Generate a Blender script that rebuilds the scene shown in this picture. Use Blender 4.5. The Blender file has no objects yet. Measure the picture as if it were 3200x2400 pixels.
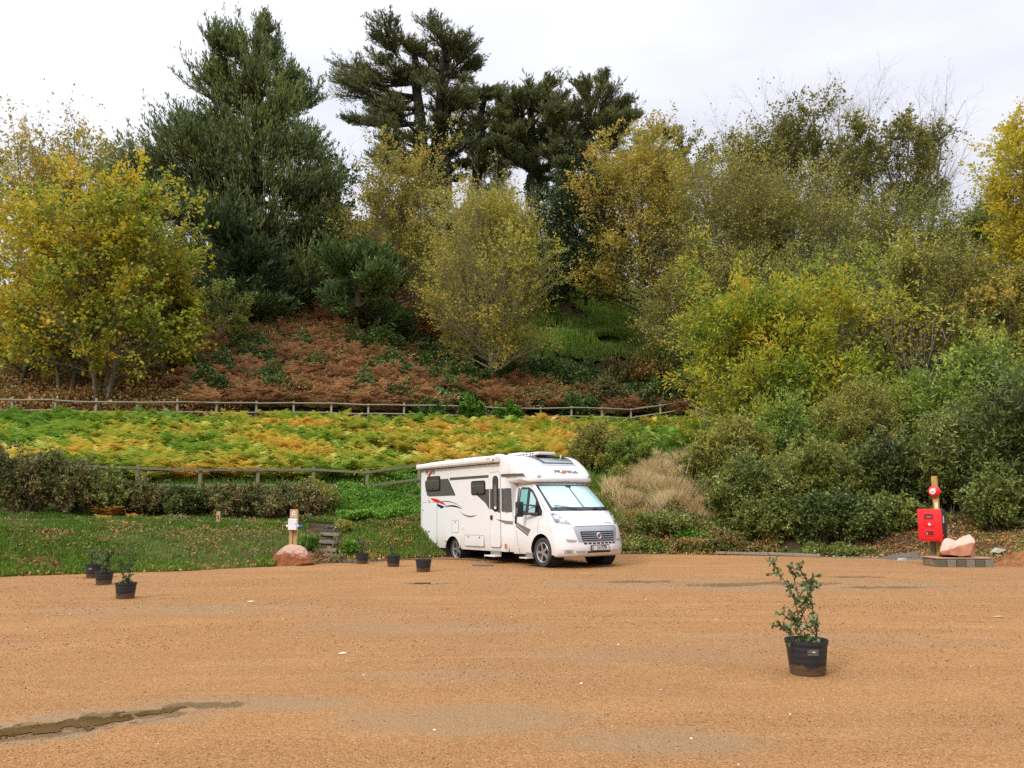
import bpy, bmesh, math, random
import numpy as np
from mathutils import Vector, Matrix
R = math.radians
scene = bpy.context.scene
COL = scene.collection

# ------------------------------------------------------------------ camera
FPX = 2588.0                       # focal length in pixels of a 3200 px wide frame
PITCH = math.atan(380 / FPX)
cam_d = bpy.data.cameras.new('camera'); cam = bpy.data.objects.new('camera', cam_d); COL.objects.link(cam)
cam_d.sensor_width = 36.0; cam_d.lens = 36.0 * FPX / 3200
cam_d.clip_start = 0.1; cam_d.clip_end = 2000
cam.location = (0, 0, 1.5); cam.rotation_euler = (math.pi / 2 + PITCH, 0, 0)
scene.camera = cam

# ------------------------------------------------------------------ sky and sun
SUN_AZ, SUN_EL = R(-62), R(38)     # azimuth from +Y (view direction), negative = left
sun_dir = Vector((math.sin(SUN_AZ) * math.cos(SUN_EL), math.cos(SUN_AZ) * math.cos(SUN_EL), math.sin(SUN_EL)))
sd = bpy.data.lights.new('sun', 'SUN'); sd.energy = 1.5; sd.angle = R(14); sd.color = (1.0, 0.95, 0.87)
so = bpy.data.objects.new('sun', sd); COL.objects.link(so)
LIGHT_AZ = R(-138)                 # the bright part of the overcast that gives the soft shadows: left, behind the camera
ld = Vector((math.sin(LIGHT_AZ) * math.cos(SUN_EL), math.cos(LIGHT_AZ) * math.cos(SUN_EL), math.sin(SUN_EL)))
so.rotation_euler = ld.to_track_quat('Z', 'Y').to_euler()
scene.view_settings.view_transform = 'Standard'; scene.view_settings.look = 'None'
scene.view_settings.exposure = 0.64; scene.view_settings.gamma = 1.0

world = bpy.data.worlds.new('World'); scene.world = world; world.use_nodes = True
wt = world.node_tree; wt.nodes.clear()
def wn(t, **k):
    n = wt.nodes.new(t)
    for a, b in k.items(): setattr(n, a, b)
    return n
wout = wn('ShaderNodeOutputWorld'); bg = wn('ShaderNodeBackground')
sky = wn('ShaderNodeTexSky', sky_type='NISHITA'); sky.sun_disc = False
sky.sun_elevation = SUN_EL; sky.sun_rotation = LIGHT_AZ
tc = wn('ShaderNodeTexCoord')
sep = wn('ShaderNodeSeparateXYZ'); wt.links.new(tc.outputs['Generated'], sep.inputs[0])
def wmath(op, a, b=None, clamp=False):
    n = wn('ShaderNodeMath', operation=op, use_clamp=clamp)
    for i, v in enumerate((a, b)):
        if v is None: continue
        if isinstance(v, (int, float)): n.inputs[i].default_value = v
        else: wt.links.new(v, n.inputs[i])
    return n.outputs[0]
cmap = wn('ShaderNodeMapping'); cmap.inputs['Scale'].default_value = (1.0, 1.0, 2.6); wt.links.new(tc.outputs['Generated'], cmap.inputs[0])
cn = wn('ShaderNodeTexNoise'); cn.inputs['Scale'].default_value = 1.7; cn.inputs['Detail'].default_value = 5; cn.inputs['Roughness'].default_value = .5
cn.inputs['Distortion'].default_value = .4
wt.links.new(cmap.outputs[0], cn.inputs['Vector'])
cr = wn('ShaderNodeValToRGB'); cr.color_ramp.elements[0].position = .32; cr.color_ramp.elements[1].position = .66
cr.color_ramp.elements[0].color = (.345, .35, .395, 1); cr.color_ramp.elements[1].color = (.495, .495, .535, 1)
wt.links.new(cn.outputs['Fac'], cr.inputs[0])
# brighter towards the sun behind the cloud, and towards the zenith as under a real overcast
dp = wn('ShaderNodeVectorMath', operation='DOT_PRODUCT'); wt.links.new(tc.outputs['Generated'], dp.inputs[0])
dp.inputs[1].default_value = (math.sin(R(-50)) * .97, math.cos(R(-50)) * .97, .24)
glow = wmath('POWER', wmath('MAXIMUM', dp.outputs['Value'], 0.0), 3.5)
zen = wmath('POWER', wmath('MAXIMUM', sep.outputs['Z'], 0.0), 2.6)
gain = wmath('ADD', wmath('ADD', wmath('MULTIPLY', glow, .42), 1.0), wmath('MULTIPLY', zen, 3.6))
sc = wn('ShaderNodeVectorMath', operation='SCALE'); wt.links.new(cr.outputs[0], sc.inputs[0]); wt.links.new(gain, sc.inputs['Scale'])
sk = wn('ShaderNodeVectorMath', operation='SCALE'); wt.links.new(sky.outputs[0], sk.inputs[0]); sk.inputs['Scale'].default_value = 0.08
mx = wn('ShaderNodeMix', data_type='RGBA'); mx.inputs[0].default_value = .90
wt.links.new(sk.outputs[0], mx.inputs[6]); wt.links.new(sc.outputs[0], mx.inputs[7])
wt.links.new(mx.outputs[2], bg.inputs['Color']); bg.inputs['Strength'].default_value = 1.0
wt.links.new(bg.outputs[0], wout.inputs['Surface'])

scene.cycles.max_bounces = 6; scene.cycles.diffuse_bounces = 3; scene.cycles.transmission_bounces = 3
scene.cycles.glossy_bounces = 2; scene.cycles.caustics_reflective = False; scene.cycles.caustics_refractive = False
scene.cycles.use_denoising = False

# ------------------------------------------------------------------ helpers
def tag(o, label=None, cat=None, group=None, kind=None):
    if label: o['label'] = label
    if cat: o['category'] = cat
    if group: o['group'] = group
    if kind: o['kind'] = kind
    return o
def empty(name, loc=(0, 0, 0), rz=0.0):
    o = bpy.data.objects.new(name, None); COL.objects.link(o); o.location = loc; o.rotation_euler = (0, 0, rz); o.empty_display_size = .3
    return o
def copy_tree(o, parent=None):
    c = o.copy(); COL.objects.link(c)
    if parent is not None: c.parent = parent
    for ch in list(o.children): copy_tree(ch, c)
    return c
def npmesh(name, V, faces, mat, parent=None, smooth=False, attrs=None, loc=None):
    """V (n,3); faces: list of int arrays (m,k)."""
    me = bpy.data.meshes.new(name)
    V = np.asarray(V, np.float32)
    faces = [np.asarray(f, np.int32) for f in faces if len(f)]
    me.vertices.add(len(V)); me.vertices.foreach_set('co', V.ravel())
    nl = sum(f.size for f in faces); nf = sum(len(f) for f in faces)
    me.loops.add(nl); me.polygons.add(nf)
    me.loops.foreach_set('vertex_index', np.concatenate([f.ravel() for f in faces]))
    tot = np.concatenate([np.full(len(f), f.shape[1], np.int32) for f in faces])
    st = np.concatenate([[0], np.cumsum(tot)[:-1]]).astype(np.int32)
    me.polygons.foreach_set('loop_start', st)
    if attrs:
        for k, a in attrs.items():
            at = me.attributes.new(k, 'FLOAT', 'POINT'); at.data.foreach_set('value', np.asarray(a, np.float32))
    me.update(calc_edges=True)
    if smooth: me.polygons.foreach_set('use_smooth', np.ones(nf, bool))
    if mat is not None: me.materials.append(mat)
    o = bpy.data.objects.new(name, me); COL.objects.link(o)
    if parent is not None: o.parent = parent
    if loc is not None: o.location = loc
    return o
def W(px, py, Y):
    """world point seen at photo pixel (3200 px frame) at depth Y"""
    x, y, z = px - 1600.0, 1200.0 - py, FPX
    d = (x, z * math.cos(PITCH) - y * math.sin(PITCH), y * math.cos(PITCH) + z * math.sin(PITCH))
    t = Y / d[1]
    return np.array((d[0] * t, Y, 1.5 + d[2] * t))
def nz(P, f=1.0, seed=0.0):
    """cheap smooth noise, about -1..1"""
    P = np.asarray(P, float) * f
    x, y = P[..., 0] + seed * 7.3, P[..., 1] - seed * 3.1
    z = P[..., 2] if P.shape[-1] > 2 else 0.0
    a = np.sin(x * 1.31 + 1.7 * np.sin(y * .83 + z * .7 + seed)) + np.sin(y * 1.57 + 1.3 * np.sin(x * .71 - z * 1.1 + 2.1 * seed))
    b = np.sin(z * 1.43 + x * .53 + 1.1 * np.sin(y * 1.9)) * .7 + np.sin(x * 2.7 + y * 2.3 + z * 2.9 + seed) * .4 + np.sin(x * 4.9 - y * 5.3 + z * 3.7) * .22
    return (a + b) / 2.9
def unit(v): return v / np.maximum(np.linalg.norm(v, axis=-1, keepdims=True), 1e-9)

# ------------------------------------------------------------------ materials
MATS = {}
def nodes(m):
    m.use_nodes = True; nt = m.node_tree; nt.nodes.clear(); return nt
class NT:
    def __init__(s, name):
        s.m = bpy.data.materials.new(name); s.t = nodes(s.m)
        s.out = s.t.nodes.new('ShaderNodeOutputMaterial'); s.p = s.t.nodes.new('ShaderNodeBsdfPrincipled')
        s.t.links.new(s.p.outputs[0], s.out.inputs[0]); s.tc = s.t.nodes.new('ShaderNodeTexCoord')
    def n(s, t, **k):
        n = s.t.nodes.new(t)
        for a, b in k.items(): setattr(n, a, b)
        return n
    def l(s, a, b): s.t.links.new(a, b)
    def noise(s, scale, detail=3, rough=.55, vec=None, dist=0, obj=True):
        n = s.n('ShaderNodeTexNoise'); n.inputs['Scale'].default_value = scale; n.inputs['Detail'].default_value = detail
        n.inputs['Roughness'].default_value = rough; n.inputs['Distortion'].default_value = dist
        s.l(vec if vec is not None else s.tc.outputs['Object'], n.inputs['Vector']); return n.outputs['Fac']
    def ramp(s, fac, stops, interp='LINEAR'):
        n = s.n('ShaderNodeValToRGB'); e = n.color_ramp.elements; n.color_ramp.interpolation = interp
        while len(e) < len(stops): e.new(.5)
        for i, (p, c) in enumerate(stops):
            e[i].position = p; e[i].color = (c[0], c[1], c[2], 1) if not isinstance(c, (int, float)) else (c, c, c, 1)
        s.l(fac, n.inputs[0]); return n.outputs[0]
    def math(s, op, a, b=None, clamp=False):
        n = s.n('ShaderNodeMath', operation=op, use_clamp=clamp)
        for i, v in enumerate((a, b)):
            if v is None: continue
            if isinstance(v, (int, float)): n.inputs[i].default_value = v
            else: s.l(v, n.inputs[i])
        return n.outputs[0]
    def mix(s, f, a, b):
        n = s.n('ShaderNodeMix', data_type='RGBA')
        for i, v in ((0, f), (6, a), (7, b)):
            if isinstance(v, (int, float)): n.inputs[i].default_value = v
            elif isinstance(v, tuple): n.inputs[i].default_value = (*v, 1)
            else: s.l(v, n.inputs[i])
        return n.outputs[2]
    def base(s, c, rough=.8, spec=.3):
        if isinstance(c, tuple): s.p.inputs['Base Color'].default_value = (*c, 1)
        else: s.l(c, s.p.inputs['Base Color'])
        if isinstance(rough, (int, float)): s.p.inputs['Roughness'].default_value = rough
        else: s.l(rough, s.p.inputs['Roughness'])
        s.p.inputs['Specular IOR Level'].default_value = spec
    def bump(s, h, strength=.3, dist=.02):
        n = s.n('ShaderNodeBump'); n.inputs['Strength'].default_value = strength; n.inputs['Distance'].default_value = dist
        s.l(h, n.inputs['Height']); s.l(n.outputs[0], s.p.inputs['Normal'])
def plain(name, c, rough=.5, metal=0.0, spec=.5, coat=0.0, var=.06, vscale=6.0, bump=0.0):
    if name in MATS: return MATS[name]
    s = NT(name); f = s.noise(vscale, 4)
    lo = tuple(max(0, x * (1 - var)) for x in c); hi = tuple(min(1, x * (1 + var)) for x in c)
    s.base(s.ramp(f, [(.3, lo), (.7, hi)]), rough, spec); s.p.inputs['Metallic'].default_value = metal
    s.p.inputs['Coat Weight'].default_value = coat; s.p.inputs['Coat Roughness'].default_value = .05
    if bump: s.bump(f, bump, .01)
    MATS[name] = s.m; return s.m
def leafmat(name, stops, nscale=.5, rough=.55, trans=.35, wr=.55, spec=.35, tone=False):
    """leaf colours: a ramp read at a mix of each leaf's own random value and a slow noise through the crown"""
    if name in MATS: return MATS[name]
    s = NT(name)
    g = s.n('ShaderNodeNewGeometry'); rnd = g.outputs['Random Per Island']
    if tone:
        a = s.n('ShaderNodeAttribute', attribute_name='tone'); slow = a.outputs['Fac']
    else:
        slow = s.ramp(s.noise(nscale, 2.5, .6), [(.33, 0.0), (.67, 1.0)])
    f = s.math('ADD', s.math('MULTIPLY', rnd, wr), s.math('MULTIPLY', slow, 1 - wr))
    c = s.ramp(f, stops); s.base(c, rough, spec)
    tr = s.n('ShaderNodeBsdfTranslucent'); s.l(c, tr.inputs['Color'])
    ms = s.n('ShaderNodeMixShader'); ms.inputs[0].default_value = trans
    s.l(s.p.outputs[0], ms.inputs[1]); s.l(tr.outputs[0], ms.inputs[2]); s.l(ms.outputs[0], s.out.inputs[0])
    MATS[name] = s.m; return s.m
def bark(name, c, c2=None):
    if name in MATS: return MATS[name]
    s = NT(name); mp = s.n('ShaderNodeMapping'); mp.inputs['Scale'].default_value = (6, 6, 1.5); s.l(s.tc.outputs['Object'], mp.inputs[0])
    f = s.noise(2.0, 4, vec=mp.outputs[0]); s.base(s.ramp(f, [(.3, c), (.7, c2 or tuple(x * 1.7 for x in c))]), .9, .15); s.bump(f, .5, .03)
    MATS[name] = s.m; return s.m
def wood(name, c, c2, rough=.8):
    if name in MATS: return MATS[name]
    s = NT(name); mp = s.n('ShaderNodeMapping'); mp.inputs['Scale'].default_value = (4, 4, 1.0); s.l(s.tc.outputs['Object'], mp.inputs[0])
    f = s.noise(7.0, 5, .65, vec=mp.outputs[0], dist=.6); s.base(s.ramp(f, [(.3, c), (.7, c2)]), rough, .2); s.bump(f, .35, .006)
    MATS[name] = s.m; return s.m

# ------------------------------------------------------------------ terrain
SL = .008
def lotz(Y): return SL * np.maximum(0.0, np.asarray(Y, float) - 15)
# columns of the photograph (px) with the terrain profile along each: (Y, z) at lot edge, bank top, terrace back, lower fence, upper fence, slope, slope, crest, beyond
def zz(py, Y): return 1.5 + (1580 - py) / FPX * Y
PROF = {
    0:    [(17.6, .02), (19.3, .93), (22.0, 1.10), (24.3, 1.78), (37.0, 5.30), (45, 8.6), (57, 14.0), (75, 20.5), (110, 19)],
    600:  [(19.0, .03), (21.5, .90), (24.0, 1.10), (26.0, 1.75), (39.7, 5.50), (47, 9.2), (57, 14.3), (76, 26.0), (110, 23)],
    850:  [(20.3, .04), (22.8, .88), (25.2, 1.12), (27.0, 1.80), (42.0, 5.75), (49, 9.8), (58, 15.0), (76, 28.0), (110, 25)],
    1200: [(22.4, .06), (24.6, .90), (26.5, 1.30), (28.0, 1.78), (43.5, 5.85), (50, 9.6), (59, 14.8), (76, 28.6), (110, 25)],
    1600: [(24.9, .08), (26.8, 1.2), (28.5, 1.94), (30.0, 2.45), (46.0, 6.00), (53, 9.5), (62, 14.9), (76, 28.3), (110, 25)],
    2000: [(24.9, .08), (26.7, 1.1), (29.0, 2.00), (31.0, 2.65), (49.5, 6.30), (57, 9.9), (65, 15.6), (78, 22.6), (110, 22)],
    2400: [(24.2, .07), (25.8, .75), (28.0, 1.70), (31.0, 2.70), (45.0, 5.85), (57, 9.7), (65, 14.2), (80, 21.0), (110, 21)],
    2800: [(22.9, .06), (24.8, .70), (27.0, 1.50), (30.0, 2.66), (42.0, 5.60), (55, 9.2), (64, 13.5), (80, 20.5), (110, 20)],
    3200: [(19.9, .04), (21.8, .55), (25.0, 1.30), (28.0, 2.40), (40.0, 5.30), (54, 9.0), (64, 13.2), (80, 20.5), (110, 20)],
}
_pc = np.array([(k - 1600) / FPX for k in PROF]); _py = np.array([[p[0] for p in v] for v in PROF.values()]); _pz = np.array([[p[1] for p in v] for v in PROF.values()])
def knots(c):
    c = np.clip(c, _pc[0], _pc[-1])
    return (np.stack([np.interp(c, _pc, _py[:, k]) for k in range(_py.shape[1])], -1),
            np.stack([np.interp(c, _pc, _pz[:, k]) for k in range(_py.shape[1])], -1))
def edgeY(X):
    """Y of the lot's far edge for a given X"""
    X = np.asarray(X, float); Y = np.full_like(X, 20.0)
    for _ in range(12): Y = knots(X / np.maximum(Y, 5))[0][..., 0]
    return Y
def H(X, Y, rough=True):
    X = np.asarray(X, float); Y = np.asarray(Y, float)
    KY, KZ = knots(X / np.maximum(Y, 8))
    z = lotz(np.minimum(Y, KY[..., 0]))
    z = np.broadcast_to(z, np.broadcast(X, Y).shape).copy()
    z0 = lotz(KY[..., 0])
    KZ = KZ.copy(); KZ[..., 0] = z0
    for k in range(KY.shape[-1] - 1):
        a, b = KY[..., k], KY[..., k + 1]
        t = np.clip((Y - a) / (b - a), 0, 1)
        t = t if k else t * t * (3 - 2 * t) * .5 + t * .5
        z = z + (KZ[..., k + 1] - KZ[..., k]) * t
    if rough:
        w = np.clip((Y - KY[..., 0]) / 1.5, 0, 1); P = np.stack([X, Y], -1)
        far = np.clip((Y - KY[..., 4]) / 9, 0, 1)
        z = z + w * (.06 * nz(P, 1.6, 1) + .04 * nz(P, 4.1, 2) + far * (.45 * nz(P, .45, 3) + .2 * nz(P, 1.2, 4)))
    return z
def G(x, y): return float(H(np.array(x), np.array(y)))
def place(px, Y, dz=0.0):
    """ground point at photo column px (for things standing low in the picture) and depth Y"""
    x = (px - 1600) / FPX * Y
    for _ in range(4):
        z = G(x, Y); x = (px - 1600) / FPX * (Y * math.cos(PITCH) + (z - 1.5) * math.sin(PITCH)) 
    return np.array((x, Y, z + dz))

def axis(segs):
    out = []
    for a, b, s in segs: out.append(np.arange(a, b, s))
    return np.concatenate(out + [[segs[-1][1]]])
def grid_mesh(name, xs, ys, zf, mat, mask=None, attrs=None, smooth=True):
    X, Y = np.meshgrid(xs, ys); Z = zf(X, Y); V = np.stack([X, Y, Z], -1).reshape(-1, 3)
    nx, ny = len(xs), len(ys)
    i, j = np.meshgrid(np.arange(nx - 1), np.arange(ny - 1)); a = (j * nx + i).ravel()
    F = np.stack([a, a + 1, a + 1 + nx, a + nx], -1)
    return npmesh(name, V, [F], mat, smooth=smooth)
# soil / turf / litter ground
s = NT('turf_and_soil')
n1 = s.noise(.35, 5, .6); n2 = s.noise(3.0, 5, .65); n3 = s.noise(22, 3, .6)
soil = s.ramp(n2, [(.3, (.035, .022, .012)), (.7, (.10, .062, .034))])
green = s.ramp(n2, [(.3, (.045, .062, .014)), (.7, (.105, .135, .028))])
c = s.mix(s.ramp(n1, [(.42, 0.0), (.56, 1.0)]), soil, green)
c = s.mix(s.ramp(n3, [(.58, 0.0), (.66, .6)]), c, (.16, .11, .06))
s.base(c, .95, .1); s.bump(n2, .6, .08)
ground = grid_mesh('ground', axis([(-150, -40, 4), (-40, -20, .8), (-20, 24, .25), (24, 45, .8), (45, 150, 4)]),
                   axis([(-30, 14, 3), (14, 33, .2), (33, 90, .6), (90, 170, 4)]),
                   lambda X, Y: H(X, Y) - .03 * (Y < knots(X / np.maximum(Y, 8))[0][..., 0]), s.m)
tag(ground, kind='structure')

# gravel lot
s = NT('orange_gravel')
ob = s.tc.outputs['Object']
big = s.noise(.16, 4, .55, dist=.4); mid = s.noise(.9, 5, .6); fine = s.noise(38, 3, .7); fine2 = s.noise(120, 2, .7)
vor = s.n('ShaderNodeTexVoronoi'); vor.inputs['Scale'].default_value = 75; s.l(ob, vor.inputs['Vector'])
c = s.ramp(mid, [(.25, (.33, .158, .050)), (.5, (.405, .200, .066)), (.75, (.48, .26, .098))])
c = s.mix(s.ramp(big, [(.46, 0.0), (.66, .7)]), c, (.33, .19, .085)); c = s.mix(s.ramp(big, [(.30, .6), (.44, .0)]), c, (.56, .29, .10))
mpl = s.n('ShaderNodeMapping'); mpl.inputs['Scale'].default_value = (.10, .75, 1); mpl.inputs['Rotation'].default_value = (0, 0, .12); s.l(ob, mpl.inputs[0])
streak = s.noise(1.6, 6, .62, vec=mpl.outputs[0], dist=.5)      # faint raked and driven bands across the yard
c = s.mix(s.ramp(streak, [(.40, .0), (.56, .55), (.62, .1)]), c, (.255, .115, .036)); c = s.mix(s.ramp(streak, [(.62, 0.0), (.72, .35)]), c, (.48, .29, .14))
stone = s.ramp(vor.outputs['Color'], [(.1, (.21, .10, .040)), (.5, (.39, .19, .064)), (.85, (.56, .33, .155))])
c = s.mix(.5, c, stone)
c = s.mix(s.ramp(fine, [(.62, 0.0), (.74, .55)]), c, (.16, .085, .045))
# wet, silty patches: real places on the lot given as (x, y, rx, ry)
mp = s.n('ShaderNodeSeparateXYZ'); s.l(ob, mp.inputs[0])
wob = s.math('MULTIPLY', s.math('SUBTRACT', s.noise(1.1, 5, .65), .5), 1.5)
DAMP = [(-3.35, 5.75, .9, .38, .95), (-2.8, 6.15, .9, .34, .85), (-2.2, 6.55, 1.2, .34, .6), (-1.2, 10.5, 2.2, .7, .4), (3.6, 9.5, 2.4, .6, .35), (-.8, 7.6, 1.0, .35, .4), (-.3, 6.1, 1.1, .6, .55), (.9, 5.5, .8, .4, .6), (-4.8, 12.3, 2.6, .8, .5), (4.6, 15.9, 5.2, 1.3, .5), (-1.6, 16.3, .8, .3, .7), (-6.5, 9.0, 1.6, .6, .4), (1.4, 8.6, 2.0, .6, .35)]
damp = None
for (dx, dy, rx, ry, amt) in DAMP:
    ex = s.math('POWER', s.math('ABSOLUTE', s.math('DIVIDE', s.math('SUBTRACT', mp.outputs['X'], dx), rx)), 2.0)
    ey = s.math('POWER', s.math('ABSOLUTE', s.math('DIVIDE', s.math('SUBTRACT', mp.outputs['Y'], dy), ry)), 2.0)
    v = s.math('SUBTRACT', 1.0, s.math('ADD', s.math('SQRT', s.math('ADD', ex, ey)), wob))
    v = s.math('MULTIPLY', s.math('MULTIPLY', v, 2.2, True), amt)
    damp = v if damp is None else s.math('MAXIMUM', damp, v)
c = s.mix(damp, c, s.mix(fine, (.22, .14, .068), (.40, .275, .15)))
wob2 = s.math('MULTIPLY', s.math('SUBTRACT', s.noise(3.2, 6, .72), .5), 3.4)
wet = None
for (dx, dy, rx, ry) in [(2.5, 16.6, .8, .30), (3.9, 15.9, .8, .36), (5.2, 16.2, 1.3, .30), (6.9, 15.6, .9, .24), (7.1, 17.6, .7, .22), (-1.6, 16.3, .55, .16), (-3.3, 5.65, .45, .17), (-3.0, 5.95, .42, .16), (-2.65, 6.25, .42, .15), (-2.35, 6.5, .42, .12)]:
    ex = s.math('POWER', s.math('ABSOLUTE', s.math('DIVIDE', s.math('SUBTRACT', mp.outputs['X'], dx), rx)), 2.0); ey = s.math('POWER', s.math('ABSOLUTE', s.math('DIVIDE', s.math('SUBTRACT', mp.outputs['Y'], dy), ry)), 2.0)
    v = s.math('MULTIPLY', s.math('SUBTRACT', 1.0, s.math('ADD', s.math('SQRT', s.math('ADD', ex, ey)), wob2)), 3.0, True); wet = v if wet is None else s.math('MAXIMUM', wet, v)
c = s.mix(s.math('MULTIPLY', wet, .85), c, s.mix(fine, (.10, .060, .020), (.20, .125, .045)))
s.base(c, s.math('SUBTRACT', .92, s.math('MULTIPLY', damp, .35)), .25)
hgt = s.math('ADD', s.math('MULTIPLY', vor.outputs['Distance'], -.6), s.math('ADD', s.math('MULTIPLY', fine, .7), s.math('MULTIPLY', fine2, .4)))
s.bump(hgt, .8, .026)
lot_mat = s.m
def lot():
    xs = axis([(-60, -24, 2), (-24, 24, .2), (24, 60, 2)])
    t = np.concatenate([np.linspace(0, .9, 60), np.linspace(.91, 1, 10)])
    ey = edgeY(xs) + .10 * np.sin(xs * 1.3) + .07 * np.sin(xs * 3.7 + 1) + .05 * np.sin(xs * 9.1) + .12
    Y = -29 + (ey[None, :] + 29) * t[:, None]; X = np.broadcast_to(xs, Y.shape)
    Z = lotz(Y) + .004 + .012 * nz(np.stack([X, Y], -1), .9, 5) * np.clip((ey[None, :] - Y), 0, 1)
    Z = Z + .012 * (t[:, None] < 1)
    nx, ny = len(xs), len(t); i, j = np.meshgrid(np.arange(nx - 1), np.arange(ny - 1)); a = (j * nx + i).ravel()
    return tag(npmesh('gravel_lot', np.stack([X, Y, Z], -1).reshape(-1, 3), [np.stack([a, a + 1, a + 1 + nx, a + nx], -1)], lot_mat, smooth=True), kind='structure')
lot()
def LZ(X, Y):
    X = np.asarray(X, float); Y = np.asarray(Y, float)
    ey = edgeY(X)
    return lotz(Y) + .016 + .012 * nz(np.stack([X, Y], -1), .9, 5) * np.clip(ey - Y, 0, 1)

# ------------------------------------------------------------------ puddles
s = NT('muddy_water'); s.base(s.ramp(s.noise(2.5, 3), [(.3, (.09, .052, .018)), (.7, (.17, .10, .042))]), .07, .45)
s.bump(s.noise(14, 2), .03, .01); water_mat = s.m
def puddle(cx, cy, rx, ry, rot, seed, name='puddle'):
    """water lying in the hollows of the lot: cells of a fine grid whose hollow is deep enough, so the shore is ragged"""
    d = .0028 * cy; xs, ys = np.arange(-1.7 * rx, 1.7 * rx, d * 1.3), np.arange(-2.2 * ry, 2.2 * ry, d * .8); X, Y = np.meshgrid(xs, ys)
    c, s_ = math.cos(rot), math.sin(rot); WX, WY = cx + X * c - Y * s_, cy + X * s_ + Y * c; Pn = np.stack([WX, WY], -1)
    f = 1 - np.sqrt((X / rx) ** 2 + (Y / ry) ** 2) + .55 * nz(Pn, 6.0, seed) + .45 * nz(Pn, 17, seed + 1) + .6 * nz(Pn * [1, .5], 45, seed + 2) + .35 * nz(Pn, 90, seed + 3)
    V = np.stack([WX, WY, LZ(WX, WY) + .005], -1).reshape(-1, 3); nx = len(xs); j, i = np.nonzero((f[:-1, :-1] > .12)); A = j * nx + i
    F = np.stack([A, A + 1, A + 1 + nx, A + nx], -1); F = F[(A % nx < nx - 1)]; u, inv = np.unique(F, return_inverse=True)
    return tag(npmesh(name, V[u], [inv.reshape(F.shape)], water_mat, smooth=True), kind='structure')
for k, (cx, cy, rx, ry, ro) in enumerate([(-3.14, 5.82, .52, .15, .66), (-2.62, 6.24, .18, .05, .70), (-1.62, 16.3, .26, .14, 0.0)]):
    puddle(cx, cy, rx, ry, ro, 11 + k)

# ------------------------------------------------------------------ loose stones on the lot
def pebbles(name, X, Y, S, mat, seed, zf=None):
    rg = np.random.default_rng(seed); n = len(X)
    base = np.array([(1, 0, 0), (0, 1, 0), (-1, 0, 0), (0, -1, 0), (0, 0, .8), (0, 0, -.5)], float)
    F = np.array([(0, 1, 4), (1, 2, 4), (2, 3, 4), (3, 0, 4), (1, 0, 5), (2, 1, 5), (3, 2, 5), (0, 3, 5)])
    P = base[None] * (S[:, None, None] * rg.uniform(.55, 1.2, (n, 6, 1))); a = rg.uniform(0, 6.3, n)
    c, s_ = np.cos(a)[:, None], np.sin(a)[:, None]
    x = P[..., 0] * c - P[..., 1] * s_; y = P[..., 0] * s_ + P[..., 1] * c
    z = P[..., 2] * .75 + (zf(X, Y) if zf else LZ(X, Y))[:, None] + S[:, None] * .15
    V = np.stack([x + X[:, None], y + Y[:, None], z], -1).reshape(-1, 3)
    return npmesh(name, V, [(F[None] + 6 * np.arange(n)[:, None, None]).reshape(-1, 3)], mat)
s = NT('loose_stone'); rnd = s.n('ShaderNodeNewGeometry').outputs['Random Per Island']
s.base(s.ramp(rnd, [(0, (.16, .08, .045)), (.3, (.35, .168, .062)), (.6, (.47, .26, .11)), (.8, (.54, .34, .18)), (.9, (.12, .08, .055)), (.97, (.60, .42, .28))]), .9, .2)
rg = np.random.default_rng(5)
n = 90000; Yv = 3.6 + 15 * rg.random(n) ** 1.7; Xv = (rg.random(n) * 2 - 1) * Yv * .68
keep = nz(np.stack([Xv, Yv], -1), 1.1, 8) + rg.normal(0, .45, n) > -.1
Xv, Yv = Xv[keep], Yv[keep]; Sv = (.0032 + .0085 * rg.random(len(Xv)) ** 3.0) * np.clip(Yv / 7, .8, 1.6)
tag(pebbles('gravel', Xv, Yv, Sv, s.m, 6), 'loose orange and brown chippings strewn over the foreground of the lot', 'gravel', kind='stuff')
s = NT('pale_chip'); s.base((.72, .62, .50), .8)
n = 120; Yv = 4.5 + 17 * rg.random(n); Xv = (rg.random(n) * 2 - 1) * Yv * .62
tag(pebbles('pale_gravel', Xv, Yv, .006 + .014 * rg.random(n) ** 2, s.m, 9), 'scattered pale stone chips on the orange lot', 'gravel', kind='stuff')

# ------------------------------------------------------------------ plant generators
def tubes(P, Rr, S=4):
    """P (N,K,3), Rr (N,K)"""
    N, K, _ = P.shape
    d = unit(P[:, -1] - P[:, 0]); ref = np.where(np.abs(d[:, 2:3]) > .8, np.array([[1., 0, 0]]), np.array([[0., 0, 1.]]))
    u = unit(np.cross(d, ref)); v = np.cross(d, u)
    a = np.linspace(0, 2 * np.pi, S, endpoint=False)
    off = u[:, None, None] * np.cos(a)[None, None, :, None] + v[:, None, None] * np.sin(a)[None, None, :, None]
    V = (P[:, :, None] + off * Rr[:, :, None, None]).reshape(-1, 3)
    n = np.arange(N)[:, None, None] * (K * S); k = np.arange(K - 1)[None, :, None] * S; j = np.arange(S)[None, None, :]; j2 = (j + 1) % S
    F = np.stack([n + k + j, n + k + j2, n + k + S + j2, n + k + S + j], -1).reshape(-1, 4)
    return V, F
def curve(B, K):
    """branch set B: dict P,D,L,C(bend) -> points"""
    t = np.linspace(0, 1, K)[None, :, None]; L = B['L'][:, None, None]
    return B['P'][:, None] + B['D'][:, None] * L * t + B['C'][:, None] * L * t * t
def at_t(B, idx, t):
    L = B['L'][idx][:, None]; t = t[:, None]
    p = B['P'][idx] + B['D'][idx] * L * t + B['C'][idx] * L * t * t
    d = unit(B['D'][idx] + 2 * B['C'][idx] * t)
    return p, d
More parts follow.
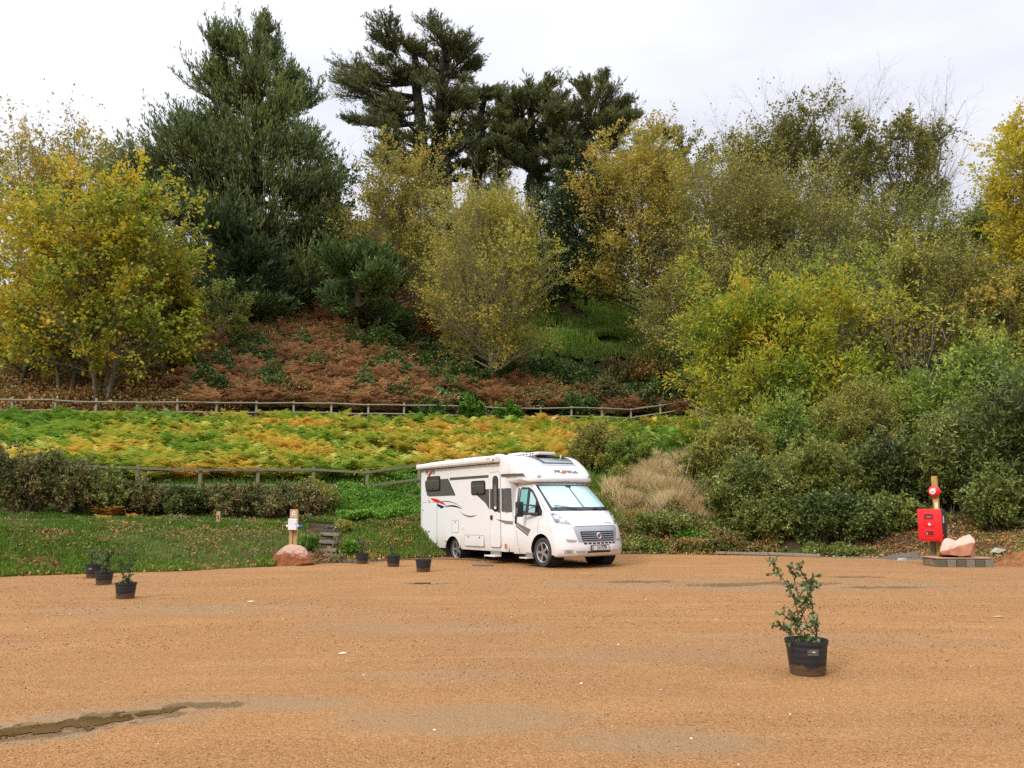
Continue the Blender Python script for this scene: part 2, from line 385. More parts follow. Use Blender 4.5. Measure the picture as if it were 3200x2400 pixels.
def kids(rg, B, n, t0=.2, t1=1.0, ang=(35, 60), lf=.45, up=.15, taper=.5, rf=.5, jit=.25, flat=0.0):
    N = len(B['L']); idx = np.repeat(np.arange(N), n); m = len(idx)
    t = t0 + (t1 - t0) * (np.tile((np.arange(n) + .5) / n, N) + rg.uniform(-.5, .5, m) / n)
    t = np.clip(t, 0, 1); p, d = at_t(B, idx, t)
    ref = unit(rg.normal(size=(m, 3))); s = unit(np.cross(d, ref))
    if flat: s = unit(s * np.array([1, 1, 1 - flat]))
    a = np.radians(rg.uniform(ang[0], ang[1], m))[:, None]
    D = unit(d * np.cos(a) + s * np.sin(a) + np.array([0, 0, up]))
    L = B['L'][idx] * lf * (1 - taper * t) * rg.uniform(1 - jit, 1 + jit, m)
    C = np.concatenate([rg.normal(0, .08, (m, 2)), rg.uniform(-.02, .14, (m, 1)) + up * .3], -1)
    R = np.maximum(B['R'][idx] * (1 - .75 * t) * rf, .004)
    return dict(P=p, D=D, L=L, C=C, R=R)
def wood_mesh(levels, spec):
    Vs, Fs, o = [], [], 0
    for B, (K, S) in zip(levels, spec):
        if B is None: continue
        P = curve(B, K); tp = np.linspace(1, .3, K)[None]
        V, F = tubes(P, B['R'][:, None] * tp, S); Vs.append(V); Fs.append(F + o); o += len(V)
    return np.concatenate(Vs), np.concatenate(Fs)
def leaves(rg, p, d, length, width, spread=1.0, up=0.0, droop=0.0, mode='broad'):
    """one bent rhombus per leaf"""
    n = len(p); D = unit(d + spread * rg.normal(size=(n, 3)) * .6 + np.array([0, 0, up - droop]))
    s = unit(np.cross(D, unit(rg.normal(size=(n, 3)) + (np.array([0, 0, 1.2]) if mode == 'broad' else 0))))
    l = (length * rg.uniform(.6, 1.25, n))[:, None]; w = (width * rg.uniform(.7, 1.2, n))[:, None] * .5
    m = p + D * l * .45
    V = np.stack([p, m + s * w, p + D * l, m - s * w], 1).reshape(-1, 3)
    F = np.arange(n)[:, None] * 4 + np.arange(4)[None]
    return V, F
def along(rg, B, n, t0=.15, off=.05):
    N = len(B['L']); idx = np.repeat(np.arange(N), n); t = rg.uniform(t0, 1.05, len(idx)); p, d = at_t(B, idx, t)
    return p + rg.normal(0, off, p.shape), d
def finish(name, label, cat, base, wood_vf, leaf_sets, bark_mat, group=None, wood_name='trunk', leaf_name='crown'):
    root = empty(name, tuple(base)); tag(root, label, cat, group); b = np.asarray(base)
    if wood_vf is not None: npmesh(wood_name, wood_vf[0] - b, [wood_vf[1]], bark_mat, root, smooth=True)
    for (nm, V, F, m) in leaf_sets: npmesh(nm or leaf_name, V - b, [F], m, root)
    return root

SHAPES = {
    'dome':  lambda h: np.sqrt(np.clip(1 - (np.abs(h - .35) / .68) ** 2.2, 0, 1)),
    'cone':  lambda h: np.clip(1.05 - h, 0, 1) ** .8 * np.clip(.55 + h * 4, 0, 1),
    'ball':  lambda h: np.sqrt(np.clip(1 - ((h - .5) / .54) ** 2, 0, 1)),
    'egg':   lambda h: np.clip(np.where(h < .28, .62 + 1.36 * h, 1 - ((h - .28) / .76) ** 1.25), 0, 1),
    'vase':  lambda h: np.clip(.35 + 1.1 * h, 0, 1) * np.sqrt(np.clip(1.04 - h ** 3, 0, 1)),
    'spread': lambda h: np.sqrt(np.clip(1.03 - h ** 2, 0, 1)),
}
def tree(name, label, cat, px, Y, top, width, base=None, seed=1, crown0=.15, shape='dome', n=(46, 9, 7), nl=6, leaf=(.16, .10), lm=None, bk=None,
         stems=1, stem_spread=.15, up=.12, ang=(38, 78), gap=.15, gapf=.9, group=None, r0=None, droop=.15, mode='broad', leaf_off=.06, t2=.25,
         lmode=None, l2=.5, l3=.55, bare_top=0.0, bare=0.0, asym=(1, 1), lean=(0, 0), extra=None, leaf_name='crown'):
    """px, top, base: photo pixels; width: crown width in photo pixels. Everything becomes metres at depth Y."""
    rg = np.random.default_rng(seed)
    b = place(px, Y) if base is None else W(px, base, Y); zt = W(px, top, Y)[2]
    Ht = zt - b[2]; Wd = width / FPX * Y * .5; shp = SHAPES[shape]
    a = rg.uniform(0, 6.28, stems) + np.arange(stems) * 2.4; sp = stem_spread if stems > 1 else .02
    D0 = unit(np.stack([np.cos(a) * sp + lean[0], np.sin(a) * sp + lean[1], np.ones(stems)], -1))
    r0 = r0 or max(.06, Ht * .018) / (stems ** .4)
    T = dict(P=np.repeat(b[None], stems, 0) + np.stack([np.cos(a), np.sin(a), 0 * a], -1) * (.22 if stems > 1 else 0) * (Ht / 8) - np.array([0, 0, .3]),
             D=D0, L=np.full(stems, Ht * .93) * rg.uniform(.86, 1, stems), C=rg.normal(0, .035, (stems, 3)) * np.array([1, 1, .2]), R=np.full(stems, r0))
    n1 = n[0]; idx = rg.integers(0, stems, n1) if stems > 1 else np.zeros(n1, int)
    t = crown0 + (1.0 - crown0) * (np.arange(n1) + rg.uniform(0, 1, n1)) / n1 * .97
    p, d = at_t(T, idx, t); az = np.arange(n1) * 2.39996 + rg.uniform(-.4, .4, n1)
    h = (p[:, 2] - b[2]) / Ht; hc = np.clip((h - crown0) / (1 - crown0), 0, 1)
    A = np.radians(ang[1] + (ang[0] - ang[1]) * hc ** .8 + rg.uniform(-8, 8, n1))
    side = np.where(np.cos(az) > 0, asym[1], asym[0])
    # the limb ends where it meets the crown outline
    hh = np.clip(hc + .12, 0, 1); rad = Wd * shp(hh) * side * rg.uniform(.66, 1.14, n1) * (1 + .13 * np.sin(az * 2 + seed) + .10 * np.sin(hh * 9 + az + seed))
    D = unit(np.stack([np.cos(az) * np.sin(A), np.sin(az) * np.sin(A), np.cos(A)], -1) + D0[idx] * .1)
    horiz = np.hypot(p[:, 0] - b[0], p[:, 1] - b[1]) * .6 if stems > 1 else 0
    L = np.maximum((rad - horiz), .12 * Wd + .3) / np.maximum(np.sin(A), .35)
    L = np.minimum(L, Ht * .62)
    C = np.concatenate([rg.normal(0, .07, (n1, 2)), rg.uniform(.02, .18, (n1, 1)) + up - droop * (1 - hc[:, None])], -1)
    B1 = dict(P=p, D=D, L=L, C=C, R=np.maximum(r0 * (1 - .8 * t) * .45, .02))
    B2 = kids(rg, B1, n[1], t2, 1, (28, 58), l2, up, .45, .55)
    B3 = kids(rg, B2, n[2], .12, 1, (25, 60), l3, up * .6, .35, .5)
    vf = wood_mesh([T, B1, B2, B3], [(9, 8), (6, 5), (4, 3), (2, 3)])
    lp, ldr = along(rg, B3, nl, .1, leaf_off)
    if nl > 2:
        q, qd = along(rg, B2, max(1, nl // 2), .5, leaf_off); lp = np.concatenate([lp, q]); ldr = np.concatenate([ldr, qd])
    keep = nz(lp - b, gapf, seed) + rg.normal(0, .22, len(lp)) > (-1 + 2 * gap)
    hrel = (lp[:, 2] - b[2]) / Ht
    if bare_top: keep &= rg.random(len(lp)) > np.clip((hrel - (1 - bare_top)) / bare_top * 1.6, 0, .97)
    if bare: keep &= rg.random(len(lp)) > bare
    lp, ldr = lp[keep], ldr[keep]
    V, F = leaves(rg, lp, ldr, leaf[0], leaf[1], 1.0, 0, .25, mode)
    return finish(name, label, cat, b, vf, [(leaf_name, V, F, lm)], bk, group)

def clump_tree(name, label, cat, trunks, clumps, Y, seed, lm, bk, nb=22, n3=7, nl=6, leaf=(.34, .09), r0=.4, group=None, ivy=None, depth=1.0,
               upb=.35, leaf_name='crown', flat=.5, spread=.5, mode='spray', stiff=0.0, grow=1.0, down=0, toplow=0, split=0, tier=.42, wide=(.62, .86), spike=.45):
    """trunks: lists of (px,py) from the ground up. clumps: (px,py,rx,rz[,dy]) in photo pixels; each becomes a limb with its own foliage."""
    rg = np.random.default_rng(seed); k = Y / FPX
    base = W(trunks[0][0][0], trunks[0][0][1], Y)
    TP, Vs, Fs, o, tpts = [], [], [], 0, []
    for q, tr in enumerate(trunks):
        pts = np.array([W(x, y, Y + (q * .8 if q else 0)) for x, y in tr]); m = 14
        s_ = np.linspace(0, len(pts) - 1, m); P = np.stack([np.interp(s_, np.arange(len(pts)), pts[:, i]) for i in range(3)], -1)
        P[1:-1] += rg.normal(0, .05, P[1:-1].shape); rr = r0 * (1 - .62 * np.linspace(0, 1, m)) * (1 if q == 0 else .8)
        V, F = tubes(P[None], rr[None], 9); Vs.append(V); Fs.append(F + o); o += len(V); tpts.append(P); TP.append((P, rr))
    allp = np.concatenate(tpts)
    cl = []
    if split:      # break every pad into flatter tiers of foliage
        clumps = [(c[0] + rg.uniform(-.5, .5) * c[2], c[1] + (j - (split - 1) / 2) * c[3] * 1.15 + rg.uniform(-.12, .12) * c[3], c[2] * rg.uniform(*wide), c[3] * tier, *( [c[4] + rg.uniform(-.5, .5) * c[2]] if len(c) > 4 else [])) for c in clumps for j in range(split)]
    for c in clumps:
        dy = c[4] * k if len(c) > 4 else rg.uniform(-1, 1) * 160 * k * depth
        cl.append((W(c[0], c[1] + down + toplow * max(0, min(1, (170 - c[1]) / 60)), Y) + np.array([0, dy, 0]), c[2] * k * grow, c[3] * k * grow))
    P_, D_, L_, C_, R_ = [], [], [], [], []; bp, bd, bl, br = [], [], [], []
    for cpt, rx, rz in cl:
        tgt = cpt - np.array([0, 0, rz * .7]); cost = np.linalg.norm(allp - (tgt - np.array([0, 0, .25 * np.hypot(tgt[0] - allp[:, 0].mean(), 0)])), axis=1)
        cost = cost + np.maximum(allp[:, 2] - tgt[2], 0) * 3
        a = allp[np.argmin(cost)]; v = tgt - a; L = np.linalg.norm(v)
        C = np.array([0, 0, upb * .5]); P_.append(a); D_.append(v / L - C); L_.append(L); C_.append(C); R_.append(max(.05, .05 + .014 * L + .02 * rx))
        # sub-branches from the limb's outer part to the outline of the clump
        th = rg.uniform(0, 2 * np.pi, nb); ph = np.arccos(rg.uniform(-.45, 1, nb)); rr = rg.uniform(.45, 1.0, nb) + spike * rg.random(nb) ** 3
        ends = cpt + np.stack([np.cos(th) * np.sin(ph) * rx * rr, np.sin(th) * np.sin(ph) * rx * rr, np.cos(ph) * rz * rr], -1)
        st = a + v * rg.uniform(.35, 1.0, nb)[:, None]; e = ends - st; l = np.linalg.norm(e, axis=1)
        bp.append(st); bd.append(e / l[:, None]); bl.append(l); br.append(np.full(nb, max(.03, .02 * rx)))
    B1 = dict(P=np.array(P_), D=np.array(D_), L=np.array(L_), C=np.array(C_), R=np.array(R_))
    bd = np.concatenate(bd); Cb = np.array([0, 0, upb * .5]) + rg.normal(0, .04, bd.shape)
    B2 = dict(P=np.concatenate(bp), D=bd - Cb * .8, L=np.concatenate(bl), C=Cb, R=np.concatenate(br))
    B3 = kids(rg, B2, n3, .15, 1.0, (18, 42), .40, upb * .5, .72, .5)
    w, f = wood_mesh([B1, B2, B3], [(6, 6), (4, 4), (2, 3)]); Vs.append(w); Fs.append(f + o)
    lp, ld_ = along(rg, B3, nl, .0, .05 + .1 * stiff); q, qd = along(rg, B2, nl * 2, .35, .08); lp = np.concatenate([lp, q]); ld_ = np.concatenate([ld_, qd])
    B4 = kids(rg, B1, max(6, nb // 4), .45, 1.0, (25, 60), .30, upb * .6, .2, .4); w, f2 = wood_mesh([B4], [(3, 4)]); Vs.append(w); Fs.append(f2 + sum(len(v) for v in Vs[:-1])); q, qd = along(rg, B4, nl * 3, .1, .12); lp = np.concatenate([lp, q]); ld_ = np.concatenate([ld_, qd])
    V, F = leaves(rg, lp, ld_, leaf[0], leaf[1], spread, .25 * (mode == 'spray'), 0, mode)
    sets = [(leaf_name, V, F, lm)]
    if ivy is not None:
        ip = []
        for P, rr in TP:
            m = int(ivy[1] * 1400); t = rg.random(m) ** 1.2 * (len(P) - 2) * ivy[2]; i = t.astype(int); fr = (t - i)[:, None]
            c = P[i] * (1 - fr) + P[i + 1] * fr; a = rg.uniform(0, 6.3, m)
            wv = 1.0 + .9 * np.clip(nz(c, 1.1, seed), -.5, 1)
            ip.append(c + np.stack([np.cos(a), np.sin(a), 0 * a], -1) * (rr[i] * 1.15 * wv + rg.uniform(0, .22, m))[:, None])
        ip = np.concatenate(ip); dd = unit(rg.normal(size=ip.shape)); V2, F2 = leaves(rg, ip, dd, .2, .17, 1, 0, .5)
        sets.append(('ivy', V2, F2, ivy[0]))
    return finish(name, label, cat, base, (np.concatenate(Vs), np.concatenate(Fs)), sets, bk, group)

def bush(name, label, cat, base, blobs, lm, bk, seed=1, nb=26, n2=8, n3=5, nl=7, leaf=(.11, .05), group=None, up=.25, mode='broad', leaf_name='foliage',
         wood_name='stems', gap=.1, droop=.2, shoots=.14):
    """blobs: (dx,dy,dz,rx,ry,rz) in metres round the base; stems rise from the base and fan out to each blob's outline"""
    rg = np.random.default_rng(seed); base = np.asarray(base, float); P, D, L, R0 = [], [], [], []
    for (dx, dy, dz, rx, ry, rz) in blobs:
        c = base + np.array([dx, dy, dz]); th = rg.uniform(0, 6.28, nb); ph = np.arccos(rg.uniform(-.45, 1, nb)); q = rg.uniform(.72, 1.08, nb) + .55 * (rg.random(nb) < shoots) * rg.random(nb)
        e = c + np.stack([np.cos(th) * np.sin(ph) * rx * q, np.sin(th) * np.sin(ph) * ry * q, np.cos(ph) * rz * q], -1)
        st = np.stack([c[0] + rg.normal(0, rx * .25, nb), c[1] + rg.normal(0, ry * .25, nb), np.zeros(nb)], -1); st[:, 2] = H(st[:, 0], st[:, 1]) - .05
        mid = st * .6 + c * .4; st = np.where(dz > rz * 1.2, mid * .5 + c * .5, st)
        v = e - st; l = np.linalg.norm(v, axis=1); P.append(st); D.append(v / l[:, None]); L.append(l); R0.append(np.full(nb, .012 + .008 * max(rx, rz)))
    D = np.concatenate(D); C = np.array([0, 0, up * .6]) + rg.normal(0, .05, D.shape)
    B1 = dict(P=np.concatenate(P), D=D - C * .9, L=np.concatenate(L), C=C * .9, R=np.concatenate(R0))
    B2 = kids(rg, B1, n2, .3, 1.02, (25, 60), .34, up * .5, .4, .55); B3 = kids(rg, B2, n3, .2, 1.02, (25, 60), .5, up * .3, .3, .6)
    vf = wood_mesh([B1, B2, B3], [(5, 4), (3, 3), (2, 3)])
    lp, ldr = along(rg, B3, nl, 0, .02); q, qd = along(rg, B2, nl, .3, .03); lp = np.concatenate([lp, q]); ldr = np.concatenate([ldr, qd])
    k = nz(lp - base, 1.6, seed) + rg.normal(0, .25, len(lp)) > (-1 + 2 * gap); k &= lp[:, 2] > H(lp[:, 0], lp[:, 1]) + .02
    V, F = leaves(rg, lp[k], ldr[k], leaf[0], leaf[1], .9, 0, droop, mode)
    return finish(name, label, cat, base, vf, [(leaf_name, V, F, lm)], bk, group, wood_name, leaf_name)

def ferns(name, label, cat, P, size, tone, mat, seed, nf=7, K=8, kind='stuff', arch=1.0, el0=30):
    """bracken: P (n,3) plant bases, size (n,), tone (n,)"""
    rg = np.random.default_rng(seed); n = len(P); idx = np.repeat(np.arange(n), nf); m = len(idx)
    az = rg.uniform(0, 6.28, m); el = np.radians(rg.uniform(el0, 84, m)); L = size[idx] * rg.uniform(.75, 1.2, m)
    D = np.stack([np.cos(az) * np.cos(el), np.sin(az) * np.cos(el), np.sin(el)], -1); hz = np.stack([np.cos(az), np.sin(az), 0 * az], -1)
    t = np.linspace(.22, 1, K)[None, :, None]
    pts = P[idx][:, None] + D[:, None] * L[:, None, None] * t + (hz * .28 - np.array([0, 0, .42]))[:, None] * L[:, None, None] * t * t * arch
    tan = unit(D[:, None] + 2 * (hz * .28 - np.array([0, 0, .42]))[:, None] * t * arch)
    s = unit(np.cross(tan, np.broadcast_to(np.array([0, 0, 1.0]), tan.shape))); s = unit(s + rg.normal(0, .12, s.shape))
    env = (np.sin(np.clip((1 - t) * 1.25 + .12, 0, 1) * np.pi / 2)) * .36
    ln = L[:, None, None] * env * rg.uniform(.8, 1.15, (m, K, 1)); w = L[:, None, None] * (.62 / K)
    V = []; 
    for sg in (-1, 1):
        tip = pts + s * sg * ln + tan * ln * .35 - np.array([0, 0, .18]) * ln
        V.append(np.stack([pts - tan * w * .5, pts + tan * w * .5, tip + tan * w * .12, tip * .35 + pts * .65 - tan * w * .55], 2))
    V = np.concatenate(V, 1).reshape(-1, 4, 3); F = np.arange(len(V))[:, None] * 4 + np.array([[0, 3, 2, 1]])
    tn = np.repeat(np.tile(np.clip(tone[idx] + rg.normal(0, .06, m), 0, 1)[:, None], (1, 2 * K)).ravel(), 4)
    o = npmesh(name, V.reshape(-1, 3), [F], mat, attrs={'tone': tn}); return tag(o, label, cat, kind=kind)
def blades(name, label, cat, P, hgt, width, mat, seed, lean=.35, tone=None):
    rg = np.random.default_rng(seed); n = len(P); a = rg.uniform(0, 6.28, n); l = lean * rg.random(n)
    h = hgt * rg.uniform(.5, 1.3, n); top = P + np.stack([np.cos(a) * l * h, np.sin(a) * l * h, h], -1)
    b = rg.uniform(0, 6.28, n); sd_ = np.stack([np.cos(b), np.sin(b), 0 * b], -1) * (width * rg.uniform(.7, 1.3, n))[:, None]
    midp = P * .5 + top * .5 + np.array([0, 0, 1.0]) * (h * .12)[:, None]
    V = np.stack([P - sd_ * .5, P + sd_ * .5, midp + sd_ * .4, top, midp - sd_ * .4], 1).reshape(-1, 3)
    F = np.arange(n)[:, None] * 5 + np.arange(5)[None]
    at = {'tone': np.repeat(tone, 5)} if tone is not None else None
    return tag(npmesh(name, V, [F], mat, attrs=at), label, cat, kind='stuff')
def cover(name, label, cat, P, size, mat, seed, width=.7, droop=.2):
    rg = np.random.default_rng(seed); d = unit(rg.normal(size=P.shape) + np.array([0, 0, .5])); V, F = leaves(rg, P, d, 1.0, width, .3, 0, droop)
    V = V.reshape(-1, 4, 3); V = P[:, None] + (V - P[:, None]) * (size[:, None, None] if np.ndim(size) else size)
    return tag(npmesh(name, V.reshape(-1, 3), [F], mat), label, cat, kind='stuff')
def scatter(rg, n, px0, px1, Yf0, Yf1):
    """random ground points between photo columns; depth between profile fractions, e.g. 3.0 = lower fence, 4.0 = upper fence"""
    c = (rg.uniform(px0, px1, n) - 1600) / FPX; q = rg.uniform(Yf0, Yf1, n)
    KY, _ = knots(c); k = np.floor(q).astype(int); f = q - k
    ii = np.arange(n); Y = KY[ii, k] * (1 - f) + KY[ii, np.minimum(k + 1, KY.shape[1] - 1)] * f
    X = c * Y; return X, Y

# ------------------------------------------------------------------ leaf and bark materials
M_cyp = leafmat('cypress_spray', [(0.1, (0.073, 0.105, 0.035)), (0.5, (0.136, 0.179, 0.046)), (0.85, (0.221, 0.262, 0.062))], .35, .6, .15)
M_mac = leafmat('macrocarpa_spray', [(0.1, (0.085, 0.099, 0.040)), (0.5, (0.144, 0.163, 0.056)), (0.9, (0.253, 0.254, 0.074))], .3, .6, .15)
M_yew = leafmat('dark_conifer_spray', [(0.1, (0.023, 0.042, 0.017)), (0.6, (0.050, 0.083, 0.024)), (0.95, (0.091, 0.135, 0.036))], .5, .6, .1)
M_con = leafmat('green_conifer_spray', [(0.1, (0.050, 0.081, 0.022)), (0.6, (0.084, 0.147, 0.031)), (0.95, (0.143, 0.210, 0.045))], .5, .6, .15)
M_ivy = leafmat('ivy_leaf', [(0.1, (0.049, 0.090, 0.022)), (0.6, (0.107, 0.179, 0.041)), (0.95, (0.194, 0.268, 0.073))], .7, .4, .15)
M_maple = leafmat('maple_leaf', [(0.08, (0.141, 0.234, 0.027)), (0.28, (0.355, 0.413, 0.033)), (0.5, (0.615, 0.536, 0.041)), (0.72, (0.710, 0.494, 0.041)), (0.92, (0.651, 0.303, 0.041))], .45, .5, .45)
M_maple2 = leafmat('maple_leaf_greener', [(0.08, (0.108, 0.185, 0.024)), (0.35, (0.237, 0.312, 0.030)), (0.6, (0.453, 0.415, 0.036)), (0.85, (0.603, 0.415, 0.036))], .45, .5, .45)
M_gold = leafmat('golden_leaf', [(0.1, (0.314, 0.324, 0.020)), (0.5, (0.577, 0.497, 0.030)), (0.9, (0.655, 0.454, 0.040))], .5, .5, .45)
M_olive = leafmat('olive_autumn_leaf', [(0.1, (0.137, 0.155, 0.034)), (0.45, (0.305, 0.287, 0.054)), (0.75, (0.529, 0.420, 0.074)), (0.95, (0.641, 0.389, 0.081))], .5, .55, .35)
M_twig_tree = leafmat('yellow_olive_leaf', [(.1, (.20, .22, .04)), (.45, (.40, .38, .06)), (.75, (.55, .47, .08)), (.95, (.56, .38, .09))], .5, .55, .4)
M_sky = leafmat('skyline_leaf', [(0.1, (0.101, 0.110, 0.031)), (0.5, (0.204, 0.207, 0.049)), (0.9, (0.407, 0.337, 0.076))], .4, .5, .35)
M_horn = leafmat('hornbeam_leaf', [(0.1, (0.179, 0.195, 0.036)), (0.45, (0.406, 0.357, 0.059)), (0.75, (0.650, 0.471, 0.073)), (0.95, (0.650, 0.325, 0.081))], .35, .55, .35)
M_sage = leafmat('grey_olive_leaf', [(0.1, (0.143, 0.166, 0.039)), (0.5, (0.299, 0.291, 0.056)), (0.9, (0.554, 0.458, 0.082))], .4, .55, .3)
M_green = leafmat('mid_green_leaf', [(0.1, (0.093, 0.126, 0.025)), (0.5, (0.204, 0.244, 0.043)), (0.9, (0.430, 0.388, 0.072))], .4, .5, .3)
M_chest = leafmat('chestnut_leaf', [(0.08, (0.095, 0.183, 0.021)), (0.35, (0.232, 0.341, 0.029)), (0.6, (0.486, 0.466, 0.034)), (0.85, (0.655, 0.455, 0.034)), (0.97, (0.655, 0.296, 0.034))], .42, .45, .45)
M_budd = leafmat('silvery_shrub_leaf', [(0.1, (0.084, 0.118, 0.026)), (0.5, (0.184, 0.226, 0.046)), (0.88, (0.368, 0.387, 0.097)), (0.97, (0.736, 0.720, 0.342))], .8, .45, .2)
M_laur = leafmat('dark_shrub_leaf', [(0.1, (0.041, 0.065, 0.016)), (0.5, (0.090, 0.128, 0.030)), (0.9, (0.182, 0.229, 0.051)), (0.98, (0.485, 0.491, 0.183))], .8, .4, .15)
M_lime = leafmat('lime_shrub_leaf', [(0.1, (0.086, 0.155, 0.034)), (0.5, (0.224, 0.328, 0.052)), (0.9, (0.517, 0.552, 0.086))], .7, .45, .35)
M_hedge = leafmat('bramble_leaf', [(0.08, (0.065, 0.073, 0.029)), (0.4, (0.138, 0.162, 0.049)), (0.65, (0.244, 0.218, 0.065)), (0.85, (0.308, 0.162, 0.073)), (0.97, (0.566, 0.470, 0.292))], 1.1, .5, .2)
M_nettle = leafmat('fresh_green_leaf', [(0.1, (0.063, 0.138, 0.014)), (0.5, (0.121, 0.270, 0.023)), (0.9, (0.218, 0.391, 0.040))], .7, .5, .3)
M_under = leafmat('undergrowth_leaf', [(0.08, (0.086, 0.091, 0.037)), (0.35, (0.171, 0.173, 0.051)), (0.6, (0.294, 0.227, 0.066)), (0.8, (0.490, 0.216, 0.072)), (0.95, (0.661, 0.259, 0.103))], .55, .55, .2)
M_fern = leafmat('autumn_fern', [(0, (0.103, 0.218, 0.024)), (0.25, (0.205, 0.354, 0.042)), (0.45, (0.410, 0.448, 0.060)), (0.62, (0.677, 0.521, 0.084)), (0.8, (0.739, 0.417, 0.084)), (1, (0.461, 0.177, 0.060))], .5, .6, .35, wr=.22, tone=True)
M_rust = leafmat('dead_fern', [(0, (0.220, 0.145, 0.080)), (0.35, (0.468, 0.283, 0.145)), (0.7, (0.689, 0.435, 0.232)), (1, (0.551, 0.522, 0.189))], .5, .7, .2, wr=.4, tone=True)
M_grass = leafmat('grass_blade', [(.0, (.055, .12, .012)), (.5, (.12, .23, .022)), (.85, (.22, .30, .035)), (1, (.38, .33, .12))], .5, .6, .3, wr=.5, tone=True)
M_straw = leafmat('straw_blade', [(0, (0.336, 0.240, 0.096)), (0.5, (0.660, 0.492, 0.240)), (1, (0.800, 0.684, 0.408))], .9, .7, .25)
B_dark = bark('dark_bark', (.030, .024, .016)); B_grey = bark('grey_bark', (.085, .072, .048), (.17, .15, .10))
B_pale = bark('pale_bark', (.20, .17, .10), (.36, .32, .20)); B_twig = bark('twig_bark', (.12, .095, .06), (.24, .20, .135))
B_brown = bark('brown_bark', (.07, .05, .03), (.15, .11, .07))

# ------------------------------------------------------------------ trees on the skyline
clump_tree('cypress_tree', 'tall dark green cone-shaped cypress with spiky upswept branches', 'tree',
    [[(800, 985), (800, 700), (812, 400), (805, 150), (812, 60)]],
    [(815, 90, 30, 55, 0), (765, 130, 36, 60), (858, 150, 45, 60), (700, 190, 55, 60), (880, 215, 60, 60), (790, 220, 90, 80, -40), (665, 290, 80, 75), (925, 285, 62, 60), (800, 330, 120, 90, -60),
     (600, 385, 80, 60), (730, 420, 120, 85), (900, 395, 100, 75), (960, 425, 72, 60), (560, 470, 75, 55), (650, 520, 120, 80, -70), (830, 510, 130, 90, -90), (965, 520, 90, 75), (485, 545, 80, 55),
     (580, 610, 130, 80), (740, 630, 140, 90, -110), (900, 640, 120, 90, -90), (1010, 610, 80, 75), (520, 700, 110, 70), (650, 730, 130, 85, -80), (820, 760, 140, 85, -130), (970, 740, 110, 80),
     (600, 830, 110, 70), (760, 860, 130, 80, -120), (920, 850, 110, 75), (1020, 800, 80, 70)],
    57, 3, M_cyp, B_dark, nb=34, n3=9, nl=7, leaf=(.34, .08), r0=.42, upb=.95, grow=1.06, split=2, tier=.85, wide=(.75, 1.05), spike=.8, down=14, flat=.5, spread=.42)
clump_tree('dark_conifer', 'very dark low conifer crouched at the foot of the tall cone-shaped cypress', 'tree',
    [[(735, 1010), (740, 900), (750, 780)]], [(700, 800, 100, 65), (800, 820, 110, 70), (740, 740, 90, 60), (660, 880, 100, 60), (790, 900, 120, 60), (880, 900, 90, 60), (720, 950, 120, 45), (850, 970, 90, 40)],
    53, 5, M_yew, B_dark, nb=44, n3=8, nl=7, leaf=(.42, .12), r0=.3, upb=.3, group=None)
clump_tree('green_conifer', 'small fresh green feathery conifer right of the tall cone-shaped cypress', 'tree',
    [[(1120, 960), (1122, 860), (1120, 740)]], [(1115, 770, 70, 50), (1060, 820, 80, 50), (1180, 820, 80, 50), (1120, 870, 100, 50), (1215, 900, 70, 50), (1040, 900, 80, 50), (1130, 950, 110, 45), (1230, 980, 60, 45)],
    51, 6, M_con, B_dark, nb=44, n3=8, nl=7, leaf=(.34, .10), r0=.25, upb=.3)
IV = (M_ivy, 1.6, .62)
clump_tree('macrocarpa_tree', 'old wind-swept cypress with long bare-tipped branches reaching out over open sky', 'tree',
    [[(1311, 640), (1318, 500), (1312, 360), (1300, 230), (1290, 130)]],
    [(1085, 215, 62, 22), (1130, 238, 60, 26), (1190, 185, 70, 36), (1245, 130, 62, 42), (1282, 80, 36, 36), (1240, 228, 80, 40), (1300, 165, 66, 58), (1100, 305, 42, 16), (1170, 290, 45, 18), (1240, 330, 60, 30), (1215, 385, 52, 34),
     (1265, 400, 46, 34), (1205, 450, 50, 34), (1245, 490, 46, 22)], 74, 11, M_mac, B_dark, nb=19, n3=8, nl=7, leaf=(.33, .08), grow=1.05, down=26, toplow=34, split=3, wide=(.72, 1.1), tier=.36, r0=.75, upb=.45, group='old cypresses on the ridge', ivy=IV)
clump_tree('macrocarpa_tree', 'tallest flat-topped old cypress on the ridge with a thick ivy-clad trunk', 'tree',
    [[(1382, 650), (1385, 500), (1378, 350), (1390, 200), (1395, 120)], [(1350, 640), (1355, 480), (1372, 360)]],
    [(1330, 100, 60, 42), (1395, 85, 66, 44), (1440, 92, 40, 30), (1370, 160, 90, 56), (1450, 175, 66, 42), (1500, 190, 32, 20), (1400, 250, 95, 60), (1475, 262, 50, 36), (1360, 330, 70, 50), (1440, 335, 70, 46), (1480, 400, 50, 40), (1400, 420, 45, 36), (1455, 470, 40, 28)],
    76, 12, M_mac, B_dark, nb=19, n3=8, nl=7, leaf=(.33, .08), grow=1.05, down=26, toplow=34, split=3, wide=(.72, 1.1), tier=.36, r0=.95, upb=.4, group='old cypresses on the ridge', ivy=IV)
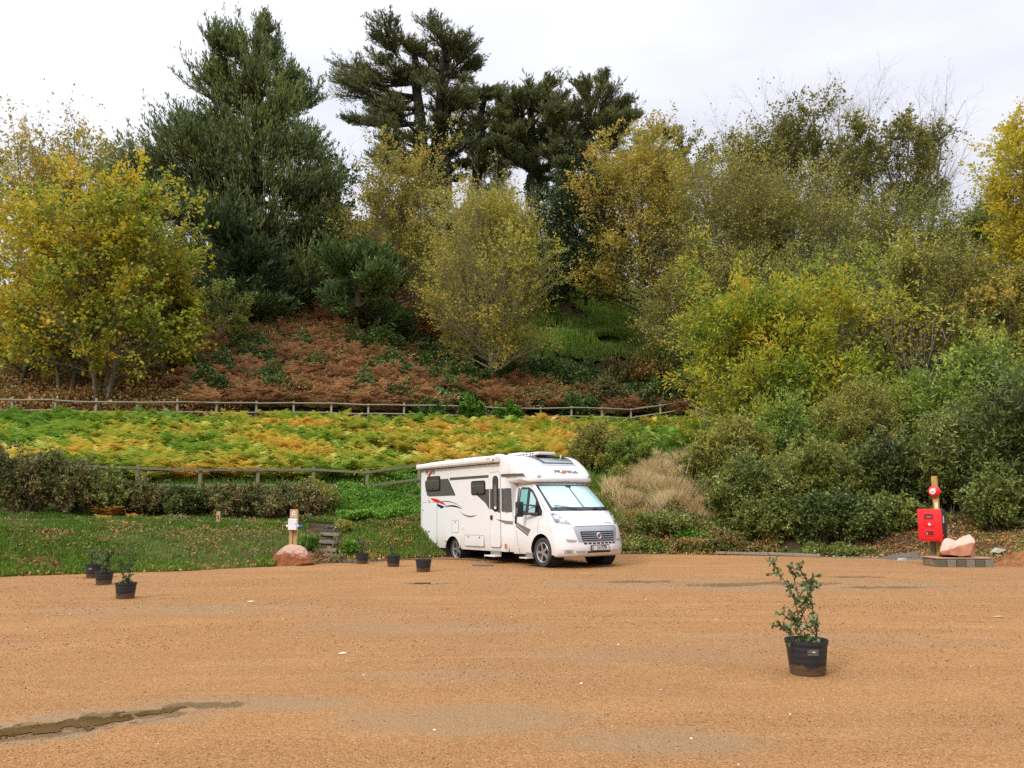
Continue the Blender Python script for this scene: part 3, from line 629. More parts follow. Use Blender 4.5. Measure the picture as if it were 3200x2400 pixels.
clump_tree('macrocarpa_tree', 'lower ragged old cypress in the dip between the flat-topped one and its neighbours', 'tree',
    [[(1490, 640), (1488, 480), (1500, 360), (1520, 280)], [(1560, 640), (1558, 480), (1550, 360)]],
    [(1530, 272, 40, 28), (1567, 290, 45, 30), (1520, 330, 60, 36), (1575, 350, 50, 34), (1500, 400, 50, 30), (1555, 415, 60, 34), (1500, 470, 44, 24), (1575, 480, 45, 26), (1540, 540, 40, 22)],
    78, 13, M_mac, B_dark, nb=19, n3=8, nl=7, leaf=(.33, .08), grow=1.05, down=26, toplow=34, split=3, wide=(.72, 1.1), tier=.36, r0=.6, upb=.35, group='old cypresses on the ridge', ivy=IV)
clump_tree('macrocarpa_tree', 'old cypress with a pointed crown and straight ivy trunk behind the twiggy maple', 'tree',
    [[(1664, 640), (1668, 500), (1660, 380), (1655, 270)]],
    [(1650, 262, 42, 34), (1700, 285, 56, 32), (1735, 310, 40, 26), (1640, 320, 60, 38), (1695, 345, 62, 38), (1610, 390, 44, 32), (1670, 410, 60, 36), (1725, 400, 44, 28), (1620, 470, 46, 26), (1740, 470, 50, 28), (1580, 340, 50, 34), (1570, 440, 44, 28), (1690, 480, 44, 24), (1700, 540, 36, 18)],
    75, 14, M_mac, B_dark, nb=19, n3=8, nl=7, leaf=(.33, .08), grow=1.05, down=26, toplow=34, split=3, wide=(.72, 1.1), tier=.36, r0=.6, upb=.45, group='old cypresses on the ridge', ivy=IV)
clump_tree('macrocarpa_tree', 'leaning old cypress ending the ridge row, with a forked bare trunk and fanned crown', 'tree',
    [[(1778, 660), (1776, 560), (1768, 490), (1735, 440), (1712, 400)], [(1776, 540), (1800, 440), (1850, 380)]],
    [(1760, 315, 50, 32), (1815, 300, 36, 30), (1800, 350, 66, 38), (1885, 290, 28, 34), (1935, 305, 34, 34), (1905, 345, 56, 38), (1950, 360, 26, 32), (1860, 385, 62, 34), (1920, 410, 46, 30), (1840, 440, 62, 34), (1890, 460, 40, 26), (1745, 350, 60, 34), (1700, 420, 50, 30), (1770, 400, 60, 34), (1950, 310, 26, 26), (1830, 510, 56, 32), (1800, 560, 44, 26), (1860, 560, 44, 20), (1740, 500, 34, 14), (1745, 560, 34, 14)],
    73, 15, M_mac, B_grey, nb=19, n3=8, nl=7, leaf=(.33, .08), grow=1.05, down=26, toplow=34, split=3, wide=(.72, 1.1), tier=.36, r0=.5, upb=.5, group='old cypresses on the ridge')
clump_tree('macrocarpa_tree', 'dark flat cypress top just showing above the yellow-brown hornbeam', 'tree',
    [[(2035, 700), (2035, 560), (2040, 470)]], [(1985, 460, 50, 26), (2040, 440, 55, 26), (2095, 445, 45, 24), (2120, 480, 34, 22), (1960, 500, 50, 24), (2050, 500, 80, 28), (2090, 540, 60, 30)],
    86, 16, M_mac, B_dark, nb=19, n3=8, nl=7, leaf=(.33, .08), grow=1.05, down=26, toplow=34, split=3, wide=(.72, 1.1), tier=.36, r0=.5, upb=.4, group='old cypresses on the ridge')

# back row, left
tree('deciduous_tree', 'brownish olive tree at the far left skyline behind the yellow maples', 'tree', 50, 62, 480, 420, 960, 21, .2, 'dome', (46, 10, 7), 6, (.22, .14), M_horn, B_grey, gap=.05, group='autumn trees behind')
tree('deciduous_tree', 'rusty olive tree on the left skyline beside the tall cone-shaped cypress', 'tree', 265, 63, 520, 380, 960, 22, .2, 'dome', (46, 10, 7), 6, (.22, .14), M_horn, B_grey, gap=.05, group='autumn trees behind')
tree('deciduous_tree', 'rounded mid green tree peeping over the right yellow maple', 'tree', 400, 60, 545, 300, 980, 23, .2, 'dome', (40, 10, 7), 7, (.2, .13), M_green, B_grey, gap=.02, group='autumn trees behind')
tree('bare_tree', 'thin nearly leafless saplings standing against the sky at the left', 'tree', 240, 66, 400, 380, 900, 24, .35, 'vase', (34, 6, 4), 2, (.22, .18), M_olive, B_twig, stems=5, stem_spread=.34, bare=.6, ang=(15, 40), r0=.10, group='autumn trees behind')
tree('bare_tree', 'leafless pale tree between the tall cypress and the ridge cypresses', 'tree', 1090, 68, 350, 260, 950, 25, .3, 'vase', (50, 8, 6), 2, (.14, .1), M_olive, B_twig, stems=3, stem_spread=.22, bare=.85, ang=(18, 46), r0=.14)
tree('ivy_tree', 'ivy-smothered trunk with yellowing top right of the tall cypress', 'tree', 1010, 60, 450, 170, 980, 26, .25, 'dome', (34, 9, 6), 6, (.2, .14), M_ivy, B_grey, gap=.05)
# middle rows
tree('deciduous_tree', 'spreading olive-yellow tree left of the twiggy maple, below the ridge cypresses', 'tree', 1235, 56, 555, 340, 990, 27, .12, 'dome', (56, 10, 8), 7, (.17, .12), M_olive, B_grey, gap=.1, group='autumn trees behind')
clump_tree('ivy_bush_tree', 'dark green ivy-covered thicket at the foot of the ridge cypress trunks', 'tree', [[(1330, 760), (1330, 700), (1330, 650)]],
    [(1220, 620, 70, 40), (1290, 620, 60, 36), (1360, 650, 70, 36), (1450, 660, 60, 34), (1560, 650, 60, 34), (1660, 650, 60, 34)], 70, 28, M_ivy, B_dark, nb=26, n3=7, nl=7, leaf=(.26, .18), r0=.3, mode='broad')
tree('evergreen_oak', 'dense dark evergreen tree between the twiggy maple and the hornbeam', 'tree', 1830, 59, 620, 300, 940, 29, .05, 'dome', (56, 10, 8), 8, (.2, .12), M_yew, B_dark, gap=0)
tree('evergreen_oak', 'second dark evergreen, lower and half hidden under the twiggy maple crown', 'tree', 1700, 64, 700, 260, 960, 30, .05, 'dome', (40, 10, 7), 7, (.2, .12), M_yew, B_dark, gap=0)
tree('hornbeam_tree', 'dense hornbeam with yellow-brown leaves and rusty top right of the dark evergreen', 'tree', 2000, 57, 480, 400, 985, 31, .05, 'dome', (84, 11, 8), 7, (.17, .12), M_horn, B_grey, gap=.05, l2=.5)
tree('deciduous_tree', 'tall open tree with many upright stems, leftmost of the three on the right skyline', 'tree', 2330, 60, 372, 420, 900, 32, .28, 'vase', (80, 9, 7), 7, (.22, .16), M_sky, B_grey, stems=5, stem_spread=.30, gap=.26, ang=(18, 52), bare_top=.12, group='open trees on the right skyline')
tree('deciduous_tree', 'tallest open tree on the right skyline with dense green centre', 'tree', 2590, 61, 318, 370, 900, 33, .3, 'dome', (62, 9, 7), 6, (.22, .16), M_sky, B_grey, stems=4, stem_spread=.24, gap=.28, ang=(20, 55), bare_top=.1, group='open trees on the right skyline')
tree('deciduous_tree', 'open tree with dark green leaves, rightmost of the three on the right skyline', 'tree', 2790, 62, 380, 330, 900, 34, .3, 'dome', (56, 9, 7), 6, (.22, .16), M_sky, B_grey, stems=4, stem_spread=.24, gap=.28, ang=(20, 52), bare_top=.1, group='open trees on the right skyline')
tree('bare_tree', 'leafless grey twigs rising above the tallest tree on the right skyline', 'tree', 2640, 68, 330, 380, 820, 35, .35, 'spread', (60, 8, 6), 1, (.1, .08), M_olive, B_twig, stems=4, stem_spread=.24, bare=.95, ang=(16, 44), r0=.16)
tree('bare_tree', 'leafless grey twigs fanning out beside the rightmost tree of the skyline', 'tree', 2890, 68, 410, 380, 860, 36, .35, 'spread', (60, 8, 6), 1, (.1, .08), M_olive, B_twig, stems=4, stem_spread=.24, bare=.95, ang=(16, 46), r0=.16)
tree('willow_tree', 'brushy grey-olive sallow with fine fanned twigs right of the hornbeam', 'tree', 2240, 54, 665, 540, 1060, 37, .03, 'dome', (130, 11, 8), 5, (.17, .09), M_sage, B_twig, stems=6, stem_spread=.4, gap=0.24, ang=(20, 55), r0=.12, group='sallows on the right slope')
tree('willow_tree', 'brushy olive sallow below the tallest skyline tree, above the yellow-green chestnut', 'tree', 2560, 55, 690, 540, 1060, 38, .03, 'dome', (130, 11, 8), 5, (.17, .09), M_sage, B_twig, stems=6, stem_spread=.4, gap=0.22, ang=(20, 58), r0=.12, group='sallows on the right slope')
tree('willow_tree', 'greener sallow below the rightmost skyline tree', 'tree', 2840, 56, 670, 480, 1080, 39, .03, 'dome', (110, 11, 8), 5, (.18, .09), M_green, B_twig, stems=5, stem_spread=.35, gap=0.20, r0=.12, group='sallows on the right slope')
tree('willow_tree', 'bushy olive green sallow next to the golden tree at the right border', 'tree', 3060, 54, 610, 420, 1120, 40, .03, 'dome', (110, 11, 8), 5, (.18, .10), M_green, B_twig, stems=5, stem_spread=.35, gap=0.18, r0=.12, group='sallows on the right slope')
tree('willow_tree', 'low rusty-olive thicket between the green grass patch and the yellow-green chestnut', 'tree', 2190, 50, 820, 380, 1120, 41, .0, 'dome', (90, 10, 7), 5, (.15, .09), M_sage, B_twig, stems=5, stem_spread=.4, gap=0.17, r0=.1, group='sallows on the right slope')
tree('willow_tree', 'low olive thicket behind the sparse yellow-leaved sapling', 'tree', 2900, 46, 820, 520, 1220, 42, .0, 'dome', (90, 10, 7), 5, (.16, .10), M_sage, B_twig, stems=5, stem_spread=.4, gap=0.16, r0=.1, group='sallows on the right slope')
tree('willow_tree', 'dull green thicket behind the crown of the yellow-green chestnut', 'tree', 2600, 47, 800, 460, 1200, 43, .0, 'dome', (90, 10, 7), 5, (.16, .10), M_green, B_twig, stems=5, stem_spread=.4, gap=0.16, r0=.1, group='sallows on the right slope')
tree('sycamore_tree', 'twiggy pale-stemmed maple with sparse small yellow leaves standing alone on the bank', 'tree', 1532, 50, 515, 490, 1195, 44, .07, 'egg', (130, 11, 7), 6, (.16, .125), M_twig_tree, B_pale, gap=.38, gapf=1.3, ang=(24, 76), up=.2, droop=.1, r0=.17, bare_top=.25, asym=(1.0, .92))
# yellow maples, left
for (px, Y, top, w, bs, sd, lbl, mt) in [(205, 41, 580, 440, 1232, 51, 'bright yellow maple with orange tips, its fluted trunk just behind the upper fence', M_maple),
                              (322, 40, 610, 470, 1236, 52, 'yellow-green maple with wide low boughs reaching over the rusty ferns', M_maple2),
                              (40, 42, 650, 420, 1225, 53, 'half-seen yellow maple at the left border of the view', M_maple),
                              (500, 44, 760, 260, 1180, 54, 'smaller olive-yellow maple at the right edge of the maple group', M_maple2)]:
    tree('maple_tree', lbl, 'tree', px, Y, top, w, bs, sd, .12, 'dome', (74, 9, 7), 5, (.20, .18), mt, B_grey, stems=3, stem_spread=.16, gap=.44, gapf=1.1, up=.12, ang=(30, 74), droop=.25, group='yellow maples behind the upper fence')
tree('holly_tree', 'pale green leafy bush under the tall cypress right of the yellow maples', 'bush', 690, 48, 870, 190, 1040, 55, .02, 'dome', (26, 8, 6), 6, (.16, .1), M_budd, B_grey, stems=4, stem_spread=.4, gap=.1)
# right
tree('golden_tree', 'golden yellow tree cut by the right border of the view', 'tree', 3320, 40, 370, 420, 1150, 56, .22, 'dome', (80, 10, 8), 7, (.19, .10), M_gold, B_grey, gap=.08, ang=(30, 80))
tree('deciduous_tree', 'loose olive-yellow tree low at the right border under the golden one', 'tree', 3170, 37, 850, 240, 1200, 57, .05, 'dome', (40, 9, 7), 6, (.15, .11), M_olive, B_grey, gap=.12)
tree('chestnut_tree', 'broad yellow-green chestnut with long leaves and orange patches at the end of the fence', 'tree', 2490, 34, 880, 650, 1420, 58, .0, 'dome', (120, 10, 8), 6, (.23, .072), M_chest, B_brown, stems=4, stem_spread=.34, gap=.06, gapf=.8, ang=(28, 82), up=.06, droop=.35, r0=.14)
tree('bare_sapling', 'nearly leafless sapling with a few yellow leaves right of the chestnut', 'tree', 2865, 33, 968, 230, 1230, 59, .15, 'spread', (22, 5, 3), 1, (.16, .12), M_gold, B_twig, stems=6, stem_spread=.45, bare=.35, ang=(12, 32), r0=.035)

# ------------------------------------------------------------------ ground cover (nobody could count it)
rg = np.random.default_rng(77)
def XYZ(X, Y, dz=0.0): return np.stack([X, Y, H(X, Y) + dz], -1)
def colpx(X, Y): return X / Y * FPX + 1600
# bracken field between the two fences
n = 2900; X, Y = scatter(rg, n, -120, 2330, 3.12, 3.86); P2 = np.stack([X, Y], -1); px = colpx(X, Y)
den = nz(P2, .55, 1.3) * .5 + nz(P2, 1.7, 2.2) * .5 + rg.normal(0, .12, n)
thr = np.interp(px, [0, 500, 1100, 1650, 1800, 2000, 2300], [-.5, -.25, -.18, -.28, -.05, .3, .5])
k = den > thr; X, Y, px, P2 = X[k], Y[k], px[k], P2[k]
dep = (Y - knots(X / Y)[0][:, 3]) / (knots(X / Y)[0][:, 4] - knots(X / Y)[0][:, 3])
tone = .42 + .30 * nz(P2, .75, 5.1) + .16 * nz(P2, 2.0, 6) + np.interp(px, [0, 350, 800, 1500, 1750, 2000, 2300], [-.14, -.05, .06, .12, .12, -.1, -.25]) - np.clip(dep - .55, 0, 1) * np.interp(px, [0, 500, 900], [.75, .4, 0])
ferns('bracken', 'autumn bracken field turning from green through yellow to orange between the two fences', 'ferns', XYZ(X, Y), .75 + .6 * rg.random(len(X)), np.clip(tone + rg.normal(0, .09, len(X)), 0, 1), M_fern, 1, nf=11, K=9, arch=.85, el0=30)
# dead bracken and brambles on the slope behind the upper fence
n = 4600; X, Y = scatter(rg, n, 480, 2150, 4.17, 6.1); P2 = np.stack([X, Y], -1); px = colpx(X, Y)
yy = Y - knots(X / Y)[0][:, 4]
wgt = np.interp(px, [480, 640, 1200, 1300, 2150], [.0, .78, .72, .1, .0]) - np.interp(px, [1250, 1350], [0, .45]) * (yy > 6) + .35 * ((px > 1250) & (yy < 4))
k = nz(P2, .5, 4) * .55 + nz(P2, 1.6, 8) * .3 + wgt - .35 + rg.normal(0, .1, len(X)) > 0
X, Y, P2 = X[k], Y[k], P2[k]
ferns('dead_bracken', 'collapsed rusty brown bracken covering the slope behind the upper fence', 'ferns', XYZ(X, Y), 1.15 + .5 * rg.random(len(X)), np.clip(.45 + .35 * nz(P2, 1.1, 3) + rg.normal(0, .2, len(X)), 0, 1), M_rust, 2, nf=9, K=6, arch=.85, el0=38)
def lumpy(n, px0, px1, a, b, amp, f=.9, seed=1.0, cut=-.4, filt=None):
    X, Y = scatter(rg, n, px0, px1, a, b); P2 = np.stack([X, Y], -1)
    h = np.clip(nz(P2, f, seed) * .8 + nz(P2, f * 2.7, seed + 1) * .35 - cut, 0, 2)
    k = h > .02
    if filt is not None: k &= filt(X, Y, P2)
    X, Y, h = X[k], Y[k], h[k]
    return XYZ(X, Y, h * amp * (1 - .45 * rg.random(len(X)) ** 2) + rg.uniform(-.02, .1, len(X)))
def offgrass(X, Y, P2):
    px = colpx(X, Y); K5 = knots(X / Y)[0][:, 5]; return ~((px > 1600 + 30 * nz(P2, .7, 2)) & (px < 2050) & (Y > K5 + 1.2 + .8 * nz(P2, .6, 5)))
cover('undergrowth', 'tangled bramble and ivy undergrowth on the slope under the trees', 'undergrowth', lumpy(260000, -300, 3500, 4.12, 7.0, 1.25, .8, 2.0, -.5, offgrass), .14, M_under, 3)
cover('slope_brambles', 'dark green brambles in lumps along the upper fence and the slope', 'brambles', lumpy(230000, 560, 2300, 4.16, 6.0, 1.5, 1.15, 6.0, -.36, offgrass), .17, M_ivy, 4)
gf = lambda X, Y, P2: (colpx(X, Y) > 1480 + 40 * nz(P2, .8, 3)) & (colpx(X, Y) < 2080) & (nz(P2, .9, 4) + .4 * nz(P2, 3.5, 7) > -.35)
X, Y = scatter(rg, 60000, 1450, 2100, 5.25, 6.7); k = gf(X, Y, np.stack([X, Y], -1)); X, Y = X[k], Y[k]
blades('slope_grass', 'bright green grass patch on the hill top between the trees', 'grass', XYZ(X, Y, .35), .5, .10, leafmat('meadow_blade', [(0, (.12, .22, .025)), (.5, (.23, .38, .05)), (.85, (.34, .38, .10)), (1, (.42, .26, .10))], .5, .6, .4), 5)
# grass on the terrace, the banks and the gaps of the field
X, Y = scatter(rg, 170000, -150, 2000, .02, 2.2); P2 = np.stack([X, Y], -1); q = (Y - knots(X / Y)[0][:, 0]) / (knots(X / Y)[0][:, 1] - knots(X / Y)[0][:, 0])
face = (q > .0) & (q < 1.02)
k = (rg.random(len(X)) < np.where(q > .92, 1.0, np.where(face, .10 + .55 * (nz(P2, 1.0, 2) + .4 * nz(P2, 3.1, 6) > .08), .85))) & ((np.abs(colpx(X, Y) - 1012) > 38) | (Y > 24.2)); X, Y, P2, q = X[k], Y[k], P2[k], q[k]
tone = np.clip(np.where(q > .95, .24, .62) + .25 * nz(P2, 1.5, 7) + rg.normal(0, .12, len(X)), 0, 1)
blades('bank_grass', 'green and yellowing grass on the low bank and terrace behind the lot', 'grass', XYZ(X, Y), .13, .022, M_grass, 6, tone=tone, lean=.9)
X, Y = scatter(rg, 70000, -150, 2450, 3.0, 4.0); P2 = np.stack([X, Y], -1)
blades('field_grass', 'bright green grass showing between the bracken', 'grass', XYZ(X, Y), .26, .04, M_grass, 7, tone=np.clip(.2 + .2 * nz(P2, 1.2, 2) + rg.normal(0, .1, len(X)), 0, 1))
cover('bank_weeds', 'low brownish and green weeds dotted over the bank', 'weeds', lumpy(46000, -150, 2250, .3, 2.0, .16, 2.2, 3.0, -.15, lambda X, Y, P2: (np.abs(colpx(X, Y) - 1012) > 38) | (Y > 24.2)), .055, M_under, 8)
cover('nettles', 'fresh green nettles and creepers filling the slope right of the steps', 'nettles', lumpy(60000, 1010, 1420, 1.15, 3.1, .32, 1.5, 5.0, -.5, lambda X, Y, P2: (colpx(X, Y) > 1060)), .085, M_nettle, 9)
cover('shrubby_bank', 'dark leafy weeds and dead stems on the bank behind the motorhome', 'weeds', lumpy(70000, 1420, 2420, .05, 2.2, .4, 1.5, 9.0, -.35), .085, M_under, 10)
cover('bank_ivy', 'dark green creepers running along the foot of the right bank', 'creepers', lumpy(90000, 1900, 3300, .05, 1.9, .35, 1.6, 4.0, -.2, lambda X, Y, P2: (colpx(X, Y) < 2660) | (nz(P2, 1.1, 6) > .25)), .08, M_budd, 11)
# dry pale grass right of the motorhome
X, Y = scatter(rg, 90000, 1880, 2300, .9, 3.15); P2 = np.stack([X, Y], -1); px = colpx(X, Y)
k = nz(P2, 1.1, 5) * .5 + rg.normal(0, .2, len(X)) + np.interp(px, [1900, 1980, 2200, 2290], [-.6, .45, .45, -.4]) > 0
blades('dry_grass', 'straw-coloured dead grass on the bank right of the motorhome', 'dry grass', XYZ(X[k], Y[k]), .26 + .42 * np.clip(nz(P2[k], 2.6, 3) + .4, 0, 1), .020, M_straw, 12, lean=.8)
# leaf litter
M_lit = leafmat('fallen_leaf', [(0, (.16, .08, .03)), (.45, (.34, .17, .06)), (.7, (.46, .27, .08)), (.95, (.62, .48, .25))], 1, .7, .2)
X, Y = scatter(rg, 9000, -150, 2250, -0.0, 1.3); ex = knots(X / Y)[0][:, 0]
Y = ex + rg.normal(.25, .35, len(X)); P2 = np.stack([X, Y], -1); px = colpx(X, Y)
k = (nz(P2, 1.2, 3) + rg.normal(0, .3, len(X)) > np.interp(px, [0, 900, 1050, 1300, 1500, 2250], [.15, .2, -.8, -.5, .1, .3])) & (Y > ex - .3); X, Y = X[k], Y[k]
Pl = np.stack([X, Y, np.maximum(H(X, Y), LZ(X, Y)) + .015 + .05 * rg.random(len(X))], -1)
cover('fallen_leaves', 'curled fallen leaves lying along the foot of the grassy bank', 'fallen leaves', Pl, .085, M_lit, 13, .6)
X, Y = scatter(rg, 30000, -300, 750, 4.0, 5.2)
cover('leaf_litter', 'brown leaf litter under the yellow maples behind the upper fence', 'leaf litter', XYZ(X, Y, .04) + np.stack([0 * X, 0 * X, .9 * rg.random(len(X)) ** 3], -1), .15, M_lit, 14, .7)
X, Y = scatter(rg, 9000, 2650, 3350, .1, 1.7)
cover('scattered_leaves', 'pale fallen leaves scattered over the rubble bank at the right', 'fallen leaves', XYZ(X, Y, .03), .075, M_lit, 15, .6)

# ------------------------------------------------------------------ bushes
# hedge on the terrace, left
def hb(px, Y, w, h, seed, lm, label, leaf=(.085, .05), nl=6, n2=8, nb=34, gap=.12, name='bramble_bush', cat='bush', group='hedge bushes in front of the lower fence'):
    b = place(px, Y)
    return bush(name, label, cat, b, [(-w * .3, .1, h * .52, w * .36, .55, h * .42), (w * .28, -.05, h * .42, w * .36, .55, h * .40), (0, .2, h * .5, w * .34, .5, h * .38)], lm, B_brown, seed, nb, n2, 5, nl, leaf, group, gap=gap, shoots=.38)
hb(30, 23.0, 1.8, 1.65, 101, M_hedge, 'brown and green bramble bush at the left border of the terrace')
hb(165, 23.2, 1.7, 1.50, 102, M_hedge, 'dark tangled bramble bush with upright pale stems, second from the left border')
hb(285, 23.6, 1.5, 1.25, 103, M_budd, 'grey-green leafy bush with pale seed heads on the terrace')
hb(400, 24.0, 1.6, .95, 104, M_hedge, 'low brown bramble bush right of the rust-coloured fern')
hb(535, 24.2, 1.6, .85, 105, M_laur, 'dark green bush behind the short numbered post')
hb(670, 24.5, 1.7, .9, 106, M_hedge, 'brownish bramble bush between the two wooden posts')
hb(800, 24.8, 1.6, .95, 107, M_hedge, 'tall-stemmed bramble bush just left of the white electric box')
hb(915, 25.2, 1.4, 1.0, 108, M_hedge, 'bramble bush with yellowing leaves directly behind the white electric box')
hb(985, 26.0, .8, 1.0, 109, M_sage, 'thin olive bush at the top of the steps', nb=20)
for k_, (px, Y, t_, lb) in enumerate([(340, 23.3, 1.0, 'rust-brown fern leaning out of the hedge'), (330, 22.3, .78, 'small orange fern on the grass strip in front of the hedge'), (412, 22.6, 1.0, 'small brown fern right of the orange one')]):
    b = place(px, Y); o = ferns('fern', lb, 'fern', np.repeat(b[None], 3, 0) + rg.normal(0, .05, (3, 3)) * [1, 1, 0], np.array([.75, .6, .5]) * (1.1 if k_ == 0 else .5), np.full(3, t_), M_fern, 40 + k_, kind=None, el0=45)
    o['group'] = 'lone ferns by the hedge'
# ivy lumps on the upper fence
for k_, (px, lb) in enumerate([(1350, 'small ivy mound hanging over the upper fence, left one of three'), (1475, 'bright ivy mound hiding the upper fence behind the motorhome'), (1585, 'ivy mound on the upper fence, right one of three')]):
    Yf = float(knots((px - 1600) / FPX)[0][4]); b = place(px, Yf + .1)
    bush('ivy_mound', lb, 'bush', b, [(0, 0, .55, .75, .5, .6)], M_nettle if k_ != 0 else M_ivy, B_brown, 120 + k_, 30, 7, 4, 7, (.12, .1), 'ivy mounds on the upper fence')
for k_, (px, Yo, w, h, lm, lb) in enumerate([(1900, 2.0, 1.6, 1.7, M_hedge, 'dark bramble clump behind the upper fence near its corner'), (1780, 1.2, 1.4, 1.2, M_ivy, 'dark ivy clump behind the upper fence'), (1240, 1.4, 1.6, 1.4, M_hedge, 'bramble clump behind the upper fence left of the twiggy maple'),
                                            (2080, 1.8, 2.2, 2.0, M_laur, 'dark evergreen clump just behind the corner of the upper fence'), (1420, 4.5, 2.6, 1.6, M_ivy, 'low dark bramble mound under the twiggy maple'), (1700, 5.5, 3.2, 1.9, M_ivy, 'wide bramble mound right of the twiggy maple trunk'), (1960, 6.5, 3.4, 2.2, M_under, 'reddish bramble mound below the bright grass patch'), (1130, 8.5, 3.2, 2.2, M_ivy, 'bramble mound below the green feathery conifer'), (1280, 11.5, 3.4, 2.6, M_under, 'brown-green bramble mound left of the twiggy maple crown')]):
    Yf = float(knots((px - 1600) / FPX)[0][4]) + Yo; b = place(px, Yf)
    bush('bramble_mound', lb, 'bush', b, [(0, 0, h * .4, w * .6, w * .4, h * .6), (w * .4, .2, h * .3, w * .45, w * .35, h * .45)], lm, B_brown, 140 + k_, 44, 8, 4, 7, (.15, .1), 'bramble mounds on the slope')
# shrubs on the right bank
def rs(px, Y, top, wpx, lm, seed, label, leaf=(.15, .05), parts=3, nb=46, nl=6, n2=9, gap=.08, cat='shrub', droop=.3, bs=0.0):
    b = place(px, Y); zt = W(px, top, Y)[2]; h = zt - b[2]; w = wpx / FPX * Y * .5; r2 = np.random.default_rng(seed); bl = []
    for i in range(parts):
        f = (i + .5) / parts * 2 - 1; hh = h * (1 - .28 * abs(f) * r2.uniform(.6, 1.3))
        bl.append((f * w * .62, r2.uniform(-.5, .5), hh * .5, w * .5, min(1.6, w * .5), hh * .5))
    bl.append((0, .3, h * .62, w * .45, min(1.4, w * .5), h * .38))
    return bush('shrub', label, cat, b, bl, lm, B_brown, seed, nb, n2, 4, nl, leaf, 'shrubs on the right bank', gap=gap + .06, droop=droop, shoots=.34)
rs(2300, 28.5, 1330, 330, M_sage, 201, 'loose olive shrub with bare twigs right of the straw-coloured grass')
rs(2480, 29.5, 1270, 360, M_lime, 202, 'mid green willowy shrub right under the yellow-green chestnut')
rs(2700, 29.5, 1230, 360, M_sage, 203, 'grey-green arching shrub with reddish patches right of the chestnut')
rs(2900, 30.0, 1180, 340, M_lime, 204, 'yellow-green bushy shrub below the sparse yellow-leaved sapling')
rs(3080, 28.5, 1085, 340, M_lime, 205, 'tallest yellow-green leafy shrub near the right border', (.17, .07))
rs(2350, 26.2, 1440, 300, M_budd, 206, 'silvery dark green shrub just right of the dry grass', (.13, .045))
rs(2560, 26.4, 1420, 330, M_green, 207, 'grey-green shrub above the fallen timber')
rs(2780, 26.6, 1380, 330, M_laur, 208, 'dark green shrub left of and behind the red fire cabinet')
rs(3000, 26.0, 1290, 330, M_budd, 209, 'bluish green shrub rising directly behind the red fire cabinet')
rs(3190, 24.5, 1250, 330, M_laur, 210, 'very dark green drooping shrub filling the right border', (.17, .05), nb=54)
rs(2420, 25.2, 1560, 280, M_budd, 211, 'low silvery bramble heap behind the left end of the fallen timber', (.11, .06), nb=40)
rs(2610, 25.0, 1545, 300, M_laur, 212, 'low dark bramble heap behind the right end of the fallen timber', (.11, .06), nb=40)
rs(2790, 25.0, 1560, 240, M_budd, 213, 'low ivy-green heap left of the red fire cabinet', (.11, .06), nb=36)
rs(3150, 23.6, 1480, 240, M_budd, 214, 'low dark shrub behind the pink boulder', (.13, .06), nb=40)
rs(2070, 26.2, 1610, 150, M_budd, 215, 'small dark bluish bush in the dry grass', (.10, .05), nb=30)
rs(2170, 25.6, 1665, 170, M_nettle, 216, 'small bright green bush at the foot of the dry grass bank', (.09, .06), nb=30)
rs(1960, 26.0, 1640, 160, M_hedge, 217, 'brown scrubby bush just right of the motorhome nose', (.09, .05), nb=30)
rs(1860, 31.5, 1335, 170, M_sage, 218, 'tall thin olive weeds rising behind the motorhome roof', (.12, .04), nb=40, gap=.25)
rs(1960, 31.0, 1360, 150, M_lime, 219, 'yellowish feathery weeds behind and right of the motorhome roof', (.12, .04), nb=34, gap=.25)
# bleached dead stalks
def stalks(pts, r0, label):
    P = []; 
    for a in pts: 
        p = np.array(a, float); s_ = np.linspace(0, len(p) - 1, 7); P.append(np.stack([np.interp(s_, np.arange(len(p)), p[:, i]) for i in range(3)], -1))
    P = np.array(P); V, F = tubes(P, np.repeat(np.linspace(r0, r0 * .3, 7)[None], len(P), 0), 5); b = P[0][0].copy()
    o = npmesh('dead_stalk', V - b, [F], B_pale, loc=tuple(b), smooth=True); tag(o, label, 'dead branch', 'bleached dead branches in the dry grass')
Yd = 27.5
stalks([[W(2018, 1505, Yd), W(2045, 1462, Yd), W(2080, 1425, Yd)], [W(2045, 1462, Yd), W(2060, 1440, Yd), W(2058, 1420, Yd)]], .020, 'bleached dead branch leaning right, left one in the dry grass')
stalks([[W(2145, 1480, Yd), W(2120, 1450, Yd), W(2090, 1433, Yd), W(2052, 1432, Yd)], [W(2145, 1480, Yd), W(2155, 1440, Yd), W(2165, 1415, Yd)], [W(2155, 1440, Yd), W(2150, 1435, Yd), W(2150, 1418, Yd)]], .022, 'forked bleached dead branch arching left, right one in the dry grass')
cover('dry_bank_weeds', 'olive and brown weeds tangled through the straw-coloured grass', 'weeds', lumpy(30000, 1900, 2300, 1.0, 3.1, .55, 1.8, 3.0, -.1), .07, M_sage, 21)
X, Y = scatter(rg, 26000, 1420, 2260, .5, 3.0); P2 = np.stack([X, Y], -1); k = nz(P2, 1.4, 9) > -.1; X, Y = X[k], Y[k]
blades('rank_grass', 'rank yellowing grass on the bank behind the motorhome', 'grass', XYZ(X, Y), .34, .018, M_grass, 22, lean=.8, tone=np.clip(.75 + rg.normal(0, .2, len(X)), 0, 1))

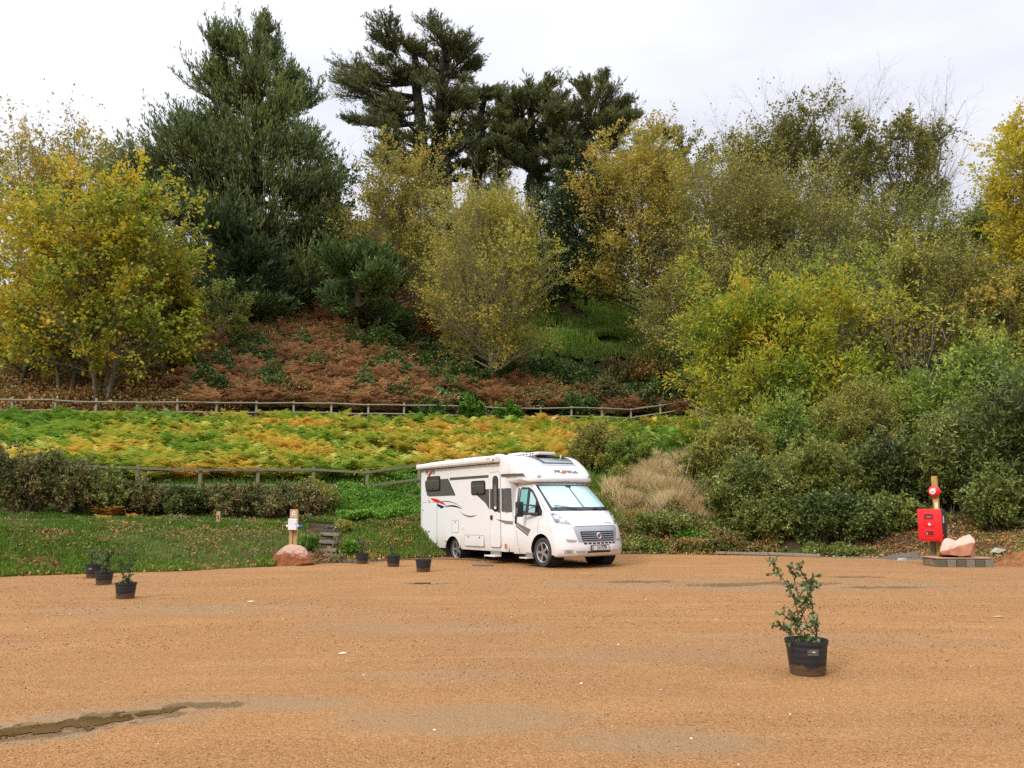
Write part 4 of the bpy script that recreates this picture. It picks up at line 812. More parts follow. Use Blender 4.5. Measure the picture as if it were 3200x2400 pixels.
# ------------------------------------------------------------------ small mesh tools (boxes, lathes, prisms)
class MB:
    def __init__(s): s.bm = bmesh.new()
    def box(s, c, d, rot=None, bev=0.0):
        t = bmesh.new(); bmesh.ops.create_cube(t, size=1.0); bmesh.ops.scale(t, vec=Vector(d), verts=t.verts)
        if bev: bmesh.ops.bevel(t, geom=t.edges[:] , offset=bev, segments=2, affect='EDGES', profile=.6)
        if rot is not None: bmesh.ops.transform(t, matrix=rot.to_4x4(), verts=t.verts)
        bmesh.ops.translate(t, vec=Vector(c), verts=t.verts); s.join(t); return s
    def join(s, t):
        me = bpy.data.meshes.new('tmp'); t.to_mesh(me); t.free(); s.bm.from_mesh(me); bpy.data.meshes.remove(me)
    def tube(s, pts, r, seg=8, caps=True):
        pts = [Vector(p) for p in pts]; rs_ = r if isinstance(r, (list, tuple)) else [r] * len(pts); rings = []
        for i, p in enumerate(pts):
            d = (pts[min(i + 1, len(pts) - 1)] - pts[max(i - 1, 0)]).normalized(); ref = Vector((1, 0, 0)) if abs(d.z) > .8 else Vector((0, 0, 1))
            u = d.cross(ref).normalized(); v = d.cross(u)
            rings.append([s.bm.verts.new(p + u * math.cos(a) * rs_[i] + v * math.sin(a) * rs_[i]) for a in [2 * math.pi * k / seg for k in range(seg)]])
        for a, b in zip(rings, rings[1:]):
            for k in range(seg): s.bm.faces.new((a[k], a[(k + 1) % seg], b[(k + 1) % seg], b[k]))
        if caps: s.bm.faces.new(rings[0][::-1]); s.bm.faces.new(rings[-1])
        return s
    def lathe(s, prof, seg=24, axis='Z', c=(0, 0, 0), cap=True):
        rings = []
        for r, h in prof:
            ring = []
            for k in range(seg):
                a = 2 * math.pi * k / seg; x, y = r * math.cos(a), r * math.sin(a)
                ring.append(s.bm.verts.new(Vector(c) + (Vector((x, y, h)) if axis == 'Z' else Vector((x, h, y)))))
            rings.append(ring)
        for a, b in zip(rings, rings[1:]):
            for k in range(seg): s.bm.faces.new((a[k], a[(k + 1) % seg], b[(k + 1) % seg], b[k]))
        if cap: s.bm.faces.new(rings[0][::-1]); s.bm.faces.new(rings[-1])
        return s
    def prism(s, pts, th, M):
        """flat outline pts (2D) extruded by th along +Z of M"""
        a = [s.bm.verts.new(M @ Vector((x, y, 0))) for x, y in pts]; b = [s.bm.verts.new(M @ Vector((x, y, th))) for x, y in pts]
        f1 = s.bm.faces.new(a[::-1]); f2 = s.bm.faces.new(b); n = len(pts)
        for k in range(n): s.bm.faces.new((a[k], a[(k + 1) % n], b[(k + 1) % n], b[k]))
        bmesh.ops.triangulate(s.bm, faces=[f1, f2]); return s
    def build(s, name, mat, parent=None, smooth=False, loc=None):
        bmesh.ops.recalc_face_normals(s.bm, faces=s.bm.faces)
        me = bpy.data.meshes.new(name); s.bm.to_mesh(me); s.bm.free(); me.materials.append(mat)
        if smooth: 
            me.polygons.foreach_set('use_smooth', [True] * len(me.polygons)); me.set_sharp_from_angle(angle=R(38))
        o = bpy.data.objects.new(name, me); COL.objects.link(o)
        if parent is not None: o.parent = parent
        if loc is not None: o.location = loc
        return o
def text_obj(name, txt, size, mat, parent, M, depth=.003, align='CENTER', sx=1.0, shear=0.0, bold=0.0):
    cu = bpy.data.curves.new('t', 'FONT'); cu.body = txt; cu.size = size; cu.extrude = depth; cu.align_x = align; cu.align_y = 'CENTER'; cu.shear = shear; cu.offset = bold
    t = bpy.data.objects.new('t', cu); COL.objects.link(t); dg = bpy.context.evaluated_depsgraph_get()
    me = bpy.data.meshes.new_from_object(t.evaluated_get(dg)); me.name = name; bpy.data.objects.remove(t); bpy.data.curves.remove(cu)
    me.transform(M @ Matrix.Diagonal((sx, 1, 1, 1))); me.materials.clear(); me.materials.append(mat)
    o = bpy.data.objects.new(name, me); COL.objects.link(o); o.parent = parent; return o
W_old = wood('weathered_timber', (.13, .11, .065), (.27, .235, .145)); W_new = wood('new_timber', (.42, .25, .11), (.62, .42, .22)); W_grey = wood('grey_timber', (.17, .15, .12), (.33, .30, .25))
W_up = wood('pale_weathered_timber', (.20, .17, .11), (.42, .37, .26)); W_yel = wood('treated_timber', (.34, .21, .06), (.52, .35, .12))
T_black = plain('black_plastic', (.018, .019, .021), .45); T_white = plain('white_plastic', (.78, .78, .80), .35)
Y4 = Matrix.Rotation

# ------------------------------------------------------------------ fences
def fence(name, label, posts, hgt, rails, mat, seed, pw=.10, rail_t=.045, rail_h=.09, round_rail=False, group='timber rail fences'):
    """posts: ground points; each post and each rail is a part"""
    r2 = np.random.default_rng(seed); b = np.array(posts[0], float); root = empty(name, tuple(b)); tag(root, label, 'fence', group)
    tops = []
    for p in posts:
        q = np.array(p) - b; lean = r2.normal(0, .018, 2); m = MB(); h = hgt + r2.normal(0, .03)
        rot = Matrix.Rotation(lean[0], 3, 'X') @ Matrix.Rotation(lean[1], 3, 'Y')
        m.box((q[0], q[1], q[2] + h / 2 - .15), (pw, pw, h + .3), rot, .006); m.build('post', mat, root)
    for i in range(len(posts) - 1):
        a, c = np.array(posts[i]) - b, np.array(posts[i + 1]) - b
        for rz_ in rails:
            p0 = Vector((a[0], a[1] - pw / 2 - rail_t / 2, a[2] + rz_ + r2.normal(0, .012))); p1 = Vector((c[0], c[1] - pw / 2 - rail_t / 2, c[2] + rz_ + r2.normal(0, .012))); v = p1 - p0
            m = MB()
            if round_rail: m.tube([p0 - v * .01, p0 + v * .5 + Vector((0, 0, r2.normal(0, .01))), p1 + v * .01], rail_h / 2, 7)
            else:
                rot = v.to_track_quat('X', 'Z').to_matrix(); m.box((p0 + p1) / 2, (v.length + .02 * (i % 2) - .004, rail_t, rail_h), rot, .004)
            m.build('rail', mat, root)
    return root
def fpts(pxs, seg):
    out = []
    for px in pxs:
        c = (px - 1600) / FPX; out.append(place(px, float(np.interp(px, seg[0], seg[1]))))
    return out
# lower fence: along knot 3, upper: along knot 4 of the terrain
kn = lambda i: ([0, 600, 850, 1200, 1600, 2000], [PROF[k][i][0] for k in (0, 600, 850, 1200, 1600, 2000)])
fence('rail_fence', 'weathered two-rail timber fence between the bramble hedge and the bracken field', fpts([-130, 60, 245, 427, 623, 803, 978, 1146, 1308, 1465], kn(3)), .98, (.40, .88), W_old, 3, .10, .04, .075)
up = fpts([-90, 35, 170, 297, 426, 553, 675, 799, 917, 1034, 1150, 1262, 1372, 1482, 1588, 1690, 1786, 1881, 1972, 2064, 2153], kn(4))
c0 = up[-1]; turn = [place(2153 + 24 * k, c0[1] - 1.75 * k) for k in (0, 1, 2, 3)]
fence('rail_fence', 'long two-rail timber fence at the top of the bracken field', up, 1.02, (.42, .90), W_up, 4, .10, .07, .085, True)
fence('rail_fence', 'short return of the upper fence running down to the right under the chestnut', turn[:], 1.02, (.42, .90), W_up, 5, .10, .07, .085, True)

# ------------------------------------------------------------------ numbered post, electric hook-up, steps
b = place(681, 22.6); b[2] = W(681, 1649, 22.6)[2]; r_ = empty('number_post', tuple(b)); tag(r_, 'short pale wooden stake marked with a black 2 on the grass lip', 'marker post')
MB().box((0, 0, .13), (.095, .06, .60), None, .006).build('post', W_new, r_)
text_obj('number', '2', .14, plain('dark_paint', (.05, .025, .012), .7), r_, Matrix.Translation((0, -.033, .27)) @ Y4(R(90), 4, 'X'), .002, bold=.004)
Yp = 21.6; b = place(915, Yp); zt = W(915, 1591, Yp)[2]; hp = zt - b[2]; r_ = empty('electric_hookup_post', tuple(b))
tag(r_, 'double wooden post carrying a white electric hook-up box behind the orange boulder', 'hook-up post')
MB().box((-.055, 0, hp / 2 - .2), (.088, .09, hp + .36), None, .006).box((.055, 0, hp / 2 - .2), (.088, .09, hp + .36), None, .006).build('post', W_new, r_)
MB().box((0, -.052, hp - .11), (.19, .014, .21), None, .003).build('backing_board', W_new, r_)
bx = MB().box((.01, -.13, hp - .385), (.225, .13, .29), None, .014).build('socket_box', T_white, r_, True)
MB().box((.01, -.197, hp - .385), (.205, .006, .27), None, .003).build('door', T_white, bx)
MB().tube([(.085, -.205, hp - .37), (.085, -.192, hp - .37)], .012, 10).build('lock', T_black, bx)
MB().box((.01, -.202, hp - .515), (.04, .004, .014)).build('label', plain('yellow_label', (.8, .6, .03), .5), bx)
MB().tube([(-.10, -.13, hp - .43), (-.16, -.14, hp - .43)], .034, 12).build('socket', T_white, bx, True)
so_ = MB().tube([(.12, -.13, hp - .43), (.17, -.14, hp - .43)], .032, 12).build('socket', T_white, bx, True)
MB().tube([(.165, -.14, hp - .43), (.26, -.15, hp - .44)], [.036, .026], 12).build('plug', plain('blue_plastic', (.03, .10, .35), .4), r_, True)
cab = [(.26, -.15, hp - .44), (.33, -.15, hp - .50), (.37, -.12, hp - .72), (.36, -.1, .35), (.42, -.3, .08)]
MB().tube(cab, .009, 6).build('cable', T_black, r_, True)
st_ = MB().box((0, -.062, hp - .105), (.085, .004, .09)).build('sticker', T_white, r_)
text_obj('lettering', '5a', .06, plain('teal_print', (.02, .16, .18), .5), r_, Matrix.Translation((0, -.065, hp - .10)) @ Y4(R(90), 4, 'X'), .001, bold=.002)
# loose supply lead along the edge of the lot to the motorhome
pts = [place(955, 20.9, .02)]
for px, Y in [(1010, 21.2), (1090, 21.3), (1180, 21.9), (1270, 22.3), (1340, 22.6), (1420, 22.5), (1500, 22.2)]:
    p = place(px, Y); p[2] = max(G(p[0], p[1]), float(LZ(p[0], p[1]))) + .012; pts.append(p)
bb = pts[0].copy(); o = MB().tube([tuple(p - bb) for p in pts], .011, 6).build('supply_cable', plain('orange_cable', (.05, .035, .02), .6), None, True, tuple(bb)); tag(o, 'thin dark supply cable lying along the lot edge towards the motorhome', 'cable')

# steps cut into the bank
s = NT('dark_rubble'); s.base(s.ramp(s.noise(14, 5, .7), [(.3, (.06, .052, .04)), (.62, (.17, .148, .115)), (.8, (.34, .30, .25))]), .9); s.bump(s.noise(18, 4), .9, .05); rub = s.m
bs = place(1016, 21.7); r_ = empty('garden_steps', tuple(bs)); tag(r_, 'four narrow steps of rubble and timber risers cut into the bank', 'steps')
zs = [(1030, 1750, 21.55), (1012, 1728, 21.9), (1000, 1690, 22.35), (992, 1660, 22.9), (988, 1632, 23.5)]
MBs = MB(); prev = None
tops = [.17, .40, .64, .86, 1.05]; wid = [.85, .56, .52, .50, .50]; xs_ = [.0, -.1, -.16, -.2, -.22]; ys_ = [.0, .42, .86, 1.32, 1.8]
rngs = np.random.default_rng(8)
for k in range(5):
    tp = (.07, .23, .42, .61, .80)[k]; fy = ys_[k]; m = MB(); m.box((xs_[k], fy + .26, tp - .16), (wid[k], .56, .32), None, .03)
    bmesh.ops.subdivide_edges(m.bm, edges=m.bm.edges[:], cuts=4, use_grid_fill=True)
    for v in m.bm.verts: v.co += Vector(rngs.normal(0, .018, 3))
    m.build('tread', rub, r_)
    if 0 < k < 4: MB().box((xs_[k] + .01 * k, fy - .05, tp - .025), (wid[k] * 1.04, .06, .075), Matrix.Rotation(R(-2 + 2 * k), 3, 'Y'), .006).build('riser', W_grey, r_)
# loose rubble beside the steps
X = rngs.normal(bs[0] + .75, .35, 500); Y = rngs.normal(bs[1] + .15, .3, 500)
o = pebbles('rubble', X, Y, .012 + .035 * rngs.random(500) ** 2, rub, 4, lambda x, y: np.maximum(H(x, y), LZ(x, y))); tag(o, 'grey rubble spilled at the foot of the steps', 'rubble', kind='stuff')

# ------------------------------------------------------------------ boulders
def rock(name, label, pts, loc, mat, seed, group=None, sub=3, rough=.02, sharp=True, cuts=5):
    """convex outline points (metres) hulled, cut up and roughened: an angular quarried block"""
    bm = bmesh.new()
    for p in pts: bm.verts.new(p)
    r = bmesh.ops.convex_hull(bm, input=bm.verts); bmesh.ops.delete(bm, geom=[g for g in r['geom_interior'] if isinstance(g, bmesh.types.BMVert)], context='VERTS')
    rq = np.random.default_rng(seed + 50); cen = sum((v.co for v in bm.verts), Vector()) / len(bm.verts)
    for _ in range(cuts):      # knock flat faces off the corners, as quarried stone breaks
        nn = Vector(rq.normal(size=3)); nn.z = abs(nn.z) * .7 + .05; nn.x *= .55; nn.y = -abs(nn.y) - .55; nn.normalize(); far_ = max((v.co - cen).dot(nn) for v in bm.verts)
        rr_ = bmesh.ops.bisect_plane(bm, geom=bm.verts[:] + bm.edges[:] + bm.faces[:], plane_co=cen + nn * far_ * rq.uniform(.84, .95), plane_no=nn, clear_outer=True)
        ed_ = [g_ for g_ in rr_['geom_cut'] if isinstance(g_, bmesh.types.BMEdge)]
        if ed_: bmesh.ops.contextual_create(bm, geom=ed_)
    bmesh.ops.triangulate(bm, faces=bm.faces)
    bmesh.ops.subdivide_edges(bm, edges=bm.edges[:], cuts=sub, use_grid_fill=True); bm.normal_update()
    co = np.array([v.co for v in bm.verts]); d = (nz(co, 5, seed) * .6 + nz(co, 13, seed + 1) * .4) * rough * 1.6
    for v, q in zip(bm.verts, d): v.co += v.normal * float(q)
    me = bpy.data.meshes.new(name); bm.to_mesh(me); bm.free(); me.materials.append(mat); o = bpy.data.objects.new(name, me); COL.objects.link(o); o.location = loc
    return tag(o, label, 'boulder', group)
s = NT('orange_rock'); f = s.noise(2.2, 5, .6, dist=.5); g = s.n('ShaderNodeNewGeometry'); sp_ = s.n('ShaderNodeSeparateXYZ'); s.l(s.tc.outputs['Object'], sp_.inputs[0])
c = s.ramp(f, [(.3, (.24, .075, .028)), (.5, (.38, .135, .055)), (.72, (.50, .24, .13))])
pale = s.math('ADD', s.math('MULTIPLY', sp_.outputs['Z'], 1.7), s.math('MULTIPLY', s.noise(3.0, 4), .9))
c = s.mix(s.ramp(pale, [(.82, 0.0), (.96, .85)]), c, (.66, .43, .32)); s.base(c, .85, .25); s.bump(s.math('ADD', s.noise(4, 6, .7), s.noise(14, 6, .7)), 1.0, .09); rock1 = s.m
s = NT('pink_rock'); sp_ = s.n('ShaderNodeSeparateXYZ'); s.l(s.tc.outputs['Object'], sp_.inputs[0]); f = s.noise(3.5, 5, .6)
c = s.ramp(f, [(.3, (.28, .10, .055)), (.5, (.42, .18, .10)), (.7, (.50, .26, .17))])
# paler quarry face over the upper left of the block
pl = s.math('SUBTRACT', s.math('ADD', sp_.outputs['Z'], s.math('MULTIPLY', s.noise(5, 4), .16)), s.math('MULTIPLY', s.math('ADD', sp_.outputs['X'], .45), .28))
c = s.mix(s.ramp(pl, [(.20, 0.0), (.225, 1.0)]), c, (.70, .43, .34)); s.base(c, .8, .25); s.bump(s.noise(11, 6, .7), .5, .03); rock2 = s.m
Yb = 20.7; k = Yb / FPX; b = place(916, Yb)
X_ = lambda px: (px - 916) * k; Z_ = lambda py: (1756 - py) * k * 1.08
P = [(X_(852), -.05, Z_(1738)), (X_(856), 0, Z_(1730)), (X_(884), .05, Z_(1704)), (X_(905), .1, Z_(1698)), (X_(935), .05, Z_(1701)), (X_(950), .0, Z_(1707)), (X_(965), -.05, Z_(1728)), (X_(982), .05, Z_(1752)), (X_(978), .1, Z_(1760)),
     (X_(893), -.32, Z_(1762)), (X_(930), -.30, Z_(1752)), (X_(925), -.28, Z_(1716)), (X_(880), -.24, Z_(1718)), (X_(862), .45, 0), (X_(960), .5, -.05), (X_(905), .5, Z_(1712)), (X_(890), -.30, Z_(1740)), (X_(858), -.12, -.02), (X_(965), -.15, Z_(1748))]
rock('boulder', 'large angular orange boulder at the foot of the white electric box', P, (b[0], b[1], float(LZ(b[0], b[1])) + .0), rock1, 2, 'pink and orange quarry boulders', 4, .016, cuts=12)
# plinth and pink boulder at the right
Yq = 20.2; b = place(3015, Yq); kq = Yq / FPX; bz = float(LZ(b[0], b[1]))
s = NT('stained_concrete'); s.base(s.ramp(s.noise(5, 5, .65), [(.3, (.10, .085, .055)), (.6, (.24, .20, .14)), (.8, (.36, .31, .24))]), .9); s.bump(s.noise(22, 4), .4, .02); conc = s.m
pl_ = empty('block_plinth', (b[0], b[1], bz)); tag(pl_, 'low block-edged concrete slab under the pink boulder', 'plinth')
MB().box((0, .35, .10), (1.30, .74, .18), None, .01).build('slab', conc, pl_)
MB().box((0, .35, .205), (1.36, .80, .022), None, .004).build('cover_board', wood('ply_board', (.34, .19, .10), (.46, .29, .18)), pl_)
for i in range(6): MB().box((-.56 + .225 * i, -.04, .075), (.205, .07, .20), Matrix.Rotation(rngs.normal(0, .02), 3, 'Z'), .008).build('block', plain('block_%d' % (i % 2), ((.11, .10, .065), (.20, .17, .12))[i % 2], .9, bump=.4), pl_)
Xr = lambda px: (px - 3015) * kq; Zr = lambda py: (1744 - py) * kq
lobeA = [(Xr(2958), -.05, Zr(1729)), (Xr(2972), .0, Zr(1700)), (Xr(2980), .02, Zr(1690)), (Xr(2993), .03, Zr(1688)), (Xr(3012), .0, Zr(1694)), (Xr(3030), -.1, Zr(1720)), (Xr(3020), .0, Zr(1744)), (Xr(2962), -.1, Zr(1736)), (Xr(2985), -.2, Zr(1738)), (Xr(3000), .35, 0), (Xr(2975), .32, 0), (Xr(2990), .32, Zr(1700)), (Xr(2985), -.18, Zr(1712)), (Xr(3050), -.2, Zr(1742)), (Xr(3050), .2, 0)]
lobeB = [(Xr(3008), -.02, Zr(1696)), (Xr(3035), .0, Zr(1682)), (Xr(3060), .03, Zr(1673)), (Xr(3069), .03, Zr(1680)), (Xr(3074), .02, Zr(1700)), (Xr(3073), .0, Zr(1722)), (Xr(3062), -.08, Zr(1742)), (Xr(3005), -.2, Zr(1742)), (Xr(3038), -.24, Zr(1736)), (Xr(3034), -.22, Zr(1716)), (Xr(3065), -.1, Zr(1695)), (Xr(3060), .32, 0), (Xr(3005), .34, 0), (Xr(3055), .3, Zr(1690)), (Xr(3000), -.15, Zr(1715))]
o1 = rock('boulder', 'pale pink two-humped boulder resting on the concrete plinth', lobeA, (b[0], b[1] + .28, bz + .222), rock2, 4, 'pink and orange quarry boulders', 4, .012, cuts=3)
o2 = rock('hump', None, lobeB, (0, 0, .0015), rock2, 7, None, 4, .012); o2.parent = o1
for kk in ('category',): 
    if kk in o2: del o2[kk]
# soil heap at the right border, pale stones, grey rubble
def heap(name, label, cat, cx, cy, rx, ry, h, mat, seed):
    n = 30; a = np.linspace(0, 2 * np.pi, 40, endpoint=False); V = []; F = []
    for i in range(n + 1):
        q = i / n; x = cx + np.cos(a) * rx * q; y = cy + np.sin(a) * ry * q; P = np.stack([x, y], -1)
        z = np.maximum(H(x, y), LZ(x, y)) - .03 + h * (1 - q) ** 1.1 * (1 + .25 * nz(P, 3, seed)) + .03 * nz(P, 9, seed + 1); V.append(np.stack([x, y, z], -1))
    for i in range(n):
        for k_ in range(40): F.append((i * 40 + k_, i * 40 + (k_ + 1) % 40, (i + 1) * 40 + (k_ + 1) % 40, (i + 1) * 40 + k_))
    return tag(npmesh(name, np.concatenate(V), [F], mat, smooth=True), label, cat)
s = NT('orange_soil'); s.base(s.ramp(s.noise(6, 6, .7), [(.3, (.16, .065, .025)), (.6, (.34, .155, .06)), (.8, (.46, .25, .11))]), .95, .1); s.bump(s.noise(16, 5, .7), .9, .05)
p = place(3215, 20.6); heap('soil_heap', 'heap of orange soil at the right border beside the plinth', 'soil heap', p[0], p[1], .95, .7, .34, s.m, 3)
p = place(2820, 22.9); heap('rubble_heap', 'small heap of grey rubble left of the red fire cabinet', 'rubble heap', p[0], p[1], .75, .5, .2, rub, 5)
for j, (px, Y, rr, lb) in enumerate([(2822, 22.0, .15, 'pale grey stone half sunk in the rubble left of the fire cabinet'), (3120, 21.6, .22, 'flat grey stone behind the plinth near the soil heap')]):
    p = place(px, Y); q = rngs.normal(size=(14, 3)); q = q / np.linalg.norm(q, axis=1)[:, None] * [rr, rr * .7, rr * .55]
    rock('stone', lb, [tuple(v) for v in q], (p[0], p[1], G(p[0], p[1]) + rr * .25), plain('pale_stone', (.42, .40, .32) if j == 0 else (.20, .19, .17), .9, bump=.3), 3 + j, 'loose stones', 2, .008)
    # (category of a stone, not a boulder)
    COL.objects[-1]['category'] = 'stone'
n = 420; X = rngs.uniform(8.6, 12.8, n); Y = edgeY(X) + rngs.normal(.2, .45, n)
o = pebbles('edge_stones', X, Y, .015 + .05 * rngs.random(n) ** 2.5, plain('mixed_stone', (.30, .26, .20), .9, var=.4, vscale=9), 14, lambda x, y: np.maximum(H(x, y), LZ(x, y))); tag(o, 'small mixed stones along the edge of the lot at the right', 'stones', kind='stuff')
# fallen timber
pa, pb = place(2237, 24.55), place(2400, 24.15); pc, pd = place(2402, 24.2), place(2563, 23.3)
for (a_, b_, lb) in ((pa, pb, 'left length of grey timber lying along the foot of the right bank'), (pc, pd, 'right length of grey timber lying along the foot of the right bank')):
    za, zb = max(G(a_[0], a_[1]), float(LZ(a_[0], a_[1]))) + .05, max(G(b_[0], b_[1]), float(LZ(b_[0], b_[1]))) + .05
    v = Vector((b_[0] - a_[0], b_[1] - a_[1], zb - za)); c_ = Vector(((a_[0] + b_[0]) / 2, (a_[1] + b_[1]) / 2, (za + zb) / 2))
    o = MB().box((0, 0, 0), (v.length, .09, .075), v.to_track_quat('X', 'Z').to_matrix(), .01).build('timber_beam', W_grey, None, False, c_); tag(o, lb, 'timber', 'grey timbers lying at the bank')

# ------------------------------------------------------------------ fire point
Yf = 21.4; b = place(2938, Yf); b[2] = max(b[2], float(LZ(b[0], b[1]))); kf = Yf / FPX
Zf = lambda py: W(2938, py, Yf)[2] - b[2]
r_ = empty('fire_point', tuple(b)); tag(r_, 'wooden posts carrying a red fire extinguisher cabinet and a round red gong', 'fire point')
zt = Zf(1488); zg = Zf(1536)
M_red = plain('red_plastic', (.72, .012, .018), .32, coat=.3, var=.03); M_redd = plain('dark_red_window', (.16, .012, .015), .2)
Rx = None; r_.rotation_euler = (0, 0, R(-46))
MB().box((.0, .03, zt / 2 - .1), (.13, .09, zt + .2), Rx, .006).build('post', W_yel, r_); MB().box((-.16, .06, .62), (.13, .07, 1.45), Rx, .006).build('post', W_old, r_)
# gong
go = MB().lathe([(.001, -.085), (.05, -.083), (.10, -.068), (.135, -.04), (.15, -.008), (.152, .01), (.14, .018), (.001, .018)], 32, 'Y', (.0, -.05, zg), False).build('gong', M_red, r_, True)
MB().lathe([(.001, -.092), (.072, -.088), (.074, -.078)], 28, 'Y', (-.01, -.052, zg + .004), False).build('gong_label', T_white, go, True)
for q, (dx, dz, w_) in enumerate([(-.035, .012, .018), (.0, .004, .03), (.035, .0, .02), (-.02, -.028, .03), (.02, -.024, .02)]): MB().box((dx - .01, -.146, zg + dz), (w_, .004, .012)).build('print', T_black, go)
yl = MB().box((.02, -.022, Zf(1580)), (.075, .012, .24), None, .003).build('instruction_plate', plain('cream_plate', (.82, .72, .42), .5), r_)
MB().box((.02, -.030, Zf(1568)), (.035, .004, .035)).build('red_symbol', M_red, yl)
# cabinet
W_c, D_c = .57, .36; z0, z1 = Zf(1690), Zf(1590); hc = z1 - z0; zc = (z0 + z1) / 2
cabm = Matrix.Translation((-.04, -.25, 0))
def cbox(c, d, bev, name, mat, par, sm=True):
    m = MB().box(c, d, None, bev); bmesh.ops.transform(m.bm, matrix=cabm, verts=m.bm.verts); return m.build(name, mat, par, sm)
body = cbox((0, .06, zc), (W_c - .03, D_c, hc - .03), .03, 'cabinet_body', T_black, r_)
door = cbox((0, -D_c / 2 + .045, zc), (W_c, .075, hc), .028, 'cabinet_door', M_red, r_)
cbox((0, -D_c / 2 + .002, zc), (W_c - .09, .022, hc - .09), .009, 'raised_panel', M_red, door)
for zz_ in (hc * .27, -hc * .25):
    fr = cbox((.0, -D_c / 2 - .014, zc + zz_), (.25, .016, .155), .006, 'window_frame', M_red, door); cbox((.0, -D_c / 2 - .0215, zc + zz_), (.20, .006, .105), 0, 'window', M_redd, fr, False)
    cbox((.01 if zz_ > 0 else -.06, -D_c / 2 - .0260, zc + zz_ - .01), (.12 if zz_ > 0 else .03, .003, .02 if zz_ > 0 else .06), 0, 'extinguisher_label', plain('grey_print', (.35, .3, .3), .5), fr, False)
cbox((0, -D_c / 2 - .012, zc + .025), (.24, .012, .12), .02, 'handle_recess', M_red, door)
cbox((.0, -D_c / 2 - .021, zc + .02), (.035, .006, .055), .001, 'white_mark', T_white, door); cbox((.035, -D_c / 2 - .021, zc + .005), (.03, .006, .02), .001, 'white_mark', T_white, door)
for s1 in (-1, 1):
    for s2 in (.32, -.32): cbox((s1 * (W_c / 2 + .004), -D_c / 2 + .05, zc + s2 * hc), (.022, .05, .045), .004, 'latch', M_red, door)
cbox((W_c / 2 - .012, .02, zc + .14), (.006, .07, .17), .0, 'side_label', T_white, body, False)

